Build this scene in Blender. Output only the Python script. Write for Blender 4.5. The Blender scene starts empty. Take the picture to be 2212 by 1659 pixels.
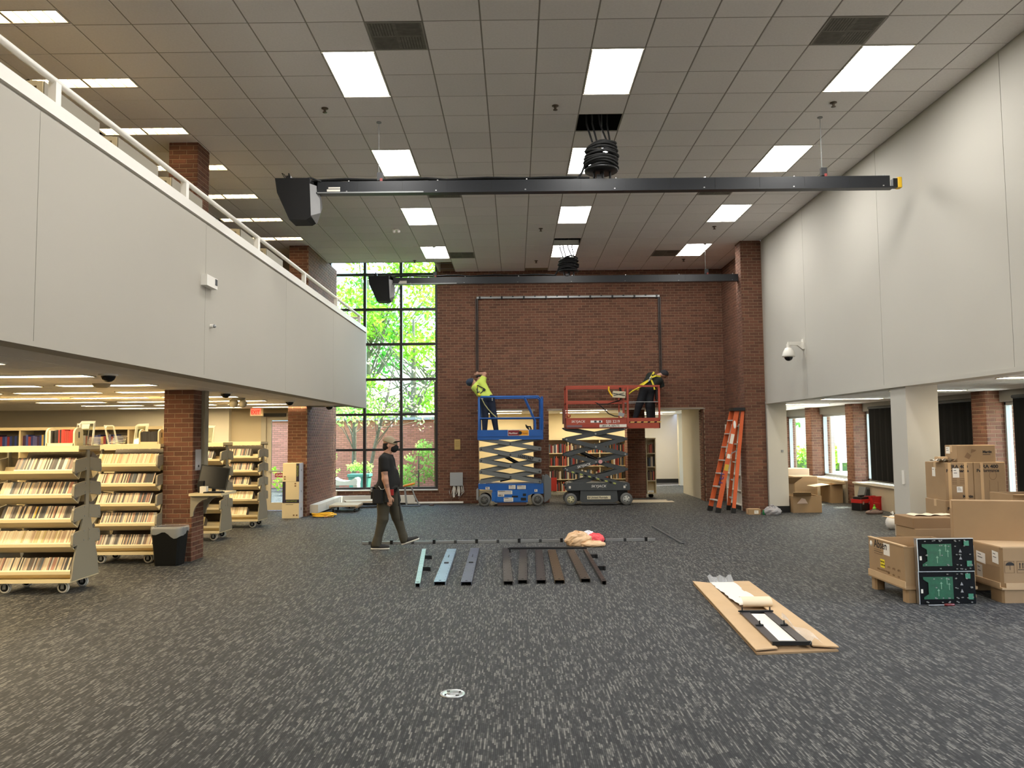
import bpy, math, random
import numpy as np
from mathutils import Matrix, Vector, Euler

random.seed(7)
PI = math.pi
C = bpy.context.scene.collection
SC = bpy.context.scene

# ------------------------------------------------------------------ camera
cam_d = bpy.data.cameras.new('camera')
cam = bpy.data.objects.new('camera', cam_d); C.objects.link(cam)
SC.camera = cam
cam_d.sensor_width = 36.0
cam_d.lens = 1698.07 * 36.0 / 2212.0
cam_d.clip_start = 0.05; cam_d.clip_end = 400
TH, PS, RO = 0.06609414, -0.00360278, -0.00974237      # pitch up, yaw, roll
_f = Vector((math.sin(PS)*math.cos(TH), math.cos(PS)*math.cos(TH), math.sin(TH)))
_r = Vector((math.cos(PS), -math.sin(PS), 0)); _u = _r.cross(_f)
_r2 = math.cos(RO)*_r + math.sin(RO)*_u; _u2 = -math.sin(RO)*_r + math.cos(RO)*_u
_m = Matrix((( _r2.x, _u2.x, -_f.x, 0), (_r2.y, _u2.y, -_f.y, 0), (_r2.z, _u2.z, -_f.z, 1.73), (0, 0, 0, 1)))
cam.matrix_world = _m

# ------------------------------------------------------------------ light
EXPOSURE = 1.0
PANEL_E = 14.0        # square ceiling panels of the hall
WARM_E = 19.0         # strips under the balcony and in the room behind
LOUVRE_E = 4.5        # louvred strips above the balcony
SUN_E = 8.0
SKY_E = 1.2
SC.view_settings.view_transform = 'Standard'
SC.view_settings.look = 'None'
SC.view_settings.gamma = 1.0
SC.view_settings.exposure = EXPOSURE
SC.view_settings.use_curve_mapping = False
W = bpy.data.worlds.new('sky'); SC.world = W; W.use_nodes = True
_n = W.node_tree.nodes; _l = W.node_tree.links
_bg = _n['Background']
_sky = _n.new('ShaderNodeTexSky'); _sky.sky_type = 'NISHITA'; _sky.sun_disc = False
_sky.sun_elevation = math.radians(57); _sky.sun_rotation = math.radians(66); _sky.air_density = 1.0; _sky.dust_density = 2.5
_l.new(_sky.outputs[0], _bg.inputs[0]); _bg.inputs[1].default_value = SKY_E
_s = bpy.data.lights.new('sun', 'SUN'); _s.energy = SUN_E; _s.angle = math.radians(0.6); _s.color = (1.0, 0.95, 0.86)
sun = bpy.data.objects.new('sun', _s); C.objects.link(sun)
sun.rotation_euler = Vector((-0.50, -0.22, -0.84)).to_track_quat('-Z', 'Y').to_euler()
SC.cycles.max_bounces = 9; SC.cycles.diffuse_bounces = 5; SC.cycles.glossy_bounces = 3
SC.cycles.transparent_max_bounces = 12; SC.cycles.transmission_bounces = 4
SC.cycles.sample_clamp_indirect = 6.0
SC.cycles.caustics_reflective = False; SC.cycles.caustics_refractive = False
SC.cycles.use_denoising = True

# ------------------------------------------------------------------ materials
def lin(c):
    return tuple((x/255/12.92 if x <= 10 else ((x/255+.055)/1.055)**2.4) for x in c)
MATS = {}
def mat(name, col=(200, 200, 200), rough=.6, metal=0., noise=None, bump=None, rand=0., emit=None, spec=.5, alpha=None):
    if name in MATS: return MATS[name]
    m = bpy.data.materials.new(name); m.use_nodes = True
    t = m.node_tree; N = t.nodes; L = t.links
    b = N['Principled BSDF']; MATS[name] = m
    c = (*lin(col), 1)
    b.inputs['Base Color'].default_value = c
    b.inputs['Roughness'].default_value = rough
    b.inputs['Metallic'].default_value = metal
    b.inputs['Specular IOR Level'].default_value = spec
    if emit:
        b.inputs['Emission Color'].default_value = (*lin(emit[0]), 1); b.inputs['Emission Strength'].default_value = emit[1]
    val = None
    if noise or bump:
        tc = N.new('ShaderNodeTexCoord')
    if noise:
        nz = N.new('ShaderNodeTexNoise'); nz.inputs['Scale'].default_value = noise[0]; nz.inputs['Detail'].default_value = 5
        L.new(tc.outputs['Object'], nz.inputs['Vector'])
        mr = N.new('ShaderNodeMapRange'); mr.inputs[1].default_value = .25; mr.inputs[2].default_value = .75
        mr.inputs[3].default_value = 1-noise[1]; mr.inputs[4].default_value = 1+noise[1]
        L.new(nz.outputs['Fac'], mr.inputs[0]); val = mr.outputs[0]
    if rand:
        oi = N.new('ShaderNodeObjectInfo'); g = N.new('ShaderNodeNewGeometry')
        ad = N.new('ShaderNodeMath'); ad.operation = 'ADD'; L.new(oi.outputs['Random'], ad.inputs[0]); L.new(g.outputs['Random Per Island'], ad.inputs[1])
        fr = N.new('ShaderNodeMath'); fr.operation = 'FRACT'; L.new(ad.outputs[0], fr.inputs[0])
        m2 = N.new('ShaderNodeMapRange'); m2.inputs[3].default_value = 1-rand; m2.inputs[4].default_value = 1+rand
        L.new(fr.outputs[0], m2.inputs[0])
        if val:
            mu = N.new('ShaderNodeMath'); mu.operation = 'MULTIPLY'; L.new(val, mu.inputs[0]); L.new(m2.outputs[0], mu.inputs[1]); val = mu.outputs[0]
        else: val = m2.outputs[0]
    if val:
        hs = N.new('ShaderNodeHueSaturation'); hs.inputs['Color'].default_value = c
        L.new(val, hs.inputs['Value']); L.new(hs.outputs[0], b.inputs['Base Color'])
    if bump:
        bn = N.new('ShaderNodeTexNoise'); bn.inputs['Scale'].default_value = bump[0]; bn.inputs['Detail'].default_value = 4
        L.new(tc.outputs['Object'], bn.inputs['Vector'])
        bp = N.new('ShaderNodeBump'); bp.inputs['Strength'].default_value = bump[1]; bp.inputs['Distance'].default_value = .01
        L.new(bn.outputs['Fac'], bp.inputs['Height']); L.new(bp.outputs[0], b.inputs['Normal'])
    return m

def mat_ramp(name, cols, rough=.5):
    """one of several flat colours, picked per object and per loose piece"""
    m = bpy.data.materials.new(name); m.use_nodes = True; MATS[name] = m
    N = m.node_tree.nodes; L = m.node_tree.links; b = N['Principled BSDF']; b.inputs['Roughness'].default_value = rough
    oi = N.new('ShaderNodeObjectInfo'); g = N.new('ShaderNodeNewGeometry')
    ad = N.new('ShaderNodeMath'); ad.operation = 'ADD'; L.new(oi.outputs['Random'], ad.inputs[0]); L.new(g.outputs['Random Per Island'], ad.inputs[1])
    fr = N.new('ShaderNodeMath'); fr.operation = 'FRACT'; L.new(ad.outputs[0], fr.inputs[0])
    cr = N.new('ShaderNodeValToRGB'); cr.color_ramp.interpolation = 'CONSTANT'
    e = cr.color_ramp.elements
    while len(e) < len(cols): e.new(.5)
    for i, c in enumerate(cols):
        e[i].position = i/len(cols); e[i].color = (*lin(c), 1)
    L.new(fr.outputs[0], cr.inputs[0]); L.new(cr.outputs[0], b.inputs['Base Color'])
    return m

def mat_glass(name, tint=(235, 245, 240), gloss=.12):
    m = bpy.data.materials.new(name); m.use_nodes = True; MATS[name] = m
    N = m.node_tree.nodes; L = m.node_tree.links; N.remove(N['Principled BSDF'])
    tr = N.new('ShaderNodeBsdfTransparent'); tr.inputs[0].default_value = (*lin(tint), 1)
    gl = N.new('ShaderNodeBsdfGlossy'); gl.inputs['Roughness'].default_value = .02
    fr = N.new('ShaderNodeFresnel'); ge = N.new('ShaderNodeNewGeometry'); io = N.new('ShaderNodeMath'); io.operation = 'MULTIPLY_ADD'
    io.inputs[1].default_value = 1/1.45-1.45; io.inputs[2].default_value = 1.45; L.new(ge.outputs['Backfacing'], io.inputs[0]); L.new(io.outputs[0], fr.inputs[0])
    mx = N.new('ShaderNodeMixShader'); L.new(fr.outputs[0], mx.inputs[0]); L.new(tr.outputs[0], mx.inputs[1]); L.new(gl.outputs[0], mx.inputs[2])
    L.new(mx.outputs[0], N['Material Output'].inputs[0])
    return m

def mat_film(name, col, a):
    m = bpy.data.materials.new(name); m.use_nodes = True; MATS[name] = m
    N = m.node_tree.nodes; L = m.node_tree.links; b = N['Principled BSDF']
    b.inputs['Base Color'].default_value = (*lin(col), 1); b.inputs['Roughness'].default_value = .25
    b.inputs['Alpha'].default_value = a
    return m

def mat_leaf(name, c1, c2):
    m = bpy.data.materials.new(name); m.use_nodes = True; MATS[name] = m
    N = m.node_tree.nodes; L = m.node_tree.links; N.remove(N['Principled BSDF'])
    g = N.new('ShaderNodeNewGeometry'); cr = N.new('ShaderNodeValToRGB')
    cr.color_ramp.elements[0].color = (*lin(c1), 1); cr.color_ramp.elements[1].color = (*lin(c2), 1)
    L.new(g.outputs['Random Per Island'], cr.inputs[0])
    d = N.new('ShaderNodeBsdfDiffuse'); t = N.new('ShaderNodeBsdfTranslucent'); mx = N.new('ShaderNodeMixShader'); mx.inputs[0].default_value = .5
    L.new(cr.outputs[0], d.inputs[0]); L.new(cr.outputs[0], t.inputs[0]); L.new(d.outputs[0], mx.inputs[1]); L.new(t.outputs[0], mx.inputs[2])
    L.new(mx.outputs[0], N['Material Output'].inputs[0])
    return m

def mat_carpet():
    m = bpy.data.materials.new('carpet'); m.use_nodes = True; MATS['carpet'] = m
    N = m.node_tree.nodes; L = m.node_tree.links; b = N['Principled BSDF']; b.inputs['Roughness'].default_value = .7
    b.inputs['Specular IOR Level'].default_value = .22; b.inputs['Sheen Weight'].default_value = .05; b.inputs['Sheen Roughness'].default_value = .4
    tc = N.new('ShaderNodeTexCoord')
    def M(op, a, b=None, c=None):
        n = N.new('ShaderNodeMath'); n.operation = op
        for k, q in enumerate((a, b, c)):
            if q is None: continue
            if isinstance(q, (int, float)): n.inputs[k].default_value = q
            else: L.new(q, n.inputs[k])
        return n.outputs[0]
    sx = N.new('ShaderNodeSeparateXYZ'); L.new(tc.outputs['Object'], sx.inputs[0])
    def loops(px, py):
        u = M('MULTIPLY', sx.outputs[0], 1/px); cx = M('FLOOR', u)
        w = N.new('ShaderNodeTexWhiteNoise'); w.noise_dimensions = '1D'; L.new(cx, w.inputs['W'])
        v = M('MULTIPLY_ADD', sx.outputs[1], 1/py, M('MULTIPLY', w.outputs['Value'], 9.0)); cy = M('FLOOR', v)
        cb = N.new('ShaderNodeCombineXYZ'); L.new(cx, cb.inputs[0]); L.new(cy, cb.inputs[1])
        w2 = N.new('ShaderNodeTexWhiteNoise'); w2.noise_dimensions = '2D'; L.new(cb.outputs[0], w2.inputs['Vector'])
        return w2.outputs['Value'], M('PINGPONG', u, .5)
    a, gap = loops(.0115, .08); c, _g = loops(.0115, .03)
    s = N.new('ShaderNodeTexNoise'); s.inputs['Scale'].default_value = 1.6; L.new(tc.outputs['Object'], s.inputs['Vector']); s = s.outputs['Fac']
    adv = M('MULTIPLY_ADD', a, .72, M('MULTIPLY', c, .28))
    class _o: outputs = [adv]
    ad = _o
    cr = N.new('ShaderNodeValToRGB'); e = cr.color_ramp.elements
    e[0].position = .12; e[0].color = (*lin((29, 30, 32)), 1); e[1].position = .88; e[1].color = (*lin((102, 101, 97)), 1)
    x = e.new(.48); x.color = (*lin((41, 42, 43)), 1); x = e.new(.66); x.color = (*lin((60, 60, 59)), 1)
    L.new(adv, cr.inputs[0])
    hs = N.new('ShaderNodeHueSaturation'); mr = N.new('ShaderNodeMapRange'); mr.inputs[1].default_value = .3; mr.inputs[2].default_value = .7; mr.inputs[3].default_value = .95; mr.inputs[4].default_value = 1.05
    L.new(s, mr.inputs[0]); gm = N.new('ShaderNodeMapRange'); gm.inputs[1].default_value = .0; gm.inputs[2].default_value = .32; gm.inputs[3].default_value = .5; gm.inputs[4].default_value = 1.3; L.new(gap, gm.inputs[0])
    L.new(M('MULTIPLY', mr.outputs[0], gm.outputs[0]), hs.inputs['Value']); L.new(cr.outputs[0], hs.inputs['Color']); L.new(hs.outputs[0], b.inputs['Base Color'])
    bp = N.new('ShaderNodeBump'); bp.inputs['Strength'].default_value = .35; bp.inputs['Distance'].default_value = .004; L.new(ad.outputs[0], bp.inputs['Height']); L.new(bp.outputs[0], b.inputs['Normal'])
    return m

carpet = mat_carpet()
brick_m = mat('brick', (104, 67, 50), .85, noise=(9, .18), bump=(60, .25), rand=.26)
mortar_m = mat('mortar', (146, 122, 98), .95, noise=(30, .1))
white_wall = mat('wall_paint', (188, 184, 174), .7, noise=(.7, .02), spec=.3)
tan_wall = mat('tan_paint', (200, 188, 168), .75)
grey_wall = mat('grey_paint', (224, 218, 202), .8)
cream_wall = mat('cream_paint', (222, 205, 165), .8)
tile_m = mat('ceiling_tile', (240, 237, 236), .9, noise=(40, .04), bump=(160, .15), rand=.035)
tbar_m = mat('grid_metal', (150, 146, 138), .5)
gap_m = mat('plenum_dark', (22, 22, 26), .9)
vent_m = mat('vent_grey', (118, 116, 108), .8, noise=(14, .25))
panel_m = mat('light_panel', (255, 255, 255), .5, emit=((255, 253, 249), PANEL_E))
louvre_m = mat('louvre_tube', (255, 240, 210), .5, emit=((255, 226, 176), LOUVRE_E))
rear_m = mat('rear_strip', (255, 246, 226), .5, emit=((255, 240, 208), 25.0))
warm_m = mat('warm_strip', (255, 240, 210), .5, emit=((255, 228, 178), WARM_E))
black = mat('black_metal', (14, 15, 17), .45)
black_matte = mat('black_matte', (10, 10, 11), .8)
dark_grey = mat('dark_grey', (52, 54, 56), .6)
frame_dark = mat('window_bronze', (42, 36, 34), .5)
white_paint = mat('white_enamel', (226, 222, 212), .45)
cream = mat('cream_metal', (222, 206, 166), .5)
taupe = mat('taupe_metal', (146, 138, 120), .55)
rubber = mat('rubber_black', (20, 20, 20), .8)
tyre = mat('grey_tyre', (98, 99, 97), .8, noise=(20, .12))
chrome = mat('bright_steel', (190, 190, 190), .3, .9)
steel = mat('dull_steel', (150, 152, 152), .45, .6)
blue_p = mat('blue_paint', (24, 84, 158), .4, noise=(3, .12))
red_p = mat('orange_red_paint', (162, 66, 44), .45, noise=(3, .12))
arm_g = mat('arm_grey', (104, 108, 108), .5, noise=(4, .1))
arm_d = mat('arm_dark', (66, 70, 72), .5, noise=(4, .1))
card = mat('cardboard', (158, 129, 94), .85, noise=(5, .05))
card_l = mat('cardboard_light', (196, 165, 126), .85, noise=(5, .05))
card_d = mat('cardboard_dark', (144, 114, 80), .88, noise=(5, .06))
paper = mat('paper', (232, 226, 214), .7)
print_m = mat('black_print', (40, 34, 30), .8)
faint_print = mat('faint_print', (128, 100, 70), .85)
white_print = mat('white_print', (238, 236, 230), .7)
yellow = mat('yellow_plastic', (232, 186, 30), .5)
glass = mat_glass('window_glass', (240, 248, 244))
acrylic = mat_glass('clear_acrylic', (252, 253, 251))
film = mat_film('clear_film', (235, 238, 240), .30)
skin = mat('skin', (184, 138, 114), .6, noise=(40, .05))

# ------------------------------------------------------------------ builders
WM = {}
def wmat(o):
    return WM.get(o.name, Matrix.Identity(4)) if o else Matrix.Identity(4)
def reg(o, parent=None):
    C.objects.link(o)
    if parent: o.parent = parent
    WM[o.name] = wmat(parent) @ Matrix.LocRotScale(o.location, o.rotation_euler, o.scale)
    return o
def tag(o, label=None, cat=None, group=None, kind=None):
    if label: o['label'] = label
    if cat: o['category'] = cat
    if group: o['group'] = group
    if kind: o['kind'] = kind
    return o
def thing(name, label, cat, loc=(0, 0, 0), rz=0, group=None, rot=None):
    o = bpy.data.objects.new(name, None); o.empty_display_size = .1
    o.location = loc; o.rotation_euler = rot or (0, 0, rz)
    reg(o); return tag(o, label, cat, group)

BOXF = [(0, 3, 2, 1), (4, 5, 6, 7), (0, 1, 5, 4), (1, 2, 6, 5), (2, 3, 7, 6), (3, 0, 4, 7)]
class MB:
    def __init__(s): s.v = []; s.f = []; s.m = []; s.s = []; s.T = None
    def add(s, vs, fs, mi=0, smooth=False):
        b = len(s.v)
        if s.T is not None: vs = [s.T @ Vector(p) for p in vs]
        s.v.extend(tuple(p) for p in vs)
        for f in fs:
            s.f.append(tuple(i+b for i in f)); s.m.append(mi); s.s.append(smooth)
        return s
    def box(s, x0, y0, z0, x1, y1, z1, mi=0):
        if x0 > x1: x0, x1 = x1, x0
        if y0 > y1: y0, y1 = y1, y0
        if z0 > z1: z0, z1 = z1, z0
        return s.add([(x0, y0, z0), (x1, y0, z0), (x1, y1, z0), (x0, y1, z0), (x0, y0, z1), (x1, y0, z1), (x1, y1, z1), (x0, y1, z1)], BOXF, mi)
    def cbox(s, x0, y0, z0, x1, y1, z1, c=.01, mi=0):
        """box with chamfered vertical edges"""
        p = [(x0+c, y0), (x1-c, y0), (x1, y0+c), (x1, y1-c), (x1-c, y1), (x0+c, y1), (x0, y1-c), (x0, y0+c)]
        return s.prism(p, 'z', z0, z1, mi)
    def obox(s, c, size, rot=(0, 0, 0), mi=0):
        R = Euler(rot).to_matrix(); h = [d/2 for d in size]; c = Vector(c)
        vs = [c + R @ Vector((a*h[0], b*h[1], d*h[2])) for d in (-1, 1) for a, b in ((-1, -1), (1, -1), (1, 1), (-1, 1))]
        return s.add(vs, BOXF, mi)
    def bar(s, p0, p1, w, h, mi=0, up=(0, 0, 1)):
        """w across, h along up"""
        p0 = Vector(p0); p1 = Vector(p1); d = (p1-p0).normalized(); up = Vector(up)
        if abs(d.dot(up)) > .98: up = Vector((0, 1, 0))
        a = d.cross(up).normalized(); b = a.cross(d).normalized()
        vs = [p + a*i*w/2 + b*j*h/2 for p in (p0, p1) for i, j in ((-1, -1), (1, -1), (1, 1), (-1, 1))]
        return s.add(vs, BOXF, mi)
    def cyl(s, p0, p1, r, n=12, r1=None, mi=0, smooth=True, caps=True):
        p0 = Vector(p0); p1 = Vector(p1); r1 = r if r1 is None else r1
        d = (p1-p0).normalized(); up = Vector((0, 0, 1)) if abs(d.z) < .95 else Vector((1, 0, 0))
        a = d.cross(up).normalized(); b = a.cross(d)
        vs = []
        for p, rr in ((p0, r), (p1, r1)):
            for k in range(n):
                t = 2*PI*k/n; vs.append(p + a*math.cos(t)*rr + b*math.sin(t)*rr)
        s.add(vs, [(k, k+n, (k+1) % n+n, (k+1) % n) for k in range(n)], mi, smooth)
        if caps:
            s.add(vs[:n], [tuple(range(n))], mi); s.add(vs[n:], [tuple(reversed(range(n)))], mi)
        return s
    def tube(s, pts, r, n=7, mi=0, closed=False):
        pts = [Vector(p) for p in pts]; vs = []; k = len(pts)
        up = Vector((0.13, 0.21, 1)).normalized()
        for i, p in enumerate(pts):
            if closed: d = (pts[(i+1) % k]-pts[i-1])
            else: d = (pts[min(i+1, k-1)]-pts[max(i-1, 0)])
            d = d.normalized() if d.length > 1e-9 else Vector((0, 0, 1))
            u2 = up if abs(d.dot(up)) < .97 else Vector((1, 0, 0))
            a = d.cross(u2).normalized(); b = a.cross(d)
            rr = r[i] if isinstance(r, (list, tuple)) else r
            for j in range(n):
                t = 2*PI*j/n; vs.append(p + a*math.cos(t)*rr + b*math.sin(t)*rr)
        fs = []
        for i in range(k if closed else k-1):
            q = (i+1) % k
            for j in range(n): fs.append((i*n+j, q*n+j, q*n+(j+1) % n, i*n+(j+1) % n))
        s.add(vs, fs, mi, True)
        if not closed:
            s.add(vs[:n], [tuple(range(n))], mi); s.add(vs[-n:], [tuple(reversed(range(n)))], mi)
        return s
    def prism(s, poly, axis, a0, a1, mi=0):
        n = len(poly)
        def P(p, a): return {'x': (a, p[0], p[1]), 'y': (p[0], a, p[1]), 'z': (p[0], p[1], a)}[axis]
        vs = [P(p, a0) for p in poly]+[P(p, a1) for p in poly]
        ar = sum(poly[i][0]*poly[(i+1) % n][1]-poly[(i+1) % n][0]*poly[i][1] for i in range(n))
        fl = (ar > 0) != (axis == 'y')
        if a1 < a0: fl = not fl
        fs = [tuple(range(n))[::-1] if fl else tuple(range(n)), tuple(range(n, 2*n)) if fl else tuple(range(n, 2*n))[::-1]]
        for i in range(n):
            j = (i+1) % n
            fs.append((i, j, j+n, i+n) if fl else (j, i, i+n, j+n))
        return s.add(vs, fs, mi)
    def sphere(s, c, r, n=12, m=8, sc=(1, 1, 1), mi=0, lo=-PI/2, hi=PI/2):
        vs = []; c = Vector(c)
        for i in range(m+1):
            t = lo+(hi-lo)*i/m
            for k in range(n):
                a = 2*PI*k/n
                vs.append(c+Vector((math.cos(t)*math.cos(a)*r*sc[0], math.cos(t)*math.sin(a)*r*sc[1], math.sin(t)*r*sc[2])))
        fs = [(i*n+k, i*n+(k+1) % n, (i+1)*n+(k+1) % n, (i+1)*n+k) for i in range(m) for k in range(n)]
        return s.add(vs, fs, mi, True)
    def lathe(s, prof, c=(0, 0, 0), n=20, mi=0, axis='z', smooth=True):
        vs = []; c = Vector(c)
        for r, h in prof:
            for k in range(n):
                t = 2*PI*k/n; a, b = r*math.cos(t), r*math.sin(t)
                vs.append(c+Vector({'z': (a, b, h), 'y': (a, -h, b), 'x': (h, a, b)}[axis]))
        return s.add(vs, [(i*n+k, i*n+(k+1) % n, (i+1)*n+(k+1) % n, (i+1)*n+k) for i in range(len(prof)-1) for k in range(n)], mi, smooth)
    def quad(s, a, b, c, d, mi=0): return s.add([a, b, c, d], [(0, 1, 2, 3)], mi)
    def mesh(s, name, mats):
        me = bpy.data.meshes.new(name); me.from_pydata(s.v, [], s.f)
        for m in (mats if isinstance(mats, (list, tuple)) else [mats]): me.materials.append(m)
        me.polygons.foreach_set('material_index', s.m); me.polygons.foreach_set('use_smooth', s.s)
        me.update(); return me
    def build(s, name, mats, parent=None, world=False, **kw):
        if world and parent:
            inv = wmat(parent).inverted(); s.v = [tuple(inv @ Vector(p)) for p in s.v]
        o = bpy.data.objects.new(name, s.mesh(name, mats)); reg(o, parent)
        return tag(o, **kw)
def obj_of(name, me, parent=None, loc=(0, 0, 0), rot=(0, 0, 0), **kw):
    o = bpy.data.objects.new(name, me); o.location = loc; o.rotation_euler = rot; reg(o, parent); return tag(o, **kw)
def copy_tree(o, parent=None):
    c = o.copy(); C.objects.link(c)
    if parent: c.parent = parent
    for ch in o.children: copy_tree(ch, c)
    return c
def dup(o, loc, rz=None, label=None, group=None):
    c = copy_tree(o); c.location = loc
    if rz is not None: c.rotation_euler = (0, 0, rz)
    if label: c['label'] = label
    if group: c['group'] = group
    WM[c.name] = Matrix.LocRotScale(c.location, c.rotation_euler, c.scale)
    return c
def text(body, parent, loc, rot, size, m, name='lettering', world=True, ext=.0008, shear=0, ax='LEFT', sx=1, bold=0):
    cu = bpy.data.curves.new(name, 'FONT'); cu.body = body; cu.size = size; cu.extrude = ext; cu.shear = shear; cu.align_x = ax; cu.offset = bold
    cu.resolution_u = 3; cu.materials.append(m)
    o = bpy.data.objects.new(name, cu)
    M = Matrix.LocRotScale(Vector(loc), Euler(rot), Vector((sx, 1, 1)))
    if world and parent: M = wmat(parent).inverted() @ M
    o.matrix_basis = M; C.objects.link(o); o.parent = parent
    WM[o.name] = wmat(parent) @ M
    return o
def texts_to_mesh():
    bpy.context.view_layer.update(); dg = bpy.context.evaluated_depsgraph_get()
    fs = [o for o in bpy.data.objects if o.type == 'FONT']
    for o in fs:
        me = bpy.data.meshes.new_from_object(o.evaluated_get(dg), depsgraph=dg)
        n = bpy.data.objects.new('lettering', me); n.parent = o.parent; n.matrix_basis = o.matrix_basis.copy(); C.objects.link(n)
        if not me.materials: me.materials.append(o.data.materials[0])
    for o in fs: bpy.data.objects.remove(o)
def struct(name, mb, mats, label=None, parent=None):
    return mb.build(name, mats, parent, label=label, kind='structure')
FACE_Y = (PI/2, 0, 0)          # text that faces the camera side (-y)
FACE_X = (PI/2, 0, -PI/2)      # text that faces -x

# ------------------------------------------------------------------ bricks
BL, BH, JT = .2032, .0677, .010
_bm = {}
def brick_mesh(L, m=None):
    m = m or brick_m; k = (round(L, 3), m.name)
    if k not in _bm:
        c = .004; d = .02; h = BH-JT; k_ = k; k = k[0]
        a = MB()
        vs = [(0, 0, 0), (k, 0, 0), (k, 0, h), (0, 0, h), (0, -d+c, 0), (k, -d+c, 0), (k, -d+c, h), (0, -d+c, h), (c, -d, c), (k-c, -d, c), (k-c, -d, h-c), (c, -d, h-c)]
        fs = [(8, 9, 10, 11), (4, 5, 9, 8), (5, 6, 10, 9), (6, 7, 11, 10), (7, 4, 8, 11), (0, 1, 5, 4), (1, 2, 6, 5), (2, 3, 7, 6), (3, 0, 4, 7)]
        a.add(vs, fs); k = k_; _bm[k] = (a.mesh('brick', m), vs, fs)
    return _bm[k]
def bricks(parent, org, ang, length, z0, z1, holes=(), single=lambda u, z: True, phase=0., cap=300, first=0., m=None):
    """running bond on a vertical face: org = world start, ang = direction of u in plan; face looks to the right of u (-y for ang 0)"""
    R = Matrix.Rotation(ang, 4, 'Z'); inv = wmat(parent).inverted(); cells = []
    n = int((z1-z0)/BH+.5)
    for r in range(n):
        z = z0+r*BH; u = first-((r % 2)*.5+phase)*BL
        while u < length:
            a = max(u+JT/2, 0); b = min(u+BL-JT/2, length); segs = [(a, b)]
            for (h0, h1, g0, g1) in holes:
                if z+BH*.5 > g0 and z+BH*.5 < g1:
                    ns = []
                    for (p, q) in segs:
                        if q <= h0 or p >= h1: ns.append((p, q)); continue
                        if p < h0: ns.append((p, h0))
                        if q > h1: ns.append((h1, q))
                    segs = ns
            for p, q in segs:
                if q-p > .03: cells.append((p, z, q-p))
            u += BL
    rest = MB(); cnt = 0
    for (u, z, L) in cells:
        me, vs, fs = brick_mesh(L, m)
        M = inv @ Matrix.Translation(Vector(org)) @ R @ Matrix.Translation((u, 0, z+JT/2))
        if cnt < cap and single(u, z):
            o = bpy.data.objects.new('brick', me); o.matrix_basis = M; o.parent = parent; C.objects.link(o); cnt += 1
        else:
            rest.T = M; rest.add(vs, fs)
    rest.T = None
    if rest.v: rest.build('brickwork', m or brick_m, parent, kind='stuff')
# ------------------------------------------------------------------ room shell
CZ = 6.07; T = .6096; GX = .897; GY = 7.956; SZ = 2.45
floor = struct('floor', MB().quad((-14, -4, 0), (9, -4, 0), (9, 30, 0), (-14, 30, 0)), carpet, 'dark grey striped carpet floor of the hall')

# back brick wall with two openings and the window bay
BY = 20.5
mb = MB()
for x0, x1, z0, z1 in ((-5.3, -2.02, 0, .36), (-2.02, -.96, 0, 7.2), (-.96, .474, 2.40, 7.2), (.474, .873, 0, 7.2), (.873, 4.91, 2.40, 7.2), (4.91, 5.8, 0, 7.2)):
    mb.box(x0, BY, z0, x1, BY+.4, z1)
wall_back = struct('wall_back', mb, mortar_m, 'tall brown brick back wall with two openings at floor level')
bricks(wall_back, (-4.62, BY+.014, 0), 0, 10.1, 0, 6.07,
       holes=((-.1, 2.6, .36, 7), (3.66, 5.094, 0, 2.42), (5.493, 9.53, 0, 2.42)),
       single=lambda u, z: (1.75 < z < 2.4 and u < 5.6) or (z < .36 and u < 2.7) or (2.4 < z < 3.05 and 2.7 < u < 7.0), cap=300)
for (a, z0, z1, x) in ((PI/2, 0, 2.40, .474), (-PI/2, 0, 2.40, .873), (-PI/2, 0, 2.40, 4.91)):
    pass
bricks(wall_back, (4.896, BY+.39, 0), -PI/2, .38, 0, 2.40, cap=0)
bricks(wall_back, (.460, BY+.39, 0), -PI/2, .38, 0, 0.0)
mb = MB()
mb.box(-1.0, BY-.012, 2.385, .52, BY+.1, 2.415).box(.83, BY-.012, 2.385, 4.95, BY+.1, 2.415)
struct('trim_1', mb, mat('lintel_steel', (150, 140, 126), .5), 'thin steel lintel edge over the two openings in the brick wall')

# right pillar and the return wall behind it
mb = MB().box(5.11, 17.5, 0, 5.56, 17.9, CZ).box(5.47, 17.9, 0, 5.56, 20.5, CZ).box(5.56, 17.5, 2.46, 5.82, 20.5, CZ)
pr = struct('pillar_right', mb, mortar_m, 'full height brick pillar where the brick wall meets the white wall')
bricks(pr, (5.11, 17.514, 0), 0, .45, 0, CZ, phase=.25, cap=200)
bricks(pr, (5.124, 17.9, 0), -PI/2, .4, 0, CZ, phase=.25, cap=100)
bricks(pr, (5.484, 20.5, 0), -PI/2, 2.6, 0, CZ, cap=0)

# left stub wall beside the window, two storeys high
mb = MB().box(-5.06, 17.5, 0, -4.63, 20.3, CZ).box(-5.06, 20.3, 0, -4.63, 20.5, .36)
pl = struct('wall_left', mb, mortar_m, 'short brick wall between the tall window and the exit door')
bricks(pl, (-5.06, 17.514, 0), 0, .43, 0, CZ, cap=160, single=lambda u, z: z < 2.5 or z > 4.3)
bricks(pl, (-4.644, 17.5, 0), PI/2, 2.8, 0, CZ, cap=140, single=lambda u, z: .3 < z < 2.4 and u < 1.8)

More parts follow.
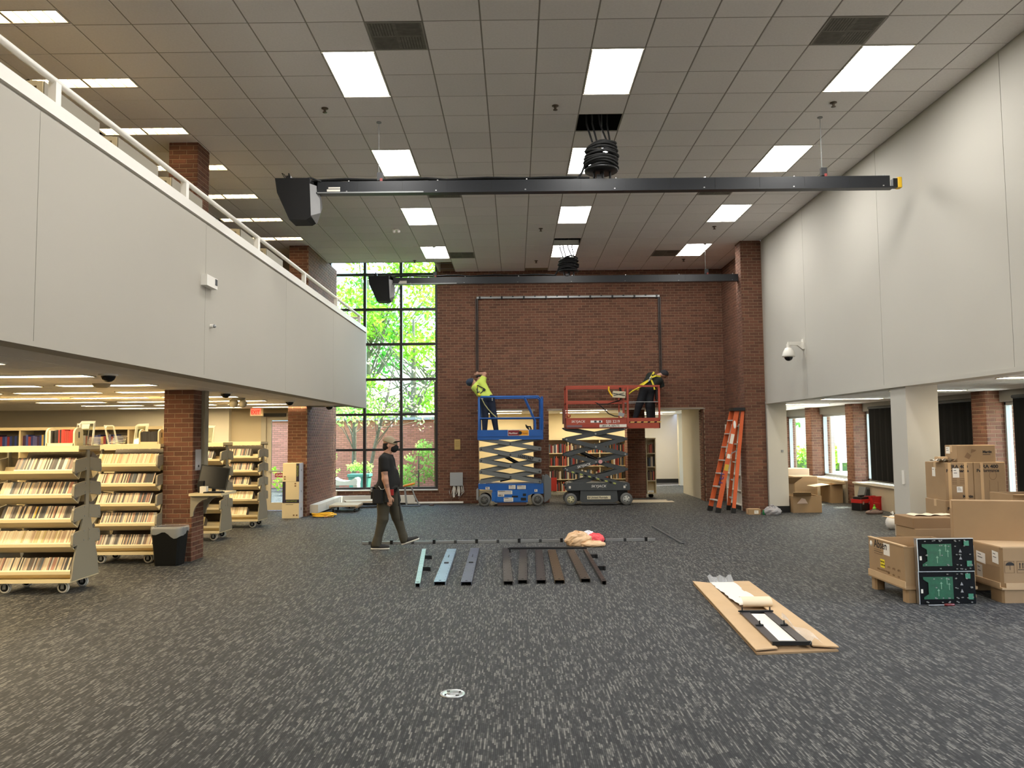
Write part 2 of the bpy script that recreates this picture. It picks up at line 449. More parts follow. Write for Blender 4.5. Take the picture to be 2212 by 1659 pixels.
# left pillar
mb = MB().box(-5.03, 11.25, 0, -4.61, 11.67, CZ)
p1 = struct('pillar_left', mb, mortar_m, 'square brick pillar under the balcony with a computer shelf on its side')
bricks(p1, (-5.03, 11.264, 0), 0, .42, 0, CZ, phase=.25, cap=180, single=lambda u, z: z < 2.5 or z > 4.4)
bricks(p1, (-4.624, 11.25, 0), PI/2, .42, 0, CZ, phase=.25, cap=120, single=lambda u, z: z < 2.5 or z > 4.4)
MB().box(-4.61, 11.52, 0.9, -4.55, 11.66, 2.45, 0).build('conduit_cover', taupe, p1, world=False)

# brick pillar in the room behind
mb = MB().box(3.08, 21.7, 0, 3.57, 22.15, SZ)
pb = struct('pillar_back', mb, mortar_m, 'brick pillar standing inside the room behind the brick wall')
bricks(pb, (3.08, 21.714, 0), 0, .49, 0, SZ, cap=120)
bricks(pb, (3.094, 22.15, 0), -PI/2, .45, 0, SZ, cap=0)

# white wall on the right, with its panel seams
WX = 5.57
wr = struct('wall_right', MB().box(WX+.02, -3.5, 2.41, WX+.24, 17.5, CZ+.3), white_wall, 'high white wall above the right hand bays')
ys = [-3.5, 2.55, 5.65, 8.75, 11.86, 14.96, 17.5]
for a, b in zip(ys, ys[1:]):
    MB().box(WX, a+.004, 2.44, WX+.03, b-.004, CZ+.02).build('wall_panel', white_wall, wr)
MB().box(WX-.012, -3.5, 2.385, WX+.25, 17.5, 2.44).build('bottom_lip', white_wall, wr)
col = struct('column_1', MB().box(5.57, 17.42, 0, 6.0, 17.86, 2.45), white_wall, 'white column beside the brick pillar at the far end of the bays')
MB().box(5.565, 17.41, 0, 6.005, 17.87, .14).build('baseboard', black_matte, col)
MB().box(5.86, 17.405, 1.32, 5.905, 17.42, 1.37).build('sensor', steel, col)
col2 = struct('column_2', MB().box(5.60, 11.28, 0, 6.06, 11.74, 2.42), white_wall, 'white column rising behind the cardboard crates')
MB().box(5.59, 11.40, .98, 5.60, 11.47, 1.18).build('switch_plate', white_paint, col2)
mb = MB().box(5.585, 11.38, .30, 5.60, 11.50, .42, 0).box(5.575, 11.42, .31, 5.586, 11.46, .42, 1)
mb.build('outlet', [white_paint, black], col2)

# soffit of the right wing and of the room behind
so = MB().box(WX+.2, -3.5, SZ, 8.75, 27, SZ+.25).box(-1.9, BY+.4, SZ, WX+.2, 30, SZ+.25)
ceil_r = struct('ceiling_right', so, gap_m, 'low tiled ceiling over the right hand bays')
tm = MB().box(.008, .008, 0, T-.008, T-.008, .02).mesh('tile', tile_m)
rest = MB()
for i in range(5):
    for j in range(-2, 50):
        x = WX+.2+i*T; y = -3.0+j*T
        if y > 26.5 or x+T > 8.9: continue
        rest.box(x+.006, y+.006, SZ-.012, min(x+T, 8.7)-.006, y+T-.006, SZ+.01)
for i in range(12):
    for j in range(15):
        x = -1.7+i*T; y = 20.95+j*T
        if x+T < 5.7 and y < 29.5: rest.box(x+.006, y+.006, SZ-.012, x+T-.006, y+T-.006, SZ+.01)
rest.build('tile', tile_m, ceil_r, kind='stuff')

# right window wall
PIERS = [2.9, 5.6, 8.3, 11.0, 13.7, 16.4, 19.1, 21.8, 24.5]
mb = MB().box(8.42, -3.5, 0, 8.7, 27, .57).box(8.42, -3.5, 2.24, 8.7, 27, SZ)
wwr = struct('wall_window', mb, mat('window_wall_metal', (128, 124, 118), .6), 'low sill wall and header of the window row in the right bays')
for y in PIERS:
    pm = struct('pier', MB().box(8.18, y, 0, 8.72, y+.42, SZ), mortar_m, 'brick pier between the shaded windows of the right bays')
    if y > 10:
        bricks(pm, (8.18, y+.014, 0), 0, .5, 0, SZ, phase=.25, cap=90)
        bricks(pm, (8.194, y+.42, 0), -PI/2, .42, 0, SZ, phase=.25, cap=90)
for k, (a, b) in enumerate(zip([y+.42 for y in PIERS], PIERS[1:]+[27.0])):
    if a < 8: continue
    mb = MB()
    for y in (a, b-.05): mb.box(8.5, y, .57, 8.6, y+.05, 2.24)
    mb.box(8.5, a, .57, 8.6, b, .63).box(8.5, a, 2.18, 8.6, b, 2.24)
    w = struct('window_%d' % (k+2), mb, mat('alu', (150, 152, 152), .4, .4), 'tall window of the right bays between two brick piers')
    MB().box(8.545, a+.05, .63, 8.555, b-.05, 2.18).build('pane', glass, w)
    if a < 19:
        s = tag(thing('roller_shade', {8: 'black roller shade behind the tall shipping cartons, nearest the camera', 11: 'black roller shade at the frame edge right of the brick pier', 14: 'black roller shade behind the big white column', 16: 'black roller shade seen between the tool pile and the white column'}.get(int(a), 'black roller shade pulled down over a window'), 'roller shade', (8.35, (a+b)/2, .56)))
        h = (b-a)/2
        n = 20; mb = MB(); y0 = -h+.02; y1 = h-.48
        vs = []
        for i in range(n+1):
            for z in (0.06, 1.72):
                vs.append((-.012*math.sin(i*2.1)*(1 if z < 1 else .3), y0+(y1-y0)*i/n, z))
        mb.add(vs, [(2*i, 2*i+1, 2*i+3, 2*i+2) for i in range(n)])
        vs2 = [(p[0]+.006, p[1], p[2]) for p in vs]
        mb.add(vs2, [(2*i, 2*i+2, 2*i+3, 2*i+1) for i in range(n)])
        mb.build('shade_cloth', mat('shade_black', (9, 9, 10), .9, spec=.15), s)
        MB().cyl((0.01, -h+.02, 1.75), (0.01, h-.47, 1.75), .03, 10).build('roller', dark_grey, s)
        MB().box(-.02, -h+.02, .03, .012, h-.47, .065).build('hem_bar', black, s)
    hb = struct('trim_%d' % (k+2), MB().box(8.14, a+.03, 0, 8.42, b-.03, .52, 0).box(8.1, a+.02, .52, 8.44, b-.02, .555, 1), [mat('heater', (170, 158, 138), .5), mat('heater_top', (196, 188, 174), .4)], 'beige convector cabinet under a window of the right bays')
# enclosing walls out of view
struct('wall_front', MB().box(-14, -3.9, 0, 9, -3.5, 7.3), white_wall, 'wall behind the camera')
struct('wall_end', MB().box(5.57, 26.9, 0, 8.9, 27.1, 2.5), white_wall, 'end wall of the right bays')

# room behind the brick wall
struct('wall_rear_cream', MB().box(-1.9, 25.4, 0, 3.9, 25.6, 2.6).box(3.75, 25.6, 0, 3.9, 28.6, 2.6), cream_wall, 'cream wall of the room behind the scissor lifts')
mb = MB().box(3.9, 28.5, 0, 6.02, 28.7, 2.6).box(6.02, 27.7, 0, 6.52, 28.7, 2.6)
rw = struct('wall_rear_white', mb, white_wall, 'white rear wall with a black baseboard seen through the right opening')
MB().box(3.9, 28.48, 0, 6.0, 28.5, .14).box(6.0, 27.68, 0, 6.54, 27.7, .14).box(6.0, 27.7, 0, 6.02, 28.5, .14).build('baseboard', black_matte, rw)
struct('wall_rear_left', MB().box(-2.1, 20.9, 0, -1.9, 25.6, 2.6), cream_wall, 'left wall of the room behind')
wv = struct('window_20', MB().box(6.52, 28.4, 0, 7.0, 28.5, .55).box(6.52, 28.4, 2.2, 7.0, 28.5, 2.6).box(6.95, 28.4, .5, 7.0, 28.5, 2.3), white_paint, 'narrow window at the end of the room behind')
MB().box(6.52, 28.44, .55, 6.95, 28.45, 2.2).build('pane', glass, wv)
struct('wall_rear_side', MB().box(4.95, 20.9, 0, 5.1, 23.4, 2.45), white_wall, 'white side wall just inside the right opening')

# tall window
mb = MB(); XS = [-4.87, -3.945, -2.985, -2.05]; ZS = [.40, 1.404, 2.325, 3.245, 4.175, 5.10, 6.035, 6.96]
for x in XS: mb.box(x-.035, 20.56, .36, x+.035, 20.68, 7.05)
for z in ZS: mb.box(-4.9, 20.57, z-.032, -2.02, 20.67, z+.032)
win = struct('window_1', mb, frame_dark, 'two storey window with a dark grid frame looking onto the courtyard')
for a, b in zip(XS, XS[1:]):
    for c, d in zip(ZS, ZS[1:]):
        MB().box(a+.035, 20.615, c+.032, b-.035, 20.622, d-.032).build('pane', glass, win)
MB().box(-4.9, 20.44, .35, -2.02, 20.58, .375).build('window_sill', white_paint, win)

par_paint = mat('parapet_paint', (174, 169, 157), .7, noise=(.7, .02), spec=.3)
# balcony: parapet, slab, soffit
PX = -3.4
par = struct('wall_balcony', MB().box(PX-.17, -3.5, 2.43, PX-.02, 17.9, 4.13).box(-4.63, 17.75, 2.43, PX-.02, 17.9, 4.13), par_paint, 'long white balcony parapet on the left')
ys = [-3.5, 2.46, 5.51, 8.56, 11.61, 14.66, 17.9]
for a, b in zip(ys, ys[1:]):
    MB().box(PX-.03, a+.003, 2.43, PX, b-.003, 4.105).build('wall_panel', par_paint, par)
MB().box(PX-.19, -3.5, 4.13, PX+.012, 17.91, 4.235).build('cap', white_paint, par)
MB().box(PX-.2, -3.5, 2.395, PX+.004, 17.905, 2.432).build('bottom_lip', par_paint, par)
struct('floor_balcony', MB().box(-13.5, -3.5, 2.7, PX-.17, 17.75, 2.95).box(-13.5, 17.75, 2.7, -5.06, 18.9, 2.95), carpet, 'carpeted balcony floor')
cl = struct('ceiling_left', MB().box(-13.5, -3.5, SZ+.01, PX-.17, 17.75, SZ+.25).box(-13.5, 17.75, SZ+.01, -5.06, 18.9, SZ+.25), gap_m, 'low tiled ceiling under the balcony')
rest = MB(); cnt = 0; tl = MB().box(.005, .005, 0, T-.005, T-.005, .018).mesh('tile', tile_m)
STRIP_Y = [3.9, 5.4, 6.9, 8.42, 9.95, 11.45, 12.95, 14.45, 15.95, 17.45]
for j in range(-3, 37):
    for i in range(16):
        x = PX-.25-(i+1)*T; y = -1.6+j*T
        if y+T > (17.74 if x > -5.06 else 18.9) or -13.4 > x: continue
        if cnt < 90 and 6.2 < y < 13 and x > -y*.62:
            obj_of('tile', tl, cl, (x, y, SZ-.012)); cnt += 1
        else: rest.box(x+.005, y+.005, SZ-.012, x+T-.005, y+T-.005, SZ+.006)
rest.build('tile', tile_m, cl, kind='stuff')

# left rear wall with the exit door
LY = 18.9
mb = MB().box(-13.5, LY, 0, -6.1, LY+.2, 7.2).box(-6.1, LY, 2.34, -4.7, LY+.2, 7.2)
wl = struct('wall_back_left', mb, mat('beige_paint', (196, 184, 158), .8), 'beige rear wall under the balcony')
MB().box(-13.5, 18.72, 0, -6.82, LY, SZ).build('wall_panel', grey_wall, wl)
struct('wall_left_far', MB().box(-13.7, -3.5, 0, -13.4, 19, 7.2), cream_wall, 'far left wall beyond the shelves')
d = struct('door_1', MB().box(-6.1, LY-.04, 0, -5.98, LY+.12, 2.34).box(-5.98, LY-.04, 2.24, -5.0, LY+.12, 2.34).box(-5.08, LY-.04, 0, -5.0, LY+.12, 2.34), mat('door_alu', (176, 172, 160), .45), 'glazed exit door to the courtyard')
MB().box(-5.98, LY, 0.02, -5.86, LY+.05, 2.24).box(-5.86, LY, 0.02, -5.1, LY+.05, .2).box(-5.86, LY, 2.16, -5.1, LY+.05, 2.24).build('door_leaf', MATS['door_alu'], d)
MB().box(-5.86, LY+.02, .2, -5.1, LY+.03, 2.16).build('pane', glass, d)
MB().box(-5.9, LY-.06, .93, -5.1, LY-.03, .965).build('push_bar', steel, d)
pq = MB().box(-5.75, LY-.035, .80, -5.28, LY-.025, .90).build('door_sign', mat('sign_maroon', (128, 40, 40), .5), d)
text('GARDEN C', pq, (-5.73, LY-.036, .825), FACE_Y, .075, white_print)
MB().box(-6.02, LY-.1, 2.25, -5.5, LY-.02, 2.33).build('door_closer', dark_grey, d)
MB().box(-5.45, LY-.03, 0, -5.40, LY-.01, .95).build('door_edge', cream, d)

# ------------------------------------------------------------------ main ceiling
mb = MB().box(-13.6, -3.8, CZ+.45, 5.9, 19.3, CZ+.6).box(-1.98, 19.3, CZ+.45, 5.9, 20.9, CZ+.6)
ceil = struct('ceiling', mb, gap_m, 'suspended ceiling of grey square tiles with three openings')
# window pocket above the notch
struct('trim_pocket', MB().box(-5.1, 19.28, CZ, -1.98, 19.34, 7.2).box(-1.98, 19.3, CZ, -1.93, 20.5, 7.2).box(-5.1, 19.3, CZ, -5.0, 20.6, 7.2).box(-5.1, 19.2, 7.2, -1.9, 20.9, 7.3), white_wall, 'white sides of the light pocket over the tall window')
LIGHTS = [(c, r) for c in (-5, 0, 5) for r in (-14, -9, -4, 1, 6, 11, 16)]
VENTS = [(-4, 0), (4, 0), (-4, 9), (4, 9), (-4, 17), (4, 17)]
HOLES = [(0, 4), (0, 15), (-1, 20)]
occ = set()
for c, r in LIGHTS: occ |= {(c, r), (c, r+1)}
occ |= set(VENTS) | set(HOLES)
MZ = [7.66+1.516*k for k in range(-4, 7)]
tm = MB()
c = .013
tm.add([(.008, .008, .02), (T-.008, .008, .02), (T-.008, T-.008, .02), (.008, T-.008, .02), (.008, .008, .004), (T-.008, .008, .004), (T-.008, T-.008, .004), (.008, T-.008, .004), (c, c, 0), (T-c, c, 0), (T-c, T-c, 0), (c, T-c, 0)],
       [(8, 11, 10, 9), (4, 8, 9, 5), (5, 9, 10, 6), (6, 10, 11, 7), (7, 11, 8, 4), (0, 4, 5, 1), (1, 5, 6, 2), (2, 6, 7, 3), (3, 7, 4, 0)])
tmesh = tm.mesh('tile', tile_m); cnt = 0; rest = MB(); cut = []
for r in range(-18, 21):
    for k in range(-23, 8):
        if (k, r) in occ: continue
        x = GX+k*T; y = GY+r*T
        x1 = min(x+T, WX); y1 = min(y+T, 19.34 if x < -1.97 else BY)
        if x < -1.97 and x+T > -1.9 and y > 19.3: pass
        if y1-y < .02 or x1-x < .02: continue
        # over the balcony the narrow fixtures cut through the tile
        strip = None
        if x < -4.62:
            for m in MZ:
                if m-.02 < y+T-.02 and m+.27 > y: strip = m
        if strip is not None:
            xe = min(x1, -4.60)
            for a, b in ((y, strip-.01), (strip+.26, y1)):
                if b-a > .02: rest.box(x+.006, a+.004, CZ, x1-.006, b-.004, CZ+.02)
            if x1 > -4.6: rest.box(-4.595, y+.006, CZ, x1-.006, y1-.006, CZ+.02)
            continue
        full = abs(x1-x-T) < 1e-6 and abs(y1-y-T) < 1e-6
        if full and cnt < 300 and r >= -1 and abs(x+.3) < y*.67 and x > -5.4:
            obj_of('tile', tmesh, ceil, (x, y, CZ)); cnt += 1
        else: rest.box(x+.006, y+.006, CZ, x1-.006, y1-.006, CZ+.02)
rest.build('tile', tile_m, ceil, kind='stuff')
g = MB()
for k in range(-23, 9):
    x = GX+k*T
    if x > WX: continue
    if x < -2: g.box(x-.011, -3.4, CZ+.006, x+.011, 19.3, CZ+.012)
    else: g.box(x-.011, -3.4, CZ+.006, x+.011, BY, CZ+.012)
for r in range(-18, 22):
    y = GY+r*T
    if y > BY: continue
    g.box(-13.4 if y < 19.3 else -1.95, y-.011, CZ+.005, WX, y+.011, CZ+.011)
g.build('grid_bar', tbar_m, ceil, kind='stuff')
# the dark holes show the plenum; side skirts
for k, r in HOLES:
    x = GX+k*T; y = GY+r*T
    MB().box(x, y, CZ+.3, x+T, min(y+T, BY), CZ+.32).build('plenum_gap', mat('plenum_blue', (38, 46, 62), .9), ceil)

# ceiling lights
ROWN = {-14: 'far behind the camera', -9: 'behind the camera', -4: 'above the camera', 1: 'in the nearest row', 6: 'just above the nearer black beam', 11: 'between the two black beams', 16: 'in the row by the brick wall'}
COLN = {-5: 'toward the balcony', 0: 'in the middle column', 5: 'toward the white wall'}
fr = MB()
for a in ((0, 0, T, .03), (0, 2*T-.03, T, 2*T), (0, .03, .025, 2*T-.03), (T-.025, .03, T, 2*T-.03)): fr.box(a[0]+.005, a[1]+.005, -.004, a[2]-.005, a[3]-.005, .03)
frm = fr.mesh('frame', white_paint)
dfm = MB().add([(.028, .033, .001), (T-.028, .033, .001), (T-.028, 2*T-.033, .001), (.028, 2*T-.033, .001)], [(0, 3, 2, 1)]).mesh('diffuser', panel_m)
hsm = MB().box(.01, .01, .03, T-.01, 2*T-.01, .12).mesh('housing', white_paint)
for c_, r in LIGHTS:
    o = thing('ceiling_light', 'bright ceiling light %s %s' % (COLN[c_], ROWN[r]), 'ceiling light', (GX+c_*T, GY+r*T, CZ), group='ceiling lights of the hall')
    obj_of('frame', frm, o); obj_of('diffuser', dfm, o); obj_of('housing', hsm, o)
# return air grilles
vm = MB().box(.006, .006, 0, T-.006, T-.006, .015, 0)
for qx in (0, 1):
    for qy in (0, 1):
        for i in range(8):
            o_ = .05+i*.031; x0, y0 = .03+qx*.28, .03+qy*.28
            if (qx+qy) % 2: vm.box(x0+.01, y0+o_-.03, -.0015, x0+.26, y0+o_-.022, .001, 1)
            else: vm.box(x0+o_-.03, y0+.01, -.0015, x0+o_-.022, y0+.26, .001, 1)
vmm = vm.mesh('vent_face', [vent_m, mat('vent_dark', (84, 82, 76), .8, noise=(10, .3))])
for (k, r), nm in zip(VENTS, ('sooty square air grille left of the middle light in the nearest row', 'sooty square air grille beside the nearest light by the white wall', 'dark air grille half hidden by the nearer beam, balcony side', 'dark air grille half hidden by the nearer beam, white wall side', 'dark air grille by the window end of the ceiling', 'dark air grille beside the last light by the white wall')):
    o = thing('air_grille', nm, 'vent', (GX+k*T, GY+r*T, CZ), group='square ceiling air grilles')
    obj_of('vent_face', vmm, o)
    MB().box(0.004, 0.004, -.003, T-.004, .02, .004).box(0.004, T-.02, -.003, T-.004, T-.004, .004).box(0.004, .02, -.003, .02, T-.02, .004).box(T-.02, .02, -.003, T-.004, T-.02, .004).build('frame', tbar_m, o)
# sprinklers and detectors
spm = MB().lathe([(.045, .0), (.045, -.008), (.018, -.012), (.016, -.05), (.03, -.055), (.03, -.06), (0, -.06)], n=12).mesh('sprinkler', mat('brass_dark', (92, 82, 70), .4, .6))
SPR = ((-2.47, 10.1, 'left of the nearer cable coil'), (.57, 10.1, 'just left of the nearest ceiling opening'), (4.23, 10.1, 'below the nearest light by the white wall'), (.576, 16.25, 'left of the farther ceiling opening'), (4.21, 16.23, 'below the third light by the white wall'), (.56, 19.28, 'left of the farther cable coil near the brick wall'), (4.22, 19.29, 'below the last light by the white wall'), (-2.44, 19.13, 'near the top of the tall window'), (-5.5, 10.05, 'above the balcony between two strip lights'))
for x, y, nm in SPR: tag(obj_of('sprinkler_head', spm, None, (x, y, CZ)), 'small pendent sprinkler head ' + nm, 'sprinkler', 'sprinkler heads')
o = thing('ceiling_sensor', 'small twin headed white sensor on the ceiling toward the window', 'sensor', (-2.447, 16.18, CZ))
MB().cyl((0, 0, 0), (0, 0, -.03), .06, 14).build('base', white_paint, o)
MB().sphere((-.05, -.02, -.05), .04).sphere((.05, -.02, -.05), .04).build('heads', white_paint, o)

# balcony strip lights (upper) and under balcony strips
LBLADE = MB().box(-.004, .012, .004, .004, .238, .034).mesh('louvre_blade', white_paint)
ORD = ['first', 'second', 'third', 'fourth', 'fifth', 'sixth', 'seventh', 'eighth', 'ninth', 'tenth', 'eleventh', 'twelfth']
def strip(x1, y, z, L, label, grp, louvre, dz=.04, em=None):
    o = thing('strip_light', label, 'strip light', (x1, y, z), group=grp)
    mb = MB()
    mb.box(-L, 0, 0, 0, .012, .05).box(-L, .238, 0, 0, .25, .05).box(-L, .012, .045, 0, .238, .05).box(-L, 0, 0, -L+.012, .25, .05).box(-.012, 0, 0, 0, .25, .05)
    mb.build('housing', white_paint, o)
    MB().add([(-L+.012, .012, dz), (-.012, .012, dz), (-.012, .238, dz), (-L+.012, .238, dz)], [(0, 3, 2, 1)]).build('tube_panel', em or (louvre_m if louvre else warm_m), o)
    if louvre:
        if louvre == 2:
            for i in range(1, 8): obj_of('louvre_blade', LBLADE, o, (-L+L*i/8, 0, 0))
        else:
            mb = MB()
            for i in range(1, 8): mb.box(-L+L*i/8-.004, .012, .004, -L+L*i/8+.004, .238, .034)
            mb.build('louvre', white_paint, o, kind='stuff')
for k, y in enumerate(MZ):
    for q in range(3):
        strip(-4.60-q*1.3, y, CZ, 1.22, 'louvred strip light above the balcony, %s row, %s from the hall' % (ORD[k], ORD[q]), 'louvred strips above the balcony', 2 if q == 0 and k > 3 else 1)
for k, y in enumerate(STRIP_Y):
    for q in range(3):
        strip(-4.64-q*1.5, y, SZ-.024, 1.22, 'slim warm strip light under the balcony, %s row, %s from the hall' % (ORD[k], ORD[q]), 'slim strips under the balcony', 0, .004)
for k, (x, y) in enumerate(((7.6, 10.2), (7.6, 13.2), (7.6, 16.2), (7.6, 19.0), (7.6, 22))):
    strip(x, y, SZ-.024, 1.22, 'slim strip light in the right bays, %s from the near end' % ORD[k], 'slim strips in the right bays', 0, .004, rear_m)
for k, (x, y) in enumerate(((0.2, 22.0), (2.6, 22.0), (0.2, 24.2), (2.6, 24.2), (5.0, 24.5), (5.0, 26.6))):  # last two strips are added to brighten the right part of the room
    strip(x, y, SZ-.024, 1.22, '%s strip light assumed in the room behind the brick wall' % ORD[k], 'strips in the room behind', 0, .004, rear_m)
# ------------------------------------------------------------------ overhead rigs
def rig(y, z0, z1, xl, xr, wires, name_near, far):
    t = thing('track_beam', name_near, 'track beam', (0, y, z1), group='black ceiling track beams')
    d = .12
    mb = MB().box(xl, -.05, z0-z1+.02, xr, .05, 0, 0).box(xl, -.062, z0-z1, xr+.05, .062, z0-z1+.022, 0)
    mb.build('beam', mat('beam_black', (25, 28, 33), .4), t)
    mb = MB()
    k = 0; x = xl+.6
    while x < xr-.2:
        mb.box(x-.003, -.0525, z0-z1+.03, x+.003, -.05, -.004); x += .61
    mb.build('joint_line', black, t)
    mb = MB(); x = xl+.45
    while x < xr:
        mb.cyl((x, -.056, -.14), (x, -.05, -.14), .011, 8); mb.cyl((x+.02, -.02, .0), (x+.02, -.02, .02), .012, 8); x += 1.22
    mb.build('bolt', chrome, t, kind='stuff')
    MB().box(xr+.05, -.04, z0-z1+.012, xr+.11, .04, -.035, 0).build('beam_tail', black, t)
    MB().cbox(xr+.11, -.05, z0-z1+.008, xr+.17, .05, -.02, .012, 0).build('end_cap', yellow, t, label='yellow plastic end cap')
    MB().box(xl+.05, -.064, z0-z1+.004, xl+1.5, -.06, z0-z1+.02).build('edge_strip', steel, t)
    # label plates near the box end
    MB().box(xl+.18, -.054, -.14, xl+.36, -.05, -.11).box(xl+.20, -.054, -.10, xl+.36, -.05, -.08).build('rating_plate', paper, t)
    # hanging wires
    for wx in wires:
        w = MB().cyl((wx, 0, .12), (wx, 0, CZ-z1), .004, 6).build('hanging_wire', steel, t)
        MB().box(wx-.02, -.03, .02, wx+.06, .03, .13, 0).box(wx+.02, -.032, .0, wx+.055, .032, .045, 1).build('wire_clamp', [black, mat('clamp_red', (150, 50, 44), .5)], w)
        MB().cyl((wx, 0, CZ-z1-.012), (wx, 0, CZ-z1), .035, 10).build('ceiling_rosette', steel, w)
    # cable on top of the beam
    pts = [(xl-.15+i*.28, -.01+.02*math.sin(i*1.7), .018+.03*abs(math.sin(i*.9))) for i in range(15)]
    MB().tube(pts, .014, 6).tube([(p[0], p[1]+.04, p[2]*.6+.01) for p in pts], .010, 6).build('cable', rubber, t)
    # wedge shaped drive box at the end, hanging below the beam
    bx0, bx1 = xl-.50, xl-.03
    poly = [(bx0, .02), (bx1, .02), (bx1, -.06), (bx1+.02, -.52), (bx1-.04, -.555), (bx0+.20, -.555), (bx0+.03, -.18)]
    b = MB().prism(poly, 'y', -.16, .16, 0).build('drive_box', black_matte, t)
    MB().add([(bx1+.002, -.16, -.06), (bx1+.10, .0, -.06), (bx1+.10, .16, -.3), (bx1+.02, .16, -.54), (bx1+.022, -.16, -.5), (bx1+.11, 0, -.42)], [(0, 1, 5, 4), (1, 2, 3, 5), (5, 3, 4)]).build('grille', mat('grille_grey', (150, 150, 150), .6), b)
    MB().box(bx0+.12, -.05, .02, bx0+.18, .05, .09).cyl((bx0+.15, 0, .09), (bx0+.14, 0, .14), .02, 8, .008).tube([(bx0+.1, 0, .05), (bx0+.04, .02, .15), (bx0+.08, 0, .12), (bx0+.12, 0, .05)], .005, 5).build('mount', black, b)
    MB().box(bx1-.02, -.05, -.1, xl+.05, .05, -.0).tube([(bx1-.1, -.1, .02), (bx1, -.09, .04), (xl+.1, -.05, .0)], .012, 6).build('link_plate', black, t)
    return t
t1 = rig(10.58, 5.055, 5.225, -2.72, 5.14, (-1.84, 4.24), 'long black track beam nearer the camera with a yellow end cap', False)
t2 = rig(17.75, 5.20, 5.36, -2.80, 5.36, (-1.82, 4.38), 'long black track beam farther back before the brick wall', True)

def coil(x, y, zb, zt, holez, label, sag):
    t = thing('cable_coil', label, 'cable coil', (x, y, zb), group='coiled black cable bundles')
    h = zt-zb; rnd = random.Random(int(y*10))
    r0 = .225
    n_wind = 9
    for layer in range(2):
        for i in range(n_wind):
            z = .06+(h-.16)*i/(n_wind-1); pts = []
            tilt = rnd.uniform(-.05, .05); ph = rnd.uniform(0, 6); rr = r0-layer*.03-(max(0, i-5)*.010)
            ox, oy = rnd.uniform(-.012, .012), rnd.uniform(-.012, .012)
            for k in range(22):
                a = 2*PI*k/22
                pts.append((ox+rr*math.cos(a), oy+rr*math.sin(a), z+tilt*math.cos(a+ph)+.008*math.sin(3*a)))
            MB().tube(pts, .016, 6, closed=True).build('cable_winding', rubber, t)
    MB().lathe([(0, 0), (.225, 0), (.235, .02), (.225, .035), (0, .035)], n=22).build('tray', black, t)
    MB().cyl((-.1, 0, -.11), (-.1, 0, .02), .016, 8).cyl((.12, 0, -.11), (.12, 0, .02), .016, 8).cyl((.01, 0, -.11), (.01, 0, .02), .03, 8).box(-.07, -.05, -.11, .0, .05, -.05).build('support_post', black, t)
    for k, (a, b) in enumerate((((-.12, -.04, h-.06), (-.20, .05, CZ+.3-zb)), ((-.05, 0, h-.04), (-.12, .0, CZ+.3-zb)), ((.1, .02, h-.06), (-.05, .0, CZ+.3-zb)), ((.14, .03, h-.08), (.1, .03, CZ+.3-zb)))):
        mid = ((a[0]+b[0])/2-.03, 0, (a[2]+b[2])/2-.05)
        MB().tube([a, mid, b], .013, 6).build('riser_cable', rubber, t)
    MB().cyl((.02, 0, h-.1), (.02, 0, CZ+.3-zb), .003, 5).build('hanging_wire', steel, t)
    MB().tube([(-.22, -.02, .1), (-.27, -.03, -.02), (-.33, -.02, -.10), (-.42, 0, -.115)], .016, 6).build('cable_tail', rubber, t)
coil(1.215, 10.58, 5.335, 5.80, 6, 'nearer bundle of black cable coiled on the front track beam', 0)
coil(1.25, 17.75, 5.455, 5.84, 6, 'farther bundle of black cable coiled before the brick wall', 0)

# ------------------------------------------------------------------ frame on the brick wall
t = thing('wall_frame', 'unfinished screen frame of rails fixed on the brick wall', 'frame', (1.42, 20.48, 5.36))
MB().bar((-2.40, -.025, 0), (2.40, -.025, 0), .05, .05).build('top_rail', steel, t, label='bright steel top rail')
for x in (-2.40, 2.39):
    MB().box(x-.035, -.03, -2.02, x-.008, 0, -.02).box(x+.008, -.03, -2.02, x+.035, 0, -.02).build('side_rail', mat('rail_brown', (52, 40, 34), .5), t)
for i in range(9):
    x = -2.32+i*.58
    MB().box(x-.022, -.065, -.04, x+.022, -.002, .035).build('clip', black, t)
    if i < 8: MB().box(x+.27, -.06, .01, x+.31, -.01, .04).build('clip', black, t)

# ------------------------------------------------------------------ scissor lifts
def wheel(mb_name, t, x, y, r, w, rim, hubc):
    o = MB().lathe([(r*.62, -w/2), (r*.93, -w/2), (r, -w/2+.02), (r, w/2-.02), (r*.93, w/2), (r*.62, w/2)], (x, y, r), 26, axis='y').build(mb_name, tyre, t, world=True)
    MB().lathe([(0, -w/2+.015), (r*.18, -w/2+.008), (r*.2, -w/2+.02), (r*.62, -w/2+.012), (r*.62, w/2-.012), (0, w/2-.015)], (x, y, r), 24, axis='y').build('rim', rim, o, world=True)
    mb = MB()
    for k in range(5):
        a = 2*PI*k/5; mb.cyl((x+r*.36*math.cos(a), y+(-w/2-.0), r+r*.36*math.sin(a)), (x+r*.36*math.cos(a), y-w/2+.02, r+r*.36*math.sin(a)), .014, 8)
    mb.build('wheel_bolt', hubc, o, world=True)
Y0, Y1 = 19.55, 20.31
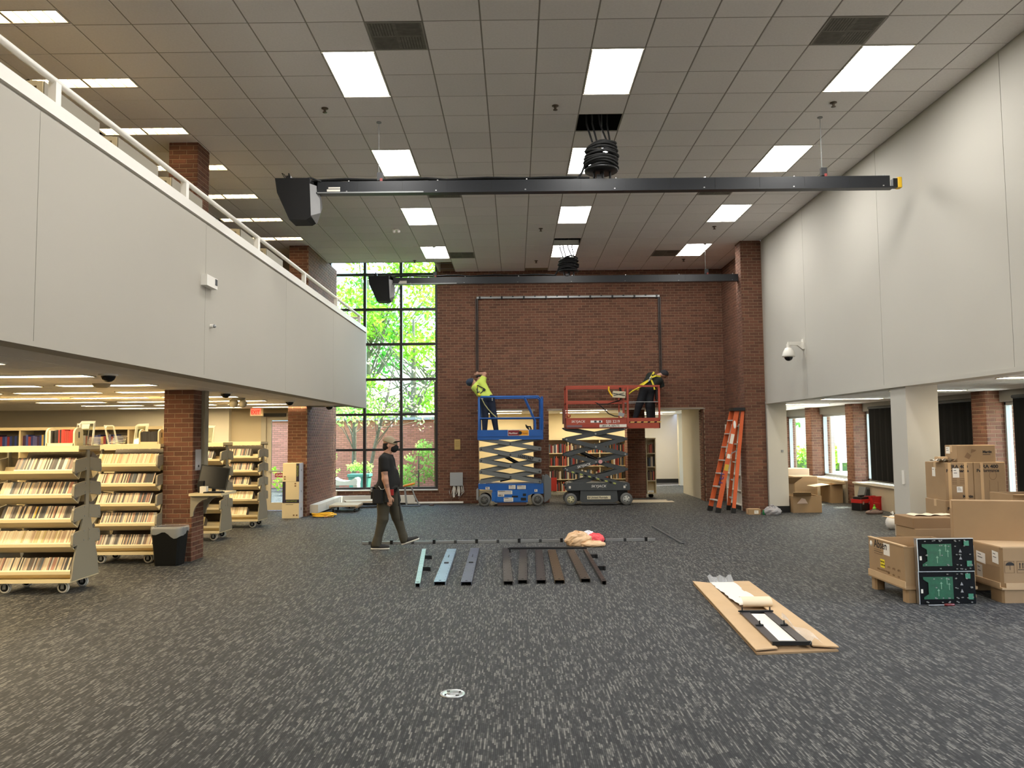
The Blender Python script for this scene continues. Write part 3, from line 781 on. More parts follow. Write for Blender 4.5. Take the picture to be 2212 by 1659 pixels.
def scissor(t, xl, xr, zlev, th, m, pinm, dirs, rounded):
    """zlev = heights of the end pivots from bottom to top; arms cross between successive levels on both sides"""
    xc = (xl+xr)/2
    for s, (ya, yb) in enumerate(((Y0+.03, Y0+.09), (Y1-.09, Y1-.03))):
        for i in range(len(zlev)-1):
            a, b = zlev[i], zlev[i+1]
            for k, (p, q) in enumerate((((xl, a), (xr, b)), ((xr, a), (xl, b)))):
                inn = (k == dirs[i])
                y = (ya if not inn else ya+.055) if s == 0 else (yb if not inn else yb-.055)
                if rounded and i % 2: y += .024 if s == 0 else -.024
                d = Vector((q[0]-p[0], 0, q[1]-p[1])); n = d.normalized()
                L = d.length; mb = MB(); e = .10 if rounded else .015; w = .07 if rounded else .05
                mb.T = Matrix.Translation((p[0], y, p[1])) @ Matrix.Rotation(-math.atan2(d.z, d.x), 4, 'Y')
                mb.prism([(-w, -.012 if rounded else -th/2+.012), (e-w, -th/2), (L+w-e, -th/2), (L+w, -.012 if rounded else -th/2+.012), (L+w, .012 if rounded else th/2-.012), (L+w-e, th/2), (e-w, th/2), (-w, .012 if rounded else th/2-.012)], 'y', -.0225 if not rounded else -.011, .0225 if not rounded else .011)
                o = mb.build('scissor_arm', m, t, world=True)
                if s == 0 and not inn:
                    mb = MB()
                    for f in (0.0, .5, 1.0):
                        c_ = Vector((p[0], y, p[1]))+d*f; mb.cyl((c_.x, y-.034, c_.z), (c_.x, y-.02, c_.z), .024, 10)
                    mb.build('pivot_pin', pinm, o, world=True)
    for z in zlev[1:-1]:
        MB().cyl((xl, Y0+.05, z), (xl, Y1-.05, z), .022, 10).cyl((xr, Y0+.05, z), (xr, Y1-.05, z), .022, 10).build('cross_tube', m, t, world=True)
def rail(t, name, pts, r, m):
    if m is blue_p: MB().tube(pts, r*1.05, 8).build(name, m, t, world=True); return
    for a, b in zip(pts, pts[1:]): MB().bar(a, b, r*2, r*2).build(name, m, t, world=True)

# blue lift
t = thing('scissor_lift', 'blue scissor lift with grey arms standing left against the brick wall', 'scissor lift', (-.13, 19.93, 0))
L0, L1 = -.93, .68
mb = MB()
prof = [(L0, .42), (L0, .555), (L1, .555), (L1, .30), (.42, .30), (.30, .26), (.29, .09), (-.50, .09), (-.56, .12), (-.585, .40)]
mb.prism(prof, 'y', Y0+.03, Y1-.03, 0)
mb.build('chassis', blue_p, t, world=True)
MB().box(-.60, Y0+.015, .13, -.50, Y0+.03, .34).box(-.49, Y0+.012, .11, .28, Y0+.03, .40).build('side_door', mat('blue_door', (28, 92, 166), .4, noise=(3, .1)), t, world=True)
MB().box(-.46, Y0+.03, .02, .26, Y1-.03, .09).build('belly_plate', mat('rust_brown', (84, 62, 52), .8), t, world=True)
MB().box(-.10, Y0+.004, .22, .05, Y0+.014, .26).box(.12, Y0+.004, .14, .25, Y0+.014, .21).box(.17, Y0+.004, .25, .25, Y0+.014, .31).build('vent_slot', black, t, world=True)
for x in (-.78, .535):
    for y in (Y0+.06, Y1-.06): wheel('wheel', t, x, y, .152, .115, mat('rim_grey', (92, 92, 88), .6), dark_grey)
MB().cyl((-.78, Y0+.06, .152), (-.78, Y1-.06, .152), .04, 10).cyl((.535, Y0+.06, .152), (.535, Y1-.06, .152), .04, 10).build('axle', dark_grey, t, world=True)
MB().prism([(.70, .08), (.78, .12), (.87, .22), (.88, .66), (.80, .76), (.74, .78), (.70, .70)], 'y', Y0+.06, Y0+.10).build('pothole_guard', mat('guard_grey', (94, 98, 100), .5), t, world=True)
MB().box(.66, Y0+.08, .28, .72, Y1-.08, .74).box(.70, Y0+.08, .40, .78, Y1-.1, .48).build('entry_ladder', mat('guard_grey2', (86, 90, 92), .5), t, world=True)
MB().box(-.98, Y0+.05, .16, -.93, Y1-.3, .42).build('front_guard', steel, t, world=True)
zl = [.60, .845, 1.125, 1.41, 1.66]
scissor(t, -.85, .59, zl, .095, arm_g, dark_grey, (0, 0, 0, 0), False)
for (a, b) in (((-.40, .62), (.42, .80)), ((-.45, 1.32), (.1, 1.02))):
    MB().cyl((a[0], 19.93, a[1]), (b[0], 19.93, b[1]), .045, 12).build('lift_cylinder', black, t, world=True)
text('16091967', t, (.04, Y0-.006, 1.205), (PI/2, math.radians(11.2), 0), .10, print_m, bold=.003)
# platform
MB().box(L0, Y0, 1.645, L1, Y1, 1.72).build('deck', blue_p, t, world=True)
for a in ((L0, Y0-.012, L1, Y0+.012), (L0, Y1-.012, L1, Y1+.012), (L0-.012, Y0, L0+.012, Y1), (L1-.012, Y0, L1+.012, Y1)):
    MB().box(a[0], a[1], 1.64, a[2], a[3], 1.885).build('toe_board', blue_p, t, world=True)
MB().box(L0, Y0-.02, 1.72, L1, Y0-.012, 1.735).build('deck_lip', blue_p, t, world=True)
for yy in (Y0, Y1):
    rail(t, 'guard_rail', [(L0+.03, yy, 1.88), (L0+.03, yy, 2.66), (L0+.08, yy, 2.71), (L1-.10, yy, 2.71), (L1-.04, yy, 2.64), (L1-.04, yy, 1.88)], .024, blue_p)
    rail(t, 'mid_rail', [(L0+.03, yy, 2.175), (L1-.04, yy, 2.175)], .017, blue_p)
    rail(t, 'brace_rail', [(.24, yy, 2.70), (.50, yy, 2.10), (.50, yy, 1.88)], .02, blue_p)
for xx in (L0+.03, L1-.01):
    rail(t, 'end_rail', [(xx, Y0, 2.69), (xx, Y1, 2.69)], .022, blue_p); rail(t, 'end_rail', [(xx, Y0, 2.175), (xx, Y1, 2.175)], .017, blue_p)
rail(t, 'guard_rail', [(L1, Y0+.01, 1.88), (L1, Y0+.01, 2.70)], .022, blue_p)
s = MB().box(-.185, Y0-.022, 1.735, .335, Y0-.012, 1.88, 0).box(-.178, Y0-.024, 1.742, .10, Y0-.022, 1.873, 1).box(.10, Y0-.024, 1.742, .328, Y0-.022, 1.873, 2).cyl((.12, Y0-.026, 1.806), (.12, Y0-.022, 1.806), .045, 14, mi=3).build('rental_decal', [white_print, mat('decal_red', (122, 26, 36), .5), mat('decal_gold', (220, 150, 30), .5), black], t, world=True)
text('MacAllister', s, (-.165, Y0-.0255, 1.78), FACE_Y, .062, white_print, shear=.25, sx=.78)
text('Rental', s, (.175, Y0-.0255, 1.78), FACE_Y, .06, mat('decal_brown', (120, 50, 20), .5), sx=.8)
for (a, b, c_, d_) in ((-.175, .425, -.01, .52), (.035, .42, .245, .51), (-.45, .295, -.09, .385), (-.45, .24, -.29, .295), (-.30, .115, -.07, .215), (.46, .35, .53, .41), (-.75, .42, -.65, .48)):
    o = MB().box(a, Y0+.008, b, c_, Y0+.012, d_).build('warning_decal', paper, t, world=True)
    mb = MB(); n = 3
    for i in range(n):
        z = b+(d_-b)*(i+.6)/(n+.5); mb.box(a+.015, Y0+.006, z, c_-.02, Y0+.008, z+.008)
    mb.box(a+.01, Y0+.006, d_-.022, a+(c_-a)*.5, Y0+.0078, d_-.008)
    mb.build('decal_print', mat('decal_ink', (90, 80, 84), .6), o, world=True, kind='stuff')
MB().tube([(.35, Y0+.3, 1.89), (.29, Y0+.3, 1.95), (.27, Y0+.3, 2.0), (.31, Y0+.28, 1.96), (.38, Y0+.28, 1.96), (.40, Y0+.28, 1.89)], .022, 7).build('tool_strap', black, t, world=True)

# red lift
t = thing('scissor_lift', 'orange red scissor lift with dark arms parked right of the blue one', 'scissor lift', (2.04, 19.93, 0))
L0, L1 = 1.25, 2.82
MB().prism([(L0, .37), (L0, .52), (L0+.04, .555), (L1-.04, .555), (L1, .52), (L1, .37)], 'y', Y0+.02, Y1-.02).build('chassis', arm_d, t, world=True)
MB().prism([(1.58, .12), (1.60, .36), (2.50, .36), (2.52, .12), (2.46, .07), (1.64, .07)], 'y', Y0+.04, Y1-.04).build('belly_box', arm_d, t, world=True)
MB().box(1.60, Y0+.02, .03, 2.50, Y0+.06, .055).build('pothole_bar', dark_grey, t, world=True)
for (a, b) in ((1.28, 1.60), (2.48, 2.80)):
    MB().box(a+.02, Y0+.16, .10, b-.02, Y1-.16, .37).build('axle_housing', black, t, world=True)
for x, rim in ((1.355, mat('rim_cream', (214, 208, 168), .55)), (2.73, mat('rim_white', (206, 208, 202), .55))):
    for y in (Y0+.05, Y1-.05): wheel('wheel', t, x, y, .152, .115, rim, dark_grey)
MB().cyl((1.355, Y0+.06, .152), (1.355, Y1-.06, .152), .04, 10).cyl((2.73, Y0+.06, .152), (2.73, Y1-.06, .152), .04, 10).build('axle', dark_grey, t, world=True)
zl = [.49, .88, 1.255, 1.63, 1.90]
scissor(t, 1.27, 2.72, zl, .10, arm_d, steel, (0, 1, 0, 1), True)
MB().cyl((1.62, 19.93, 1.33), (2.35, 19.93, .95), .05, 12).build('lift_cylinder', black, t, world=True)
# striped tape on the lowest visible arm
o = MB()
for i in range(11):
    f = .06+i*.082; x = 1.34+1.25*f; z = .842-.36*f*.95
    o.obox((x, Y0+.004, z), (.07, .004, .035), (0, math.radians(14.6), 0), i % 2)
o.build('hazard_tape', [mat('tape_green', (170, 178, 96), .6), black_matte], t, world=True)
text('SKYJACK', t, (1.53, Y0+.002, .915), (PI/2, math.radians(-14), 0), .085, white_print, shear=.2)
MB().cyl((2.10, Y0+.0, 1.075), (2.10, Y0+.006, 1.075), .05, 14).build('warning_decal', mat('decal_pink', (206, 150, 150), .6), t, world=True)
# platform
MB().box(1.27, Y0, 1.90, 2.80, Y1, 1.97, 0).build('deck', red_p, t, world=True)
MB().box(2.78, Y0+.02, 1.92, 3.59, Y1-.02, 1.99, 0).build('extension_deck', red_p, t, world=True)
MB().box(1.27, Y0-.012, 1.99, 2.80, Y0+.012, 2.16).build('toe_board', red_p, t, world=True)
MB().box(1.27, Y0-.016, 1.925, 2.80, Y0+.012, 1.985).build('side_channel', mat('channel_red', (160, 58, 42), .5), t, world=True)
MB().box(2.78, Y0+.0, 1.89, 3.60, Y0+.02, 2.15).build('toe_board', red_p, t, world=True)
MB().box(3.58, Y0, 1.89, 3.60, Y1, 2.15).build('toe_board', red_p, t, world=True)
MB().box(1.26, Y0, 1.92, 1.28, Y1, 2.16).build('toe_board', red_p, t, world=True)
MB().box(1.27, Y1-.01, 1.92, 3.59, Y1+.01, 2.15).build('toe_board', red_p, t, world=True)
for yy in (Y0, Y1):
    rail(t, 'guard_rail', [(1.29, yy, 2.15), (1.29, yy, 2.93)], .02, red_p)
    rail(t, 'guard_rail', [(1.29, yy, 2.94), (2.80, yy, 2.94)], .024, red_p)
    rail(t, 'mid_rail', [(1.29, yy, 2.56), (2.80, yy, 2.56)], .026, red_p)
    rail(t, 'guard_rail', [(2.685, yy+.02, 2.15), (2.685, yy+.02, 2.90)], .016, red_p)
    rail(t, 'guard_rail', [(2.80, yy-.01, 1.93), (2.80, yy-.01, 2.96)], .024, red_p)
    rail(t, 'extension_rail', [(2.80, yy+.01, 2.94), (3.56, yy+.01, 2.94), (3.585, yy+.01, 2.91), (3.585, yy+.01, 2.10)], .022, red_p)
    rail(t, 'wire_rail', [(2.82, yy+.01, 2.55), (3.57, yy+.01, 2.545)], .008, steel)
for xx in (1.29, 3.585):
    rail(t, 'end_rail', [(xx, Y0, 2.94), (xx, Y1, 2.94)], .022, red_p); rail(t, 'end_rail', [(xx, Y0, 2.54), (xx, Y1, 2.54)], .016, red_p)
MB().box(1.20, Y0-.01, 2.02, 1.245, Y0+.5, 2.40).box(1.21, Y0-.02, 1.9, 1.24, Y0+.02, 2.35).build('gate_post', mat('gate_brown', (108, 54, 46), .5), t, world=True)
MB().lathe([(.022, -.012), (.05, -.012), (.05, .012), (.022, .012)], (1.33, Y0-.01, 2.215), 14, axis='y').build('tie_ring', red_p, t, world=True)
cb = MB().prism([(2.41, 2.66), (2.72, 2.64), (2.74, 2.80), (2.43, 2.82)], 'y', Y0-.14, Y0-.02).build('control_box', mat('control_cream', (196, 186, 156), .6), t, world=True)
MB().bar((2.43, Y0-.145, 2.76), (2.72, Y0-.145, 2.70), .005, .02).bar((2.44, Y0-.145, 2.70), (2.70, Y0-.145, 2.77), .005, .014).build('control_strap', dark_grey, cb, world=True)
MB().cyl((2.61, Y0-.08, 2.81), (2.61, Y0-.08, 2.90), .022, 8, .03).build('joystick', black, cb, world=True)
MB().tube([(2.33, Y0-.1, 2.93), (2.32, Y0-.1, 2.84), (2.37, Y0-.12, 2.74), (2.42, Y0-.12, 2.68)], .022, 6).build('yellow_strap', yellow, cb, world=True)
MB().tube([(2.64, Y0-.05, 2.65), (2.60, Y0-.06, 2.59), (2.3, Y0-.05, 2.50), (2.05, Y0-.05, 2.50), (1.98, Y0-.05, 2.55), (2.06, Y0-.05, 2.51), (2.18, Y0-.05, 2.40), (2.32, Y0-.05, 2.26), (2.46, Y0-.05, 2.20), (2.56, Y0-.05, 2.19)], .013, 6).build('control_cable', rubber, t, world=True)
MB().obox((2.63, Y0-.06, 2.235), (.14, .06, .09), (0, .3, 0)).build('socket_box', steel, t, world=True)
text('SKYJACK', t, (1.39, Y0-.014, 2.045), FACE_Y, .082, white_print, shear=.2, sx=1.05)
MB().box(1.87, Y0-.016, 2.04, 2.16, Y0-.012, 2.095, 0).box(1.96, Y0-.018, 2.045, 2.02, Y0-.016, 2.09, 1).box(2.08, Y0-.018, 2.045, 2.13, Y0-.016, 2.09, 1).build('warning_decal', [white_print, dark_grey], t, world=True)
text('SJIII 3219', t, (2.25, Y0-.014, 2.03), FACE_Y, .105, white_print, sx=.88)
o = MB().box(2.09, Y0-.022, 1.925, 2.76, Y0-.016, 1.995).build('rental_plate', paper, t, world=True)
text('1.800.UR.RENTS', o, (2.105, Y0-.0235, 1.936), FACE_Y, .07, print_m, shear=.15, sx=.98, bold=.001)
o = MB().box(1.28, Y0-.02, 1.93, 1.66, Y0-.016, 1.985).build('side_plate', mat('plate_mauve', (120, 92, 96), .5), t, world=True)
mb = MB().box(2.83, Y0-.004, 2.03, 3.56, Y0-.001, 2.06, 1)
for i in range(5): mb.prism([(2.85+i*.165, 2.03), (2.95+i*.165, 2.03), (2.965+i*.165, 2.06), (2.865+i*.165, 2.06)], 'y', Y0-.008, Y0-.004, 0)
mb.build('hazard_tape', [mat('tape_tan', (206, 168, 90), .6), black_matte], t, world=True)
text('SKYJACK', t, (1.86, Y0+.012, .445), FACE_Y, .085, white_print, shear=.2, sx=1.1)
for x in (1.31, 2.66): MB().box(x, Y0+.012, .42, x+.05, Y0+.018, .48).build('warning_decal', paper, t, world=True)
o = MB().box(1.76, Y0+.03, .15, 2.34, Y0+.037, .235).build('rental_plate', mat('plate_cream', (214, 206, 178), .6), t, world=True)
text('United Rentals', o, (1.84, Y0+.028, .172), FACE_Y, .07, print_m, sx=1.03, bold=.001)
MB().lathe([(.012, -.001), (.024, -.001), (.024, .001), (.012, .001)], (1.80, Y0+.028, .193), 14, axis='y').build('logo_ring', print_m, o, world=True)

# ------------------------------------------------------------------ step ladder
lo = mat('ladder_orange', (206, 92, 44), .5)
t = thing('step_ladder', 'tall orange step ladder open beside the brick pillar', 'ladder', (4.7, 17.7, 0), group=None)
FN, FF, RN, RF = (4.43, 17.44, 0), (4.37, 17.92, 0), (4.74, 17.32, 0), (4.83, 18.06, 0)
TN, TF = (4.935, 17.50, 2.25), (4.90, 17.78, 2.25)
TRN, TRF = (5.06, 17.50, 2.25), (5.03, 17.78, 2.25)
def lerp(a, b, f): return tuple(a[i]+(b[i]-a[i])*f for i in range(3))
for a, b, w in ((FN, TN, .10), (FF, TF, .10), (RN, TRN, .075), (RF, TRF, .075)):
    o = MB().bar(lerp(a, b, .03), b, .03, w, up=(1, 0, .3)).build('side_rail', lo, t, world=True)
    MB().bar(a, lerp(a, b, .05), .05, w+.015, up=(1, 0, .3)).build('foot_pad', rubber, o, world=True)
for z in (.267, .562, .855, 1.146, 1.439, 1.733, 2.032):
    f = z/2.25; p, q = lerp(FN, TN, f), lerp(FF, TF, f)
    MB().bar((p[0]-.02, p[1], z), (q[0]-.02, q[1], z), .085, .022).build('step', mat('alu_step', (198, 196, 190), .45, .3), t, world=True)
for z in (.3, .7, 1.1, 1.5, 1.9):
    f = z/2.25; p, q = lerp(RN, TRN, f), lerp(RF, TRF, f)
    MB().bar((p[0], p[1], z), (q[0], q[1], z), .03, .03).build('rear_rung', MATS['alu_step'], t, world=True)
MB().cbox(4.84, 17.44, 2.24, 5.11, 17.84, 2.31, .02).build('top_cap', black, t, world=True)
MB().bar(lerp(FN, TN, .56), lerp(RN, TRN, .62), .012, .02).bar(lerp(FF, TF, .56), lerp(RF, TRF, .62), .012, .02).build('spreader', steel, t, world=True)
def on_rail(f, dx=0): p = lerp(FN, TN, f); return (p[0]+dx, p[1]-.02, p[2])
for f, h, w, m in ((.72, .22, .075, paper), (.55, .10, .07, paper), (.44, .14, .085, mat('label_yellow', (206, 170, 60), .6))):
    c_ = on_rail(f); MB().obox(c_, (w, .004, h), (0, math.radians(12.6), 0)).build('rail_label', m, t, world=True)
c_ = on_rail(.86); MB().sphere(c_, .1, 14, 8, (.30, .04, .9)).build('rail_label', white_print, t, world=True)
pur = mat('marker_purple', (62, 44, 120), .6)
for ch, f in (('T', .375), ('C', .335), ('T', .29)):
    c_ = on_rail(f); text(ch, t, (c_[0]-.03, c_[1]-.004, c_[2]-.03), (PI/2, math.radians(-80), 0), .10, pur, bold=.004)

# ------------------------------------------------------------------ things laid out on the carpet
t = thing('long_rail', 'long steel rail with black clips laid across the carpet', 'rail', (-.12, 12.94, 0))
MB().bar((-2.38, -.06, .022), (2.39, .06, .022), .045, .04).build('tube', steel, t)
for i in range(14):
    x = -2.25+i*.345; y = -.06+.12*(x+2.38)/4.77
    MB().box(x-.022, y-.035, 0, x+.022, y+.03, .065 if i % 2 else .05).build('clip', black if i % 2 else dark_grey, t)
t = thing('flat_strip', 'thin black metal strip lying slanted beyond the plastic bags', 'metal strip', (2.587, 13.74, 0))
MB().bar((-.03, 1.2, .012), (.03, -1.2, .012), .035, .02).bar((-.01, 1.2, .012), (.05, -1.2, .012), .018, .02).build('strip', mat('strip_grey', (60, 62, 64), .5), t)
t = thing('flat_strip', 'short lengths of black angle bar laid over the plate ends', 'metal strip', (.46, 12.0, 0))
MB().bar((-.57, .10, .03), (.56, .05, .03), .03, .03).build('bar', black, t)
MB().bar((-.57, -.09, .05), (.57, -.10, .05), .04, .025).box(-.59, -.13, 0, -.55, -.06, .06).box(.55, -.13, 0, .59, -.07, .06).build('bar', black, t)
PL = [((-1.395, 12.0), (-1.147, 9.21), 0.058, (150, 168, 172), 'narrow bright steel plate, first of the plates from the walking man', .35),
      ((-.974, 11.97), (-.90, 9.3), .137, (140, 158, 176), 'wide bluish steel plate beside the narrow bright one', .35),
      ((-.63, 12.04), (-.589, 9.27), .128, (104, 108, 122), 'wide grey plate, third from the walking man', .35),
      ((-.166, 12.0), (-.099, 9.28), .105, (58, 54, 54), 'dark plate at the near end of the row under the black bars', .4),
      ((.10, 11.85), (.068, 9.35), .106, (60, 56, 54), 'dark plate, second of the row under the black bars', .4),
      ((.33, 11.82), (.285, 9.34), .105, (56, 50, 50), 'dark plate, third of the row under the black bars', .4),
      ((.52, 11.78), (.501, 9.33), .115, (84, 66, 46), 'brown plate in the middle of the dark row', .4),
      ((.80, 11.8), (.811, 9.4), .11, (72, 64, 56), 'tilted dark plate beside the brown one', .4),
      ((1.02, 11.84), (1.012, 9.25), .052, (62, 52, 48), 'narrow dark bar with clips at the end of the row', .4)]
for (a, b, w, c_, lab, met) in PL:
    ax = Vector((b[0]-a[0], b[1]-a[1], 0)); L = ax.length
    t = thing('metal_plate', lab, 'metal plate', ((a[0]+b[0])/2, (a[1]+b[1])/2, 0), rz=math.atan2(ax.y, ax.x)+PI/2, group='metal plates laid out on the carpet')
    m = mat('plate_%d_%d_%d' % c_, c_, .38, .55, noise=(2, .12))
    MB().prism([(-w/2, .0), (-w/2, .045), (w/2, .045), (w/2, .0), (w/2-.006, .0), (w/2-.006, .039), (-w/2+.006, .039), (-w/2+.006, 0)], 'y', -L/2, L/2).build('plate', m, t)
    mb = MB(); n = 13
    for i in range(n):
        y = -L/2+.1+(L-.2)*i/(n-1)
        for s in (-1, 1): mb.cyl((s*(w/2-.016), y, .0452), (s*(w/2-.016), y, .0458), .006, 7)
    mb.cyl((0, -L/2+.07, .0452), (0, -L/2+.07, .046), .016, 9)
    mb.build('bolt_hole', black_matte, t, kind='stuff')
    if w > .12: MB().box(-.03, -.03, .045, .03, .0, .06).box(-.008, .5, .045, .0, .68, .055).build('bracket', dark_grey, t)
    if w < .07:
        for y in (-.3, .7): MB().box(w/2, y, 0, w/2+.10, y+.035, .05).box(w/2+.08, y-.03, 0, w/2+.10, y+.06, .05).build('clip', black, t)
# floor box lid
t = thing('floor_box', 'round metal floor outlet lid set in the near carpet', 'floor outlet', (-.44, 5.42, 0))
MB().lathe([(0, .006), (.10, .006), (.118, .004), (.125, .008), (.128, .003), (.128, 0)], n=32).build('lid', chrome, t)
MB().lathe([(0, .0085), (.06, .0085), (.062, .006)], n=24).build('centre_disc', steel, t)
for a in (.5, 2.2, 3.7, 5.4): MB().obox((.082*math.cos(a), .082*math.sin(a), .0075), (.035, .018, .003), (0, 0, a+1)).build('finger_slot', black_matte, t)
t.scale = (.66, .66, .8)
# ------------------------------------------------------------------ mobile book carts
spine_cols = [(214, 196, 160), (226, 212, 180), (60, 52, 48), (196, 170, 140), (150, 120, 100), (92, 84, 80), (232, 222, 196), (178, 150, 128), (44, 46, 54), (206, 180, 150), (120, 112, 108), (216, 204, 176), (74, 66, 62), (190, 140, 116), (222, 208, 176), (140, 140, 140), (104, 76, 62), (228, 214, 182)]
spine_dark = mat_ramp('case_spines', [(52, 46, 44), (206, 188, 156), (92, 84, 80), (178, 148, 122), (44, 46, 54), (196, 172, 146), (120, 112, 108), (214, 200, 172), (74, 66, 62), (206, 180, 150), (104, 76, 62), (190, 186, 176), (70, 80, 90), (170, 120, 100), (222, 206, 176), (150, 140, 130), (200, 176, 140), (60, 54, 56)], .4)
spine_pale = mat_ramp('case_spines_pale', [(222, 204, 170), (232, 218, 186), (206, 180, 146), (228, 210, 176), (190, 160, 130), (236, 224, 196), (214, 190, 156), (196, 176, 120), (226, 206, 172)], .4)
book_cols = mat_ramp('book_spines', [(40, 56, 120), (70, 84, 150), (30, 80, 130), (130, 40, 48), (190, 160, 90), (60, 40, 70), (150, 60, 60), (44, 50, 60), (90, 90, 140), (176, 176, 190)], .5)
book_mixed = mat_ramp('book_spines_mixed', [(200, 190, 170), (60, 40, 36), (120, 44, 40), (40, 44, 52), (170, 150, 120), (90, 70, 56), (150, 60, 50), (220, 214, 200), (70, 84, 96), (36, 32, 30), (150, 120, 70), (190, 96, 70)], .5)
label_m = mat('spine_label', (236, 222, 188), .5)
case_side = mat('case_side', (96, 90, 84), .35)
CL = .92
CART_Z = (.252, .558, .834, 1.109, 1.385)
TILT = math.radians(32)
def make_cart():
    t = thing('book_cart', '', 'book cart', (0, 0, 0))
    MB().box(-CL/2, -.30, .13, CL/2, .30, .155).box(-CL/2, -.305, .13, CL/2, -.295, .172).box(-CL/2, .295, .13, CL/2, .305, .172).build('base', cream, t)
    for sx in (-1, 1):
        for sy in (-1, 1):
            x, y = sx*(CL/2-.13), sy*.20
            w = MB().cyl((x, y, .10), (x, y, .13), .018, 8).box(x-.035, y-.026, .118, x+.035, y+.026, .13).box(x-.018, y-.028, .05, x+.018, y-.022, .12).box(x-.018, y+.022, .05, x+.018, y+.028, .12).build('caster', steel, t)
            MB().lathe([(.0, -.016), (.040, -.016), (.042, -.02), (.060, -.018), (.066, -.010), (.066, .010), (.060, .018), (.042, .02), (.040, .016), (0, .016)], (x, y, .066), 18, axis='y').build('caster_wheel', rubber, w)
            MB().lathe([(.044, -.0205), (.059, -.0185), (.0665, -.0105), (.0665, .0105), (.059, .0185), (.044, .0205)], (x, y, .066), 18, axis='y').build('caster_rim', mat('caster_white', (206, 202, 192), .5), w)
    for sx in (-1, 1):
        x0 = sx*CL/2-.009; x1 = sx*CL/2+.009
        MB().prism([(-.29, .145), (.29, .145), (.25, .36), (.035, .97), (.028, 1.62), (-.028, 1.62), (-.035, .97), (-.25, .36)], 'x', x0, x1).build('end_panel', taupe, t)
        for sy in (-1, 1):
            for k, z in enumerate(CART_Z[1:] if True else CART_Z):
                poly = [(sy*.035, z+.0), (sy*.28, z-.035), (sy*.295, z-.01), (sy*.285, z+.10), (sy*.27, z+.12), (sy*.035, z+.15)]
                b = MB().prism(poly, 'x', x0-.004*sx+.0, x1+.004*sx).build('shelf_bracket', taupe, t)
                mb = MB()
                for p in ((.06, .02), (.26, -.01), (.06, .125), (.255, .085)):
                    mb.cyl((sx*(CL/2+.012), sy*p[0], z+p[1]), (sx*(CL/2+.018), sy*p[0], z+p[1]), .008, 6)
                mb.build('rivet', steel, b)
    for sy in (-1, 1):
        for z in CART_Z:
            yo = -.285*sy*-1; yi = .15*sy
            zi = z-.098
            mb = MB()
            a = sy*.285
            poly = [(a, z-.03), (a, z+.004), (a-sy*.006, z+.004), (a-sy*.006, z-.018), (yi, zi), (yi, zi-.008)]
            mb.prism(poly, 'x', -CL/2+.012, CL/2-.012)
            mb.prism([(yi, zi), (yi-sy*.07, zi+.14), (yi-sy*.075, zi+.14), (yi-sy*.006, zi)], 'x', -CL/2+.012, CL/2-.012)
            mb.build('tray', cream, t)
    MB().box(-CL/2-.02, -.23, 1.625, CL/2+.02, .23, 1.668).box(-CL/2-.02, -.235, 1.60, CL/2+.02, -.225, 1.63).box(-CL/2-.02, .225, 1.60, CL/2+.02, .235, 1.63).build('top_shelf', cream, t)
    return t
cart0 = make_cart()
CARTS = [(-5.48, 9.24, 'nearest mobile disc cart, at the left edge under the balcony'), (-5.50, 11.36, 'second mobile disc cart, half hidden by the brick pillar'), (-5.50, 13.75, 'third mobile cart, behind the computer shelf'), (-5.46, 15.62, 'farthest mobile cart, in front of the exit door')]
for i, (x, y, lab) in enumerate(CARTS):
    if i == 0: c_ = cart0; c_.location = (x, y, 0); WM[c_.name] = Matrix.Translation((x, y, 0)); c_['label'] = lab; c_['group'] = 'mobile book carts'
    else: dup(cart0, (x, y, 0), 0, lab, 'mobile book carts')
# disc cases standing in the sloped trays
def case_geo(w, h, d):
    # origin: bottom front left corner of the spine; spine on -y side
    e = .18*h
    vs = [(0, 0, 0), (w, 0, 0), (w, 0, e), (0, 0, e), (0, 0, h), (w, 0, h), (0, d, 0), (w, d, 0), (w, d, h), (0, d, h)]
    fs = [(0, 1, 2, 3), (3, 2, 5, 4), (1, 7, 8, 5, 2), (6, 0, 3, 4, 9), (4, 5, 8, 9), (6, 7, 1, 0), (7, 6, 9, 8)]
    return vs, fs, [1, 0, 2, 2, 2, 2, 2]
_cm = {}
def case_mesh(w, h, d, sm):
    k = (w, h, d, sm.name)
    if k not in _cm:
        vs, fs, mi = case_geo(w, h, d); me = bpy.data.meshes.new('disc_case'); me.from_pydata(vs, [], fs)
        for m in (sm, label_m, case_side): me.materials.append(m)
        me.polygons.foreach_set('material_index', mi); me.update(); _cm[k] = me
    return _cm[k]
rest_d, rest_p = MB(), MB()
ncase = 0
TRN = {4: 'top', 3: 'second', 2: 'middle', 1: 'fourth', 0: 'bottom'}
CN = ('nearest mobile cart', 'second mobile cart', 'third mobile cart', 'farthest mobile cart')
rnd = random.Random(3)
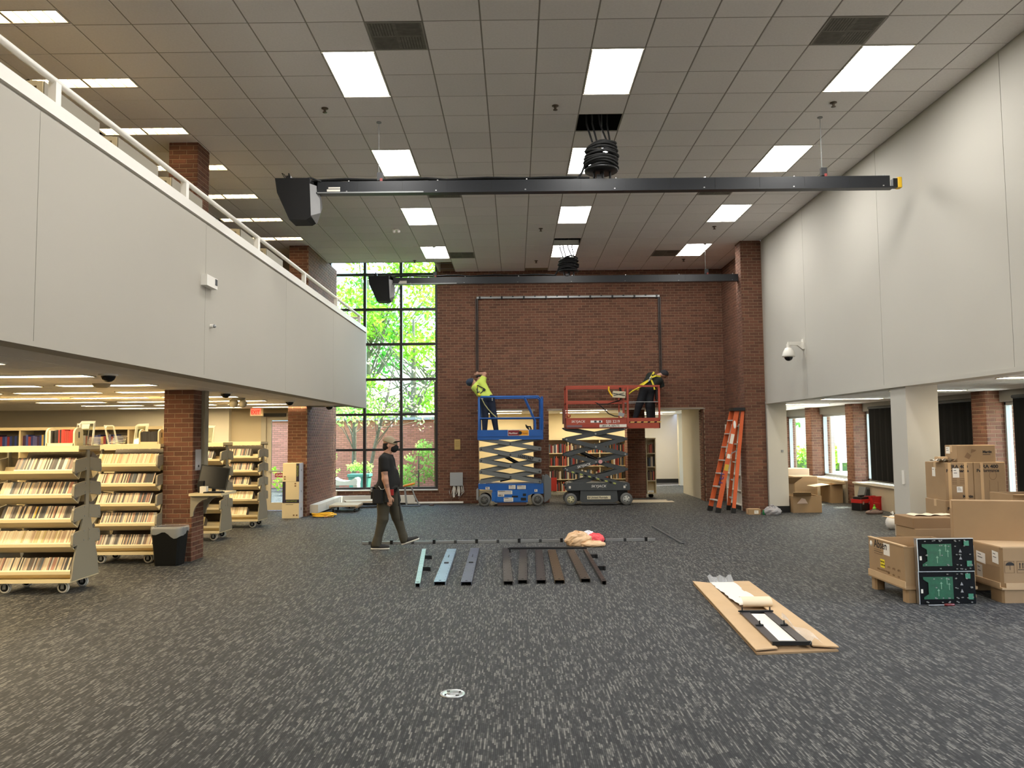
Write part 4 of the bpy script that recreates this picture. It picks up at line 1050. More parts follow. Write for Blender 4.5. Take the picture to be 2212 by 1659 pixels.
def fill(ci, zi, x0, x1, pale, single, front=True):
    global ncase
    cx, cy, _ = CARTS[ci]; x = x0; z = CART_Z[zi]
    while x < x1:
        w = rnd.choice((.014, .014, .014, .015, .022)); h = .185+rnd.choice((0, 0, 0, -.004, .004)); d = .12
        if x+w > x1: break
        y = cy-.275 if front else cy+.275
        R = Euler((-TILT if front else TILT, 0, 0 if front else PI))
        loc = (cx+x if front else cx+x+w, y, z-.012)
        if single and ncase < 296:
            o = obj_of('disc_case', case_mesh(w, h, d, spine_pale if pale else spine_dark), None, loc, R)
            yel = (ci == 0 and zi == 2 and abs(x-.0) < .016 and 'yellow' not in used)
            if yel:
                used.add('yellow'); o.data = case_mesh(w, h, d, mat('case_yellow', (220, 180, 50), .4))
                tag(o, 'yellow spined disc case in the middle tray of the nearest mobile cart', 'disc case', 'disc cases on the mobile carts')
            else:
                tag(o, 'disc case in the %s tray of the %s' % (TRN[zi], CN[ci]), 'disc case', 'disc cases in the %s tray of the %s' % (TRN[zi], CN[ci]))
            ncase += 1
        else:
            vs, fs, mi = case_geo(w, h, d); M = Matrix.LocRotScale(Vector(loc), R, None)
            tgt = rest_p if pale else rest_d; b = len(tgt.v)
            tgt.v.extend(tuple(M @ Vector(p)) for p in vs)
            for f, m in zip(fs, mi): tgt.f.append(tuple(i+b for i in f)); tgt.m.append(m); tgt.s.append(False)
        x += w+.0012
used = set()
E_ = CL/2-.02
for zi, x0, pale in ((4, -.24, False), (3, -.40, False), (2, -.38, False), (1, -.42, True), (0, -.44, False)): fill(0, zi, x0, E_, pale, True)
for zi, x0, x1, pale in ((4, -.40, E_, True), (3, -.42, E_-.03, False), (2, -.40, E_-.06, False), (1, -.34, E_-.01, False), (0, -.40, E_, False)): fill(1, zi, x0, x1, pale, True)
for zi, x0, x1, pale in ((4, -.45, E_-.12, False), (3, -.45, E_-.1, False), (1, -.4, E_-.24, True), (0, -.45, E_-.25, True)): fill(2, zi, x0, x1, pale, False)
for zi, x0, x1, pale in ((4, -.30, E_-.14, False), (3, -.30, E_-.09, False), (2, -.30, E_-.18, False), (1, -.33, E_-.1, True), (0, -.30, E_-.2, True)): fill(3, zi, x0, x1, pale, False)
for ci in range(4):
    for zi in range(5): fill(ci, zi, -.40, .38, zi % 2 == 0, False, False)
for mb, nm, lb in ((rest_d, spine_dark, 'rows of dark spined disc cases on the farther mobile carts'), (rest_p, spine_pale, 'rows of pale spined disc cases on the farther mobile carts')):
    mb.build('disc_case_rows', [nm, label_m, case_side], None, label=lb, cat='disc cases', kind='stuff')

# things on the cart tops
TOPZ = 1.668
def book_holder(x0, x1, y, label):
    t = thing('book_holder', label, 'book holder', ((x0+x1)/2, y, TOPZ), group='wooden book holders on the cart tops')
    h = (x1-x0)/2
    MB().box(-h, -.09, 0, h, .09, .03).build('base', cream, t)
    for s in (-1, 1):
        pts = [(-.09, 0), (.09, 0), (.09, .15)]+[(.09*math.cos(PI*k/8), .15+.06*math.sin(PI*k/8)) for k in range(1, 8)]+[(-.09, .15)]
        o = MB().prism(pts, 'x', s*h-.01, s*h+.01).build('end_board', cream, t)
        MB().cbox(s*h-.0115, -.022, .09, s*h+.0115, .022, .16, .01).build('hand_slot', dark_grey, o)
def book_run(x0, x1, y, z, m, label, group, hs=(.14, .18), ws=(.014, .024), d=.14, name='book', cap=400, cat='book', face=-1):
    x = x0; n = 0
    while x < x1 and n < cap:
        w = rnd.uniform(*ws); h = rnd.uniform(*hs)
        if x+w > x1: break
        o = MB().box(0, 0, 0, w, d, h, 0).box(.0015, .003, h-.004, w-.0015, d+.002, h-.0035, 1)
        o = o.build(name, [m, paper]); o.location = (x, y, z)
        tag(o, label, cat, group); x += w+.0015; n += 1
book_holder(-5.42, -5.10, 9.17, 'cream wooden book holder on the nearest cart, full of red and dark books')
book_run(-5.405, -5.34, 9.10, TOPZ+.03, mat_ramp('dvd_grey', [(200, 196, 188), (50, 48, 46), (120, 116, 110)]), 'grey spined book at the holder left end on the nearest cart', 'books in the holder on the nearest cart', (.13, .15))
book_run(-5.335, -5.115, 9.10, TOPZ+.03, mat_ramp('dvd_red', [(40, 34, 34), (170, 44, 38), (190, 56, 44), (30, 28, 30), (150, 50, 40)]), 'red or black book in the holder on the nearest cart', 'books in the holder on the nearest cart', (.14, .16))
book_holder(-5.36, -5.09, 11.3, 'cream wooden book holder on the second cart, full of black books')
book_run(-5.345, -5.105, 11.23, TOPZ+.03, mat('book_black', (44, 42, 42), .5, rand=.3), 'black book in the holder on the second cart', 'books in the holder on the second cart', (.14, .15))
def stand(x, y, label, n=1, rz=0, lean=.25):
    t = thing('acrylic_stand', label, 'display stand', (x, y, TOPZ+.002), rz, group='clear acrylic display stands on the cart tops')
    for k in range(n):
        o = k*.02
        MB().bar((0, .06+o, .0), (0, .06+o+lean*.26, .26+o*.4), .15, .004, up=(0, 1, 0)).build('back_plate', acrylic, t)
        q = .06+o+lean*.26; z = .26+o*.4
        MB().bar((-.076, q, z), (.076, q, z), .008, .008).bar((-.075, .06+o, 0), (-.075, q, z), .005, .005).bar((.075, .06+o, 0), (.075, q, z), .005, .005).build('polished_edge', mat('acrylic_edge', (214, 212, 200), .3), t)
    MB().box(-.075, -.06, 0, .075, .07, .005).box(-.075, -.062, 0, .075, -.058, .03).build('foot_plate', acrylic, t)
stand(-5.20, 9.34, 'lone clear acrylic stand behind the red books on the nearest cart')
stand(-5.06, 9.20, 'stack of clear acrylic stands at the right end of the nearest cart', 4, .2)
stand(-5.70, 11.25, 'clear acrylic stand leaning sideways on the second cart', 2, 1.2, .35)
stand(-5.50, 11.42, 'tall stack of clear acrylic stands in the middle of the second cart', 5)
stand(-5.12, 11.48, 'clear acrylic stand at the pillar end of the second cart', 2)
stand(-5.38, 13.7, 'cream looking stack of acrylic stands on the third cart', 5)
t = thing('paper_stack', 'fanned stack of white cards on the second cart', 'paper stack', (-5.64, 11.2, TOPZ+.001))
for k in range(6): MB().obox((-.03+k*.01, 0, .012+k*.02), (.16, .12, .006), (0, .15-k*.03, k*.12)).build('card', paper, t)
t = thing('paper_stack', 'fanned stack of white cards at the end of the nearest cart', 'paper stack', (-5.0, 9.36, TOPZ+.001))
for k in range(6): MB().obox((0, 0, .012+k*.016), (.13, .12, .006), (0, .1-k*.03, k*.1)).build('card', paper, t)

# tall fixed shelving behind the carts
t = thing('library_shelf', 'long cream library shelf behind the mobile carts under the balcony', 'shelf', (-7.5, 13.2, 0))
MB().box(-2.5, .16, 0, 1.95, .2, 1.93).build('back_panel', taupe, t)
for x in (-2.5, -1.6, -.7, .2, 1.1, 1.93): MB().box(x-.015, -.2, 0, x+.015, .2, 1.93).build('upright', cream, t)
for z in (.08, .45, .82, 1.19, 1.56): MB().box(-2.5, -.2, z, 1.95, .16, z+.03).build('shelf_board', cream, t)
MB().box(-2.52, -.22, 1.90, 1.97, .22, 1.95).build('top_board', cream, t)
book_run(-9.0, -5.9, 13.06, 1.592, book_cols, 'book on the tall shelf behind the carts', 'books on the tall shelf behind the carts', (.19, .24), (.03, .045), .18, cap=62)

# ------------------------------------------------------------------ shelves in the room behind
def rear_shelf(x0, x1, y, label, books, seed):
    t = thing('library_shelf', label, 'shelf', ((x0+x1)/2, y, 0)); h = (x1-x0)/2
    MB().box(-h, .12, .18, h, .14, 1.62).build('back_panel', cream, t)
    nb = max(1, int(round(2*h/.9)))
    for k in range(nb+1):
        x = -h+2*h*k/nb; MB().box(x-.012, -.14, .10, x+.012, .14, 1.62).build('upright', cream, t)
    for z in (.10, .45, .83, 1.20): MB().box(-h, -.15, z, h, .13, z+.025).build('shelf_board', cream, t)
    MB().box(-h-.01, -.16, 1.60, h+.01, .16, 1.64).build('top_board', cream, t)
    for x in (-h+.1, 0, h-.1): MB().lathe([(.02, -.02), (.05, -.02), (.05, .02), (.02, .02)], (x, 0, .05), 14, axis='y').cyl((x, 0, .06), (x, 0, .11), .02, 8).build('caster', rubber, t)
    return t
rear_shelf(.62, 3.35, 23.0, 'cream mobile shelf of books seen behind the orange red lift', True, 1)
rest = MB(); nb = 0
for z in (.475, .855, 1.225, .125):
    x = .64
    while x < 3.30:
        w = rnd.uniform(.022, .045); h = rnd.uniform(.20, .28)
        if rnd.random() < .06: x += .08
        if nb < 150 and z > .2 and 1.0 < x < 2.9 or (nb < 150 and z > 1.2):
            o = MB().box(0, 0, 0, w, .18, h).build('book', book_mixed); o.location = (x, 22.87, z)
            tag(o, 'book on the %s board of the shelf behind the red lift' % {1.225: 'upper', .855: 'middle', .475: 'lower'}[z], 'book', 'books on the %s board behind the lift' % {1.225: 'upper', .855: 'middle', .475: 'lower'}[z]); nb += 1
        else: rest.box(x, 22.87, z, x+w, 23.05, z+h)
        x += w+.002
rest.build('book_rows', book_mixed, None, label='remaining rows of books on the shelf in the room behind', cat='books', kind='stuff')
o = MB().box(1.02, 22.78, .14, 1.18, 22.84, .52).build('red_bin', mat('bin_red', (176, 50, 36), .5)); tag(o, 'upright red binder end at the foot of the rear book shelf', 'binder')
t = rear_shelf(3.62, 3.86, 21.95, 'narrow end of a mobile book cart beside the inner brick pillar', True, 2)
for z in (.475, .855, 1.225):
    book_run(3.65, 3.83, 21.83, z, book_mixed, 'book on the narrow cart by the inner pillar', 'books on the narrow cart end', (.2, .28), (.025, .04), .18)

# white bookcase in the corner behind the ladder
t = thing('bookcase', 'white metal bookcase standing in the brick corner behind the ladder', 'bookcase', (5.27, 18.55, 0))
X0, X1, Yb, Yt = -.17, .18, -.62, .62
mb = MB(); mb.box(X1-.02, Yb, .06, X1, Yt, 1.96).build('back_panel', white_paint, t)
for y in (Yb, Yt-.02): MB().box(X0, y, 0, X1-.02, y+.02, 1.96).build('side_panel', white_paint, t)
for z in (.10, .42, .78, 1.15, 1.52, 1.93): MB().box(X0, Yb+.02, z, X1-.02, Yt-.02, z+.025).build('shelf_board', white_paint, t)
MB().box(X0+.01, Yb+.02, 0, X0+.03, Yt-.02, .1).build('kick_plate', black_matte, t)
for z, ys in ((.125, (-.55, -.1)), (.445, (-.3, .25)), (.805, (-.58, -.2)), (1.175, (-.5, -.3))):
    y = ys[0]
    while y < ys[1]:
        w = rnd.uniform(.018, .03); h = rnd.uniform(.2, .27)
        o = MB().box(0, 0, 0, .16, w, h).build('book', mat('book_white', (206, 202, 192), .6, rand=.25)); o.location = (5.27-.14, 18.55+y, z); tag(o, 'pale book on a shelf of the bookcase behind the ladder', 'book', 'books in the white bookcase'); y += w+.003

# ------------------------------------------------------------------ computer shelf on the pillar
t = thing('pillar_desk', 'cream bracket shelf fixed to the side of the brick pillar', 'shelf', (-4.61, 11.45, .93))
MB().box(.0, -.32, 0, .46, .28, .035).build('shelf_top', cream, t)
pts = [(0, 0), (.26, 0), (.24, -.05)]+[(.24-.20*math.sin(k*PI/14), -.05-.24*(1-math.cos(k*PI/14))) for k in range(1, 8)]+[(0, -.30)]
for y in (-.26, .2): MB().prism(pts, 'y', y, y+.03).build('bracket', taupe, t)
t = thing('monitor', 'black flat monitor tilted back on the pillar shelf', 'monitor', (-4.36, 11.38, .966), rot=(0, 0, .15))
MB().cbox(-.12, -.1, 0, .12, .1, .012, .03).build('stand_base', black, t)
MB().bar((0, .04, .01), (0, .05, .16), .05, .02, up=(0, 1, 0)).build('stand_neck', black, t)
f_ = MB(); f_.T = Matrix.Translation((0, .02, .20)) @ Euler((-.12, math.radians(9), 0)).to_matrix().to_4x4()
f_.box(-.20, -.02, -.15, .20, .02, .17); f_.build('screen_case', black, t)
s_ = MB(); s_.T = f_.T; s_.box(-.185, -.0215, -.13, .185, -.02, .155); s_.build('screen', mat('screen_off', (14, 16, 20), .15), t)
o = tag(MB().box(-4.55, 11.30, .966, -4.47, 11.42, 1.13).box(-4.545, 11.296, .975, -4.475, 11.3, 1.12).build('mini_computer', black), 'small black computer box behind the note pad on the pillar shelf', 'computer')
o = tag(MB().box(-4.47, 11.17, .966, -4.38, 11.25, 1.06).build('note_pad', paper), 'block of note paper on the pillar shelf', 'note pad')
t = thing('keyboard', 'black keyboard lying in front of the tilted monitor', 'keyboard', (-4.28, 11.20, .966), rz=-.05)
MB().box(-.13, -.06, 0, .13, .06, .015).build('body', black, t)
mb = MB()
for i in range(12):
    for j in range(4): mb.box(-.12+i*.02, -.05+j*.026, .015, -.104+i*.02, -.03+j*.026, .02)
mb.build('key', dark_grey, t, kind='stuff')
o = thing('wall_notice', 'pale notice sheet on the side of the pillar above the shelf', 'notice', (-4.595, 11.46, 1.40))
MB().box(-.012, -.14, -.12, -.002, .06, .18).build('sheet', mat('notice_grey', (178, 176, 178), .6), o)
MB().cyl((-.004, -.03, -.06), (.004, -.03, -.06), .018, 8).build('lock', black, o)
# waste bin
t = thing('waste_bin', 'black waste bin with a clear liner at the pillar foot', 'bin', (-4.80, 10.99, 0))
def ring(w, d, z, c=.03): return [(-w+c, -d, z), (w-c, -d, z), (w, -d+c, z), (w, d-c, z), (w-c, d, z), (-w+c, d, z), (-w, d-c, z), (-w, -d+c, z)]
mb = MB(); vs = ring(.165, .12, .002)+ring(.205, .155, .50)+ring(.195, .145, .50)+ring(.158, .113, .02)
mb.add(vs, [(i+8*k, (i+1) % 8+8*k, (i+1) % 8+8*k+8, i+8*k+8) for k in range(3) for i in range(8)]+[tuple(range(24, 32)), tuple(reversed(range(8)))]); mb.build('bin_body', mat('bin_black', (11, 12, 12), .7, spec=.25), t)
mb = MB(); n = 40; vs = []
for k in range(n):
    a = 2*PI*k/n; sx, sy = max(-1, min(1, 1.25*math.cos(a)))*.212, max(-1, min(1, 1.25*math.sin(a)))*.162
    for z, f in ((.525, .96), (.535, 1.0), (.50, 1.03), (.42+.035*math.sin(k*.5)+.02*math.sin(k*1.1), 1.02)): vs.append((sx*f, sy*f, z))
mb.add(vs, [(k*4+j, ((k+1) % n)*4+j, ((k+1) % n)*4+j+1, k*4+j+1) for k in range(n) for j in range(3)], 0, True); mb.build('bin_liner', film, t)
# ------------------------------------------------------------------ cartons and crates
def carton(name, label, x0, y0, z0, x1, y1, z1, m=None, open_top=False, tape=True, rz=0., cat='box', group=None):
    m = m or card
    cx, cy = (x0+x1)/2, (y0+y1)/2; t = thing(name, label, cat, (cx, cy, z0), rz, group)
    w, d, h = (x1-x0)/2, (y1-y0)/2, z1-z0
    if open_top:
        e = .012
        MB().box(-w, -d, 0, w, -d+e, h).box(-w, d-e, 0, w, d, h).box(-w, -d+e, 0, -w+e, d-e, h).box(w-e, -d+e, 0, w, d-e, h).box(-w+e, -d+e, 0, w-e, d-e, .012).build('body', m, t)
    else:
        c = .006
        mb = MB(); vs = ring(w, d, 0, c)+ring(w, d, h-c, c)+ring(w-c, d-c, h, c)
        mb.add(vs, [(i+8*k, (i+1) % 8+8*k, (i+1) % 8+8*k+8, i+8*k+8) for k in range(2) for i in range(8)]+[tuple(range(16, 24)), tuple(reversed(range(8)))]); mb.build('body', m, t)
        if tape: MB().box(-w+.004, -.03, h, w-.004, .03, h+.0012).box(-w-.0012, -.03, h-.09, -w, .03, h).build('tape', card_l, t)
    return t
def flap(t, p, q, out, m=None):
    """rigid flap hinged along p-q (world), reaching by vector out"""
    p, q, o = Vector(p), Vector(q), Vector(out); n = (q-p).cross(o).normalized()*.003
    a = (q-p).normalized()*.008
    vs = [p-n, q-n, q+o-a-n, p+o+a-n, p+n, q+n, q+o-a+n, p+o+a+n]
    MB().add(vs, BOXF).build('flap', m or card_l, t, world=True)
def sticker(t, pts, m=None, lines=0):
    """flat label given by its four world corners (bl, br, tr, tl)"""
    a, b, c_, d = [Vector(p) for p in pts]; n = (b-a).cross(d-a).normalized()*.0012
    o = MB().add([a+n, b+n, c_+n, d+n], [(0, 1, 2, 3)]).build('label_sheet', m or paper, t, world=True)
    if lines:
        mb = MB(); e = n*.6
        for i in range(lines):
            f = .2+.55*i/max(1, lines); g0, g1 = .15, .55+.25*((i*7) % 3)/2
            P = lambda u, v: a+(b-a)*u+(d-a)*v+n+e
            mb.quad(P(g0, 1-f-.06), P(g1, 1-f-.06), P(g1, 1-f), P(g0, 1-f))
        mb.build('label_print', dark_grey, o, world=True, kind='stuff')
    return o

# open pallet crate, front left
CX0, CX1, CY0, CY1 = 3.95, 4.66, 8.12, 8.93
t = thing('pallet_crate', 'open cardboard pallet crate with printed side and yellow label', 'crate', (4.30, 8.52, 0), group='cardboard pallet crates')
e = .02
MB().box(CX0, CY0, .15, CX0+e, CY1, .56).box(CX1-e, CY0, .15, CX1, CY1, .56).box(CX0+e, CY0, .15, CX1-e, CY0+e, .56).box(CX0+e, CY1-e, .15, CX1-e, CY1, .56).build('wall', card, t, world=True)
MB().box(CX0-.012, CY0-.012, .135, CX1+.012, CY1+.012, .165).build('pallet_tray', card, t, world=True)
MB().box(CX0-.013, CY0-.013, .15, CX0-.003, CY1+.01, .215).build('lip', card_l, t, world=True)
for (a, b) in ((CX0+.01, CY0), (CX0+.01, CY1-.11), (CX1-.12, CY0), (CX1-.12, CY1-.11)):
    MB().cbox(a, b, 0, a+.11, b+.11, .137, .02).build('foot', card, t, world=True)
MB().box(CX0-.006, CY0-.006, .56, CX0+.03, CY1+.006, .572).build('rim', card_l, t, world=True)
text('Absen', t, (CX0-.001, 8.80, .475), FACE_X, .12, print_m, bold=.0012)
for z, L, h in ((.448, .16, .008), (.430, .20, .004), (.405, .19, .008)): MB().box(CX0-.0015, 8.80-L, z, CX0, 8.80, z+h).build('print_line', print_m if h < .005 else faint_print, t, world=True)
sticker(t, [(CX0, 8.575, .42), (CX0, 8.435, .42), (CX0, 8.435, .545), (CX0, 8.575, .545)], None, 1)
o = sticker(t, [(CX0, 8.66, .275), (CX0, 8.56, .275), (CX0, 8.56, .365), (CX0, 8.66, .365)], mat('label_bright', (236, 214, 40), .6))
text('MASTER', o, (CX0-.002, 8.655, .33), FACE_X, .024, print_m); text('CARTON', o, (CX0-.002, 8.655, .295), FACE_X, .024, print_m)
text('MESSA OUTPUT REMARK', t, (CX0-.001, 8.74, .24), FACE_X, .026, faint_print)
for y in (8.50, 8.39, 8.28): text('x(15)', t, (CX0-.001, y, .295), FACE_X, .028, faint_print); text('45N', t, (CX0-.001, y, .23), FACE_X, .024, faint_print)
MB().lathe([(0, -.001), (.032, -.001), (.032, 0)], (CX0, 8.87, .50), 16, axis='x').build('round_sticker', paper, t, world=True)
MB().box(CX0+.05, CY0+.3, .30, CX1-.05, CY1-.1, .42).build('inner_tray', card_l, t, world=True)

# LED modules leaning on the crate
pcb = mat('circuit_green', (18, 88, 54), .45, noise=(30, .25))
for k, (z0, lab) in enumerate(((0.0, 'lower black display module with green circuit board'), (.328, 'upper black display module stacked on the lower one'))):
    t = thing('display_module', lab, 'display module', (4.335, 8.075, z0), rot=(math.radians(-1.5), 0, math.radians(1.0)), group='two display modules leaning on the crate')
    w, h = .288, .325
    MB().box(-w, -.02, 0, w, .03, h).build('frame', mat('module_black', (8, 8, 9), .75, spec=.2), t)
    MB().box(-w-.001, -.022, 0, -w+.008, .03, h).box(-w, -.024, h-.006, w, .031, h+.001).build('edge_trim', chrome, t)
    g_ = MB().prism([(-.22, .05), (.06, .05), (.06, .27), (-.24, .27), (-.24, .245), (-.19, .215), (-.19, .10), (-.24, .07), (-.24, .05)], 'y', -.026, -.02).build('circuit_board', pcb, t)
    mb = MB()
    for (x, z) in ((-.06, .19), (-.0, .235), (-.09, .12), (.02, .18)):
        mb.box(x-.003, -.0275, z-.04, x+.003, -.026, z+.03).prism([(x-.014, z+.012), (x+.014, z+.012), (x, z+.032)], 'y', -.0275, -.026)
    mb.build('board_arrow', mat('board_print', (130, 170, 140), .5), g_)
    mb = MB(); rr = random.Random(k+4)
    for i in range(46):
        x = rr.choice((-.2, -.12, -.05, .02, .1, .15, .2, .25))+rr.uniform(-.012, .012); z = rr.choice((.02, .06, .16, .25, .3))+rr.uniform(-.006, .006)
        mb.box(x-.007, -.030, z-.004, x+.007, -.02, z+.004)
    mb.build('connector', mat('connector_grey', (140, 140, 134), .5), t, kind='stuff')
    MB().box(.21, -.027, .045, .26, -.02, .10).box(.19, -.027, .25, .24, -.02, .30).build('small_board', mat('circuit_pale', (58, 130, 100), .5), t)
    mb = MB()
    for z in (.13, .20): mb.prism([(.135, z-.016), (.165, z-.016), (.15, z+.018)], 'y', -.024, -.02)
    mb.build('warning_mark', mat('mark_grey', (150, 150, 150), .6), t)
    for z in (.06, .14, .22, .29): MB().box(w, -.01, z, w+.012, .02, z+.03).build('latch', mat('latch_tan', (170, 140, 100), .6), t)
    MB().box(-.265, -.0215, .11, -.245, -.02, .15).build('serial_sticker', paper, t)
t = thing('screwdriver', 'screwdriver with a dark red handle lying before the display modules', 'screwdriver', (4.23, 7.965, .012), rz=.05)
MB().cyl((-.14, 0, 0), (.02, 0, 0), .005, 8).build('shaft', chrome, t)
MB().lathe([(0, .02), (.012, .022), (.014, .05), (.010, .075), (.014, .12), (0, .125)], n=12, axis='x').build('handle', mat('handle_red', (110, 34, 34), .4), t)

# second pallet crate, front right
t = thing('pallet_crate', 'closed cardboard pallet crate with umbrella mark at the right edge', 'crate', (5.5, 8.55, 0), group='cardboard pallet crates')
QX0, QX1, QY0, QY1 = 4.90, 6.1, 8.07, 8.98
MB().prism([(QX0+.02, QY0), (QX1, QY0), (QX1, QY1), (QX0, QY1), (QX0, QY0+.03)], 'z', .15, .55).build('body', card, t, world=True)
MB().box(QX0-.012, QY0-.014, .135, QX1+.01, QY1+.01, .155).box(QX0+.03, QY0-.016, .15, QX1, QY0-.002, .20).box(QX0-.014, QY0+.02, .15, QX0-.002, QY1, .20).build('pallet_tray', card_l, t, world=True)
for (a, b) in ((QX0+.0, QY0), (QX0, QY1-.25), (QX1-.3, QY0), (QX1-.3, QY1-.25)):
    MB().cbox(a, b, 0, a+.3, b+.22, .137, .02).build('foot', card, t, world=True)
MB().box(QX0, QY0, .55, QX1, QY1, .562).build('lid', card_l, t, world=True)
sticker(t, [(QX0, 8.50, .36), (QX0, 8.34, .345), (QX0, 8.34, .455), (QX0, 8.50, .47)], None, 2)
sticker(t, [(QX0, 8.22, .39), (QX0, 8.115, .38), (QX0, 8.115, .50), (QX0, 8.22, .51)], None, 2)
sticker(t, [(QX0, 8.50, .20), (QX0, 8.40, .19), (QX0, 8.40, .33), (QX0, 8.50, .34)], mat('label_grey', (190, 180, 164), .7), 2)
# umbrella and arrows
fz = QY0-.0015
o = MB().add([(4.985+.045*math.cos(PI*k/10), fz, .375+.035*math.sin(PI*k/10)) for k in range(11)], [tuple(reversed(range(11)))]).box(4.983, fz, .33, 4.987, fz+.001, .375).build('umbrella_mark', print_m, t, world=True)
mb = MB()
for x in (5.085, 5.115): mb.box(x-.004, fz, .345, x+.004, fz+.001, .385).add([(x-.010, fz, .385), (x+.010, fz, .385), (x, fz, .405)], [(0, 1, 2)])
mb.box(5.065, fz, .33, 5.135, fz+.001, .336).build('arrow_mark', print_m, t, world=True)
mb = MB()
for x0 in (4.93, 5.055):
    for a in ((x0, .30, x0+.10, .304), (x0, .416, x0+.10, .42), (x0, .30, x0+.004, .42), (x0+.096, .30, x0+.10, .42)): mb.box(a[0], fz, a[1], a[2], fz+.001, a[3])
mb.build('mark_frame', faint_print, t, world=True)

# big flat carton standing on that crate
t = carton('flat_carton', 'big plain flat carton standing on the closed crate', 4.78, 8.52, .563, 6.02, 8.64, .985, card, rz=-.30)
t.location = (5.36, 8.53, .563); WM[t.name] = Matrix.LocRotScale(t.location, t.rotation_euler, None)
# stack of six thin cartons
for k in range(6):
    nm = ('lowest', 'second lowest', 'third from the floor', 'third from the top', 'second highest', 'topmost')[k]
    carton('thin_carton', 'thin carton in the stack beside the white column, %s' % nm, 4.60+.006*math.sin(k*2.2), 9.20+.008*math.sin(k*1.3), .1235*k, 5.08+.006*math.sin(k*2.2), 9.66+.008*math.sin(k*1.3), .1235*k+.121, card_d if k % 2 else card, tape=False, group='stack of thin cartons')
t = thing('foam_sheet', 'pale packing sheet lying on the stack of thin cartons', 'packing sheet', (4.90, 9.48, .74))
mb = MB(); n = 14; vs = []
for i in range(n+1):
    for y in (-.10, .10): vs.append((-.2+.5*i/n, y+.03*math.sin(i), .004+.012*abs(math.sin(i*.7))))
mb.add(vs, [(2*i, 2*i+2, 2*i+3, 2*i+1) for i in range(n)], 0, True); mb.build('sheet', mat('foam', (236, 214, 184), .8), t)
# shipping cartons with product print
def shipping(label, x0, y0, z0, x1, z1, d=.5, body='ERA 400', sub='Performance', top=True, maker=True, stick=False):
    t = carton('shipping_carton', label, x0, y0, z0, x1, y0+d, z1, card, group='stack of shipping cartons')
    if body: text(body, t, ((x0+x1)/2-.13, y0-.001, z1-.075), FACE_Y, .062, print_m, sx=1.1, bold=.002); text(sub, t, ((x0+x1)/2-.17, y0-.001, z1-.125), FACE_Y, .056, print_m, bold=.0018)
    if maker: text('Martin', t, (x1-.15, y0-.001, z0+.03), FACE_Y, .05, print_m, bold=.002)
    return t
A = shipping('carton with two white labels in the stack behind the white column', 5.585, 10.3, .845, 5.95, 1.33)
sticker(A, [(5.68, 10.299, 1.135), (5.765, 10.299, 1.135), (5.765, 10.299, 1.255), (5.68, 10.299, 1.255)], None, 2)
sticker(A, [(5.725, 10.299, .945), (5.80, 10.299, .945), (5.80, 10.299, 1.02), (5.725, 10.299, 1.02)], None, 3)
sticker(A, [(5.584, 10.62, 1.14), (5.584, 10.54, 1.14), (5.584, 10.54, 1.26), (5.584, 10.62, 1.26)], None, 1)
mb = MB()
for i in range(4):
    for j in range(2): mb.box(5.67+.10*j, 10.298, 1.05+.022*i, 5.73+.10*j, 10.299, 1.058+.022*i)
mb.build('print_rows', faint_print, A, world=True, kind='stuff')
MB().box(5.62, 10.298, .85, 5.66, 10.299, 1.326).box(5.83, 10.298, .85, 5.87, 10.299, 1.326).build('tape_band', mat('tape_tan2', (196, 158, 106), .5), A, world=True)
B = shipping('carton at the right of the stack, next to the shade gap', 5.955, 10.3, .845, 6.37, 1.33, maker=False)
MB().box(6.04, 10.298, .85, 6.08, 10.299, 1.326).build('tape_band', MATS['tape_tan2'], B, world=True)
mb = MB()
for q in range(20):
    a0, a1 = 2*PI*q/20, 2*PI*(q+1)/20
    mb.quad((6.2+.05*math.cos(a0), 10.298, 1.16+.06*math.sin(a0)), (6.2+.05*math.cos(a1), 10.298, 1.16+.06*math.sin(a1)), (6.2+.043*math.cos(a1), 10.298, 1.16+.053*math.sin(a1)), (6.2+.043*math.cos(a0), 10.298, 1.16+.053*math.sin(a0)))
mb.box(6.15, 10.298, .94, 6.155, 10.299, 1.1).box(6.15, 10.298, .94, 6.26, 10.299, .945).box(6.26, 10.298, .94, 6.265, 10.299, 1.08)
mb.build('fixture_drawing', faint_print, B, world=True)
for k, (z0, z1) in enumerate(((.0, .42), (.422, .842))):
    a = shipping('carton under the two labelled ones, %s layer, left' % ('floor' if k == 0 else 'middle'), 5.56, 10.28, z0, 5.945, z1)
    b = shipping('carton under the two labelled ones, %s layer, right' % ('floor' if k == 0 else 'middle'), 5.955, 10.30, z0, 6.37, z1)
Tp = shipping('carton lying on top of the shipping carton stack', 5.77, 10.33, 1.331, 6.27, 1.553, .30, None, None, maker=False)
text('Martin', Tp, (6.10, 10.329, 1.45), FACE_Y, .045, print_m, bold=.002); MB().box(6.10, 10.328, 1.425, 6.2, 10.329, 1.432).build('print_line', print_m, Tp, world=True)
mb = MB().prism([(5.86, 1.40), (5.92, 1.37), (5.95, 1.42), (5.90, 1.46)], 'y', 10.328, 10.33).prism([(5.95, 1.45), (6.0, 1.47), (6.02, 1.49), (5.96, 1.50)], 'y', 10.328, 10.33); mb.build('fixture_drawing', faint_print, Tp, world=True)
sticker(Tp, [(5.769, 10.60, 1.44), (5.769, 10.50, 1.44), (5.769, 10.50, 1.53), (5.769, 10.60, 1.53)], None, 2)
carton('small_carton', 'small carton wedged beside the topmost shipping carton', 5.62, 10.5, 1.331, 5.74, 10.62, 1.40, card_l)
t = thing('open_sheet', 'crumpled pale paper on the shipping cartons beside the column', 'paper', (5.60, 10.40, 1.333))
mb = MB(); vs = []; n = 10
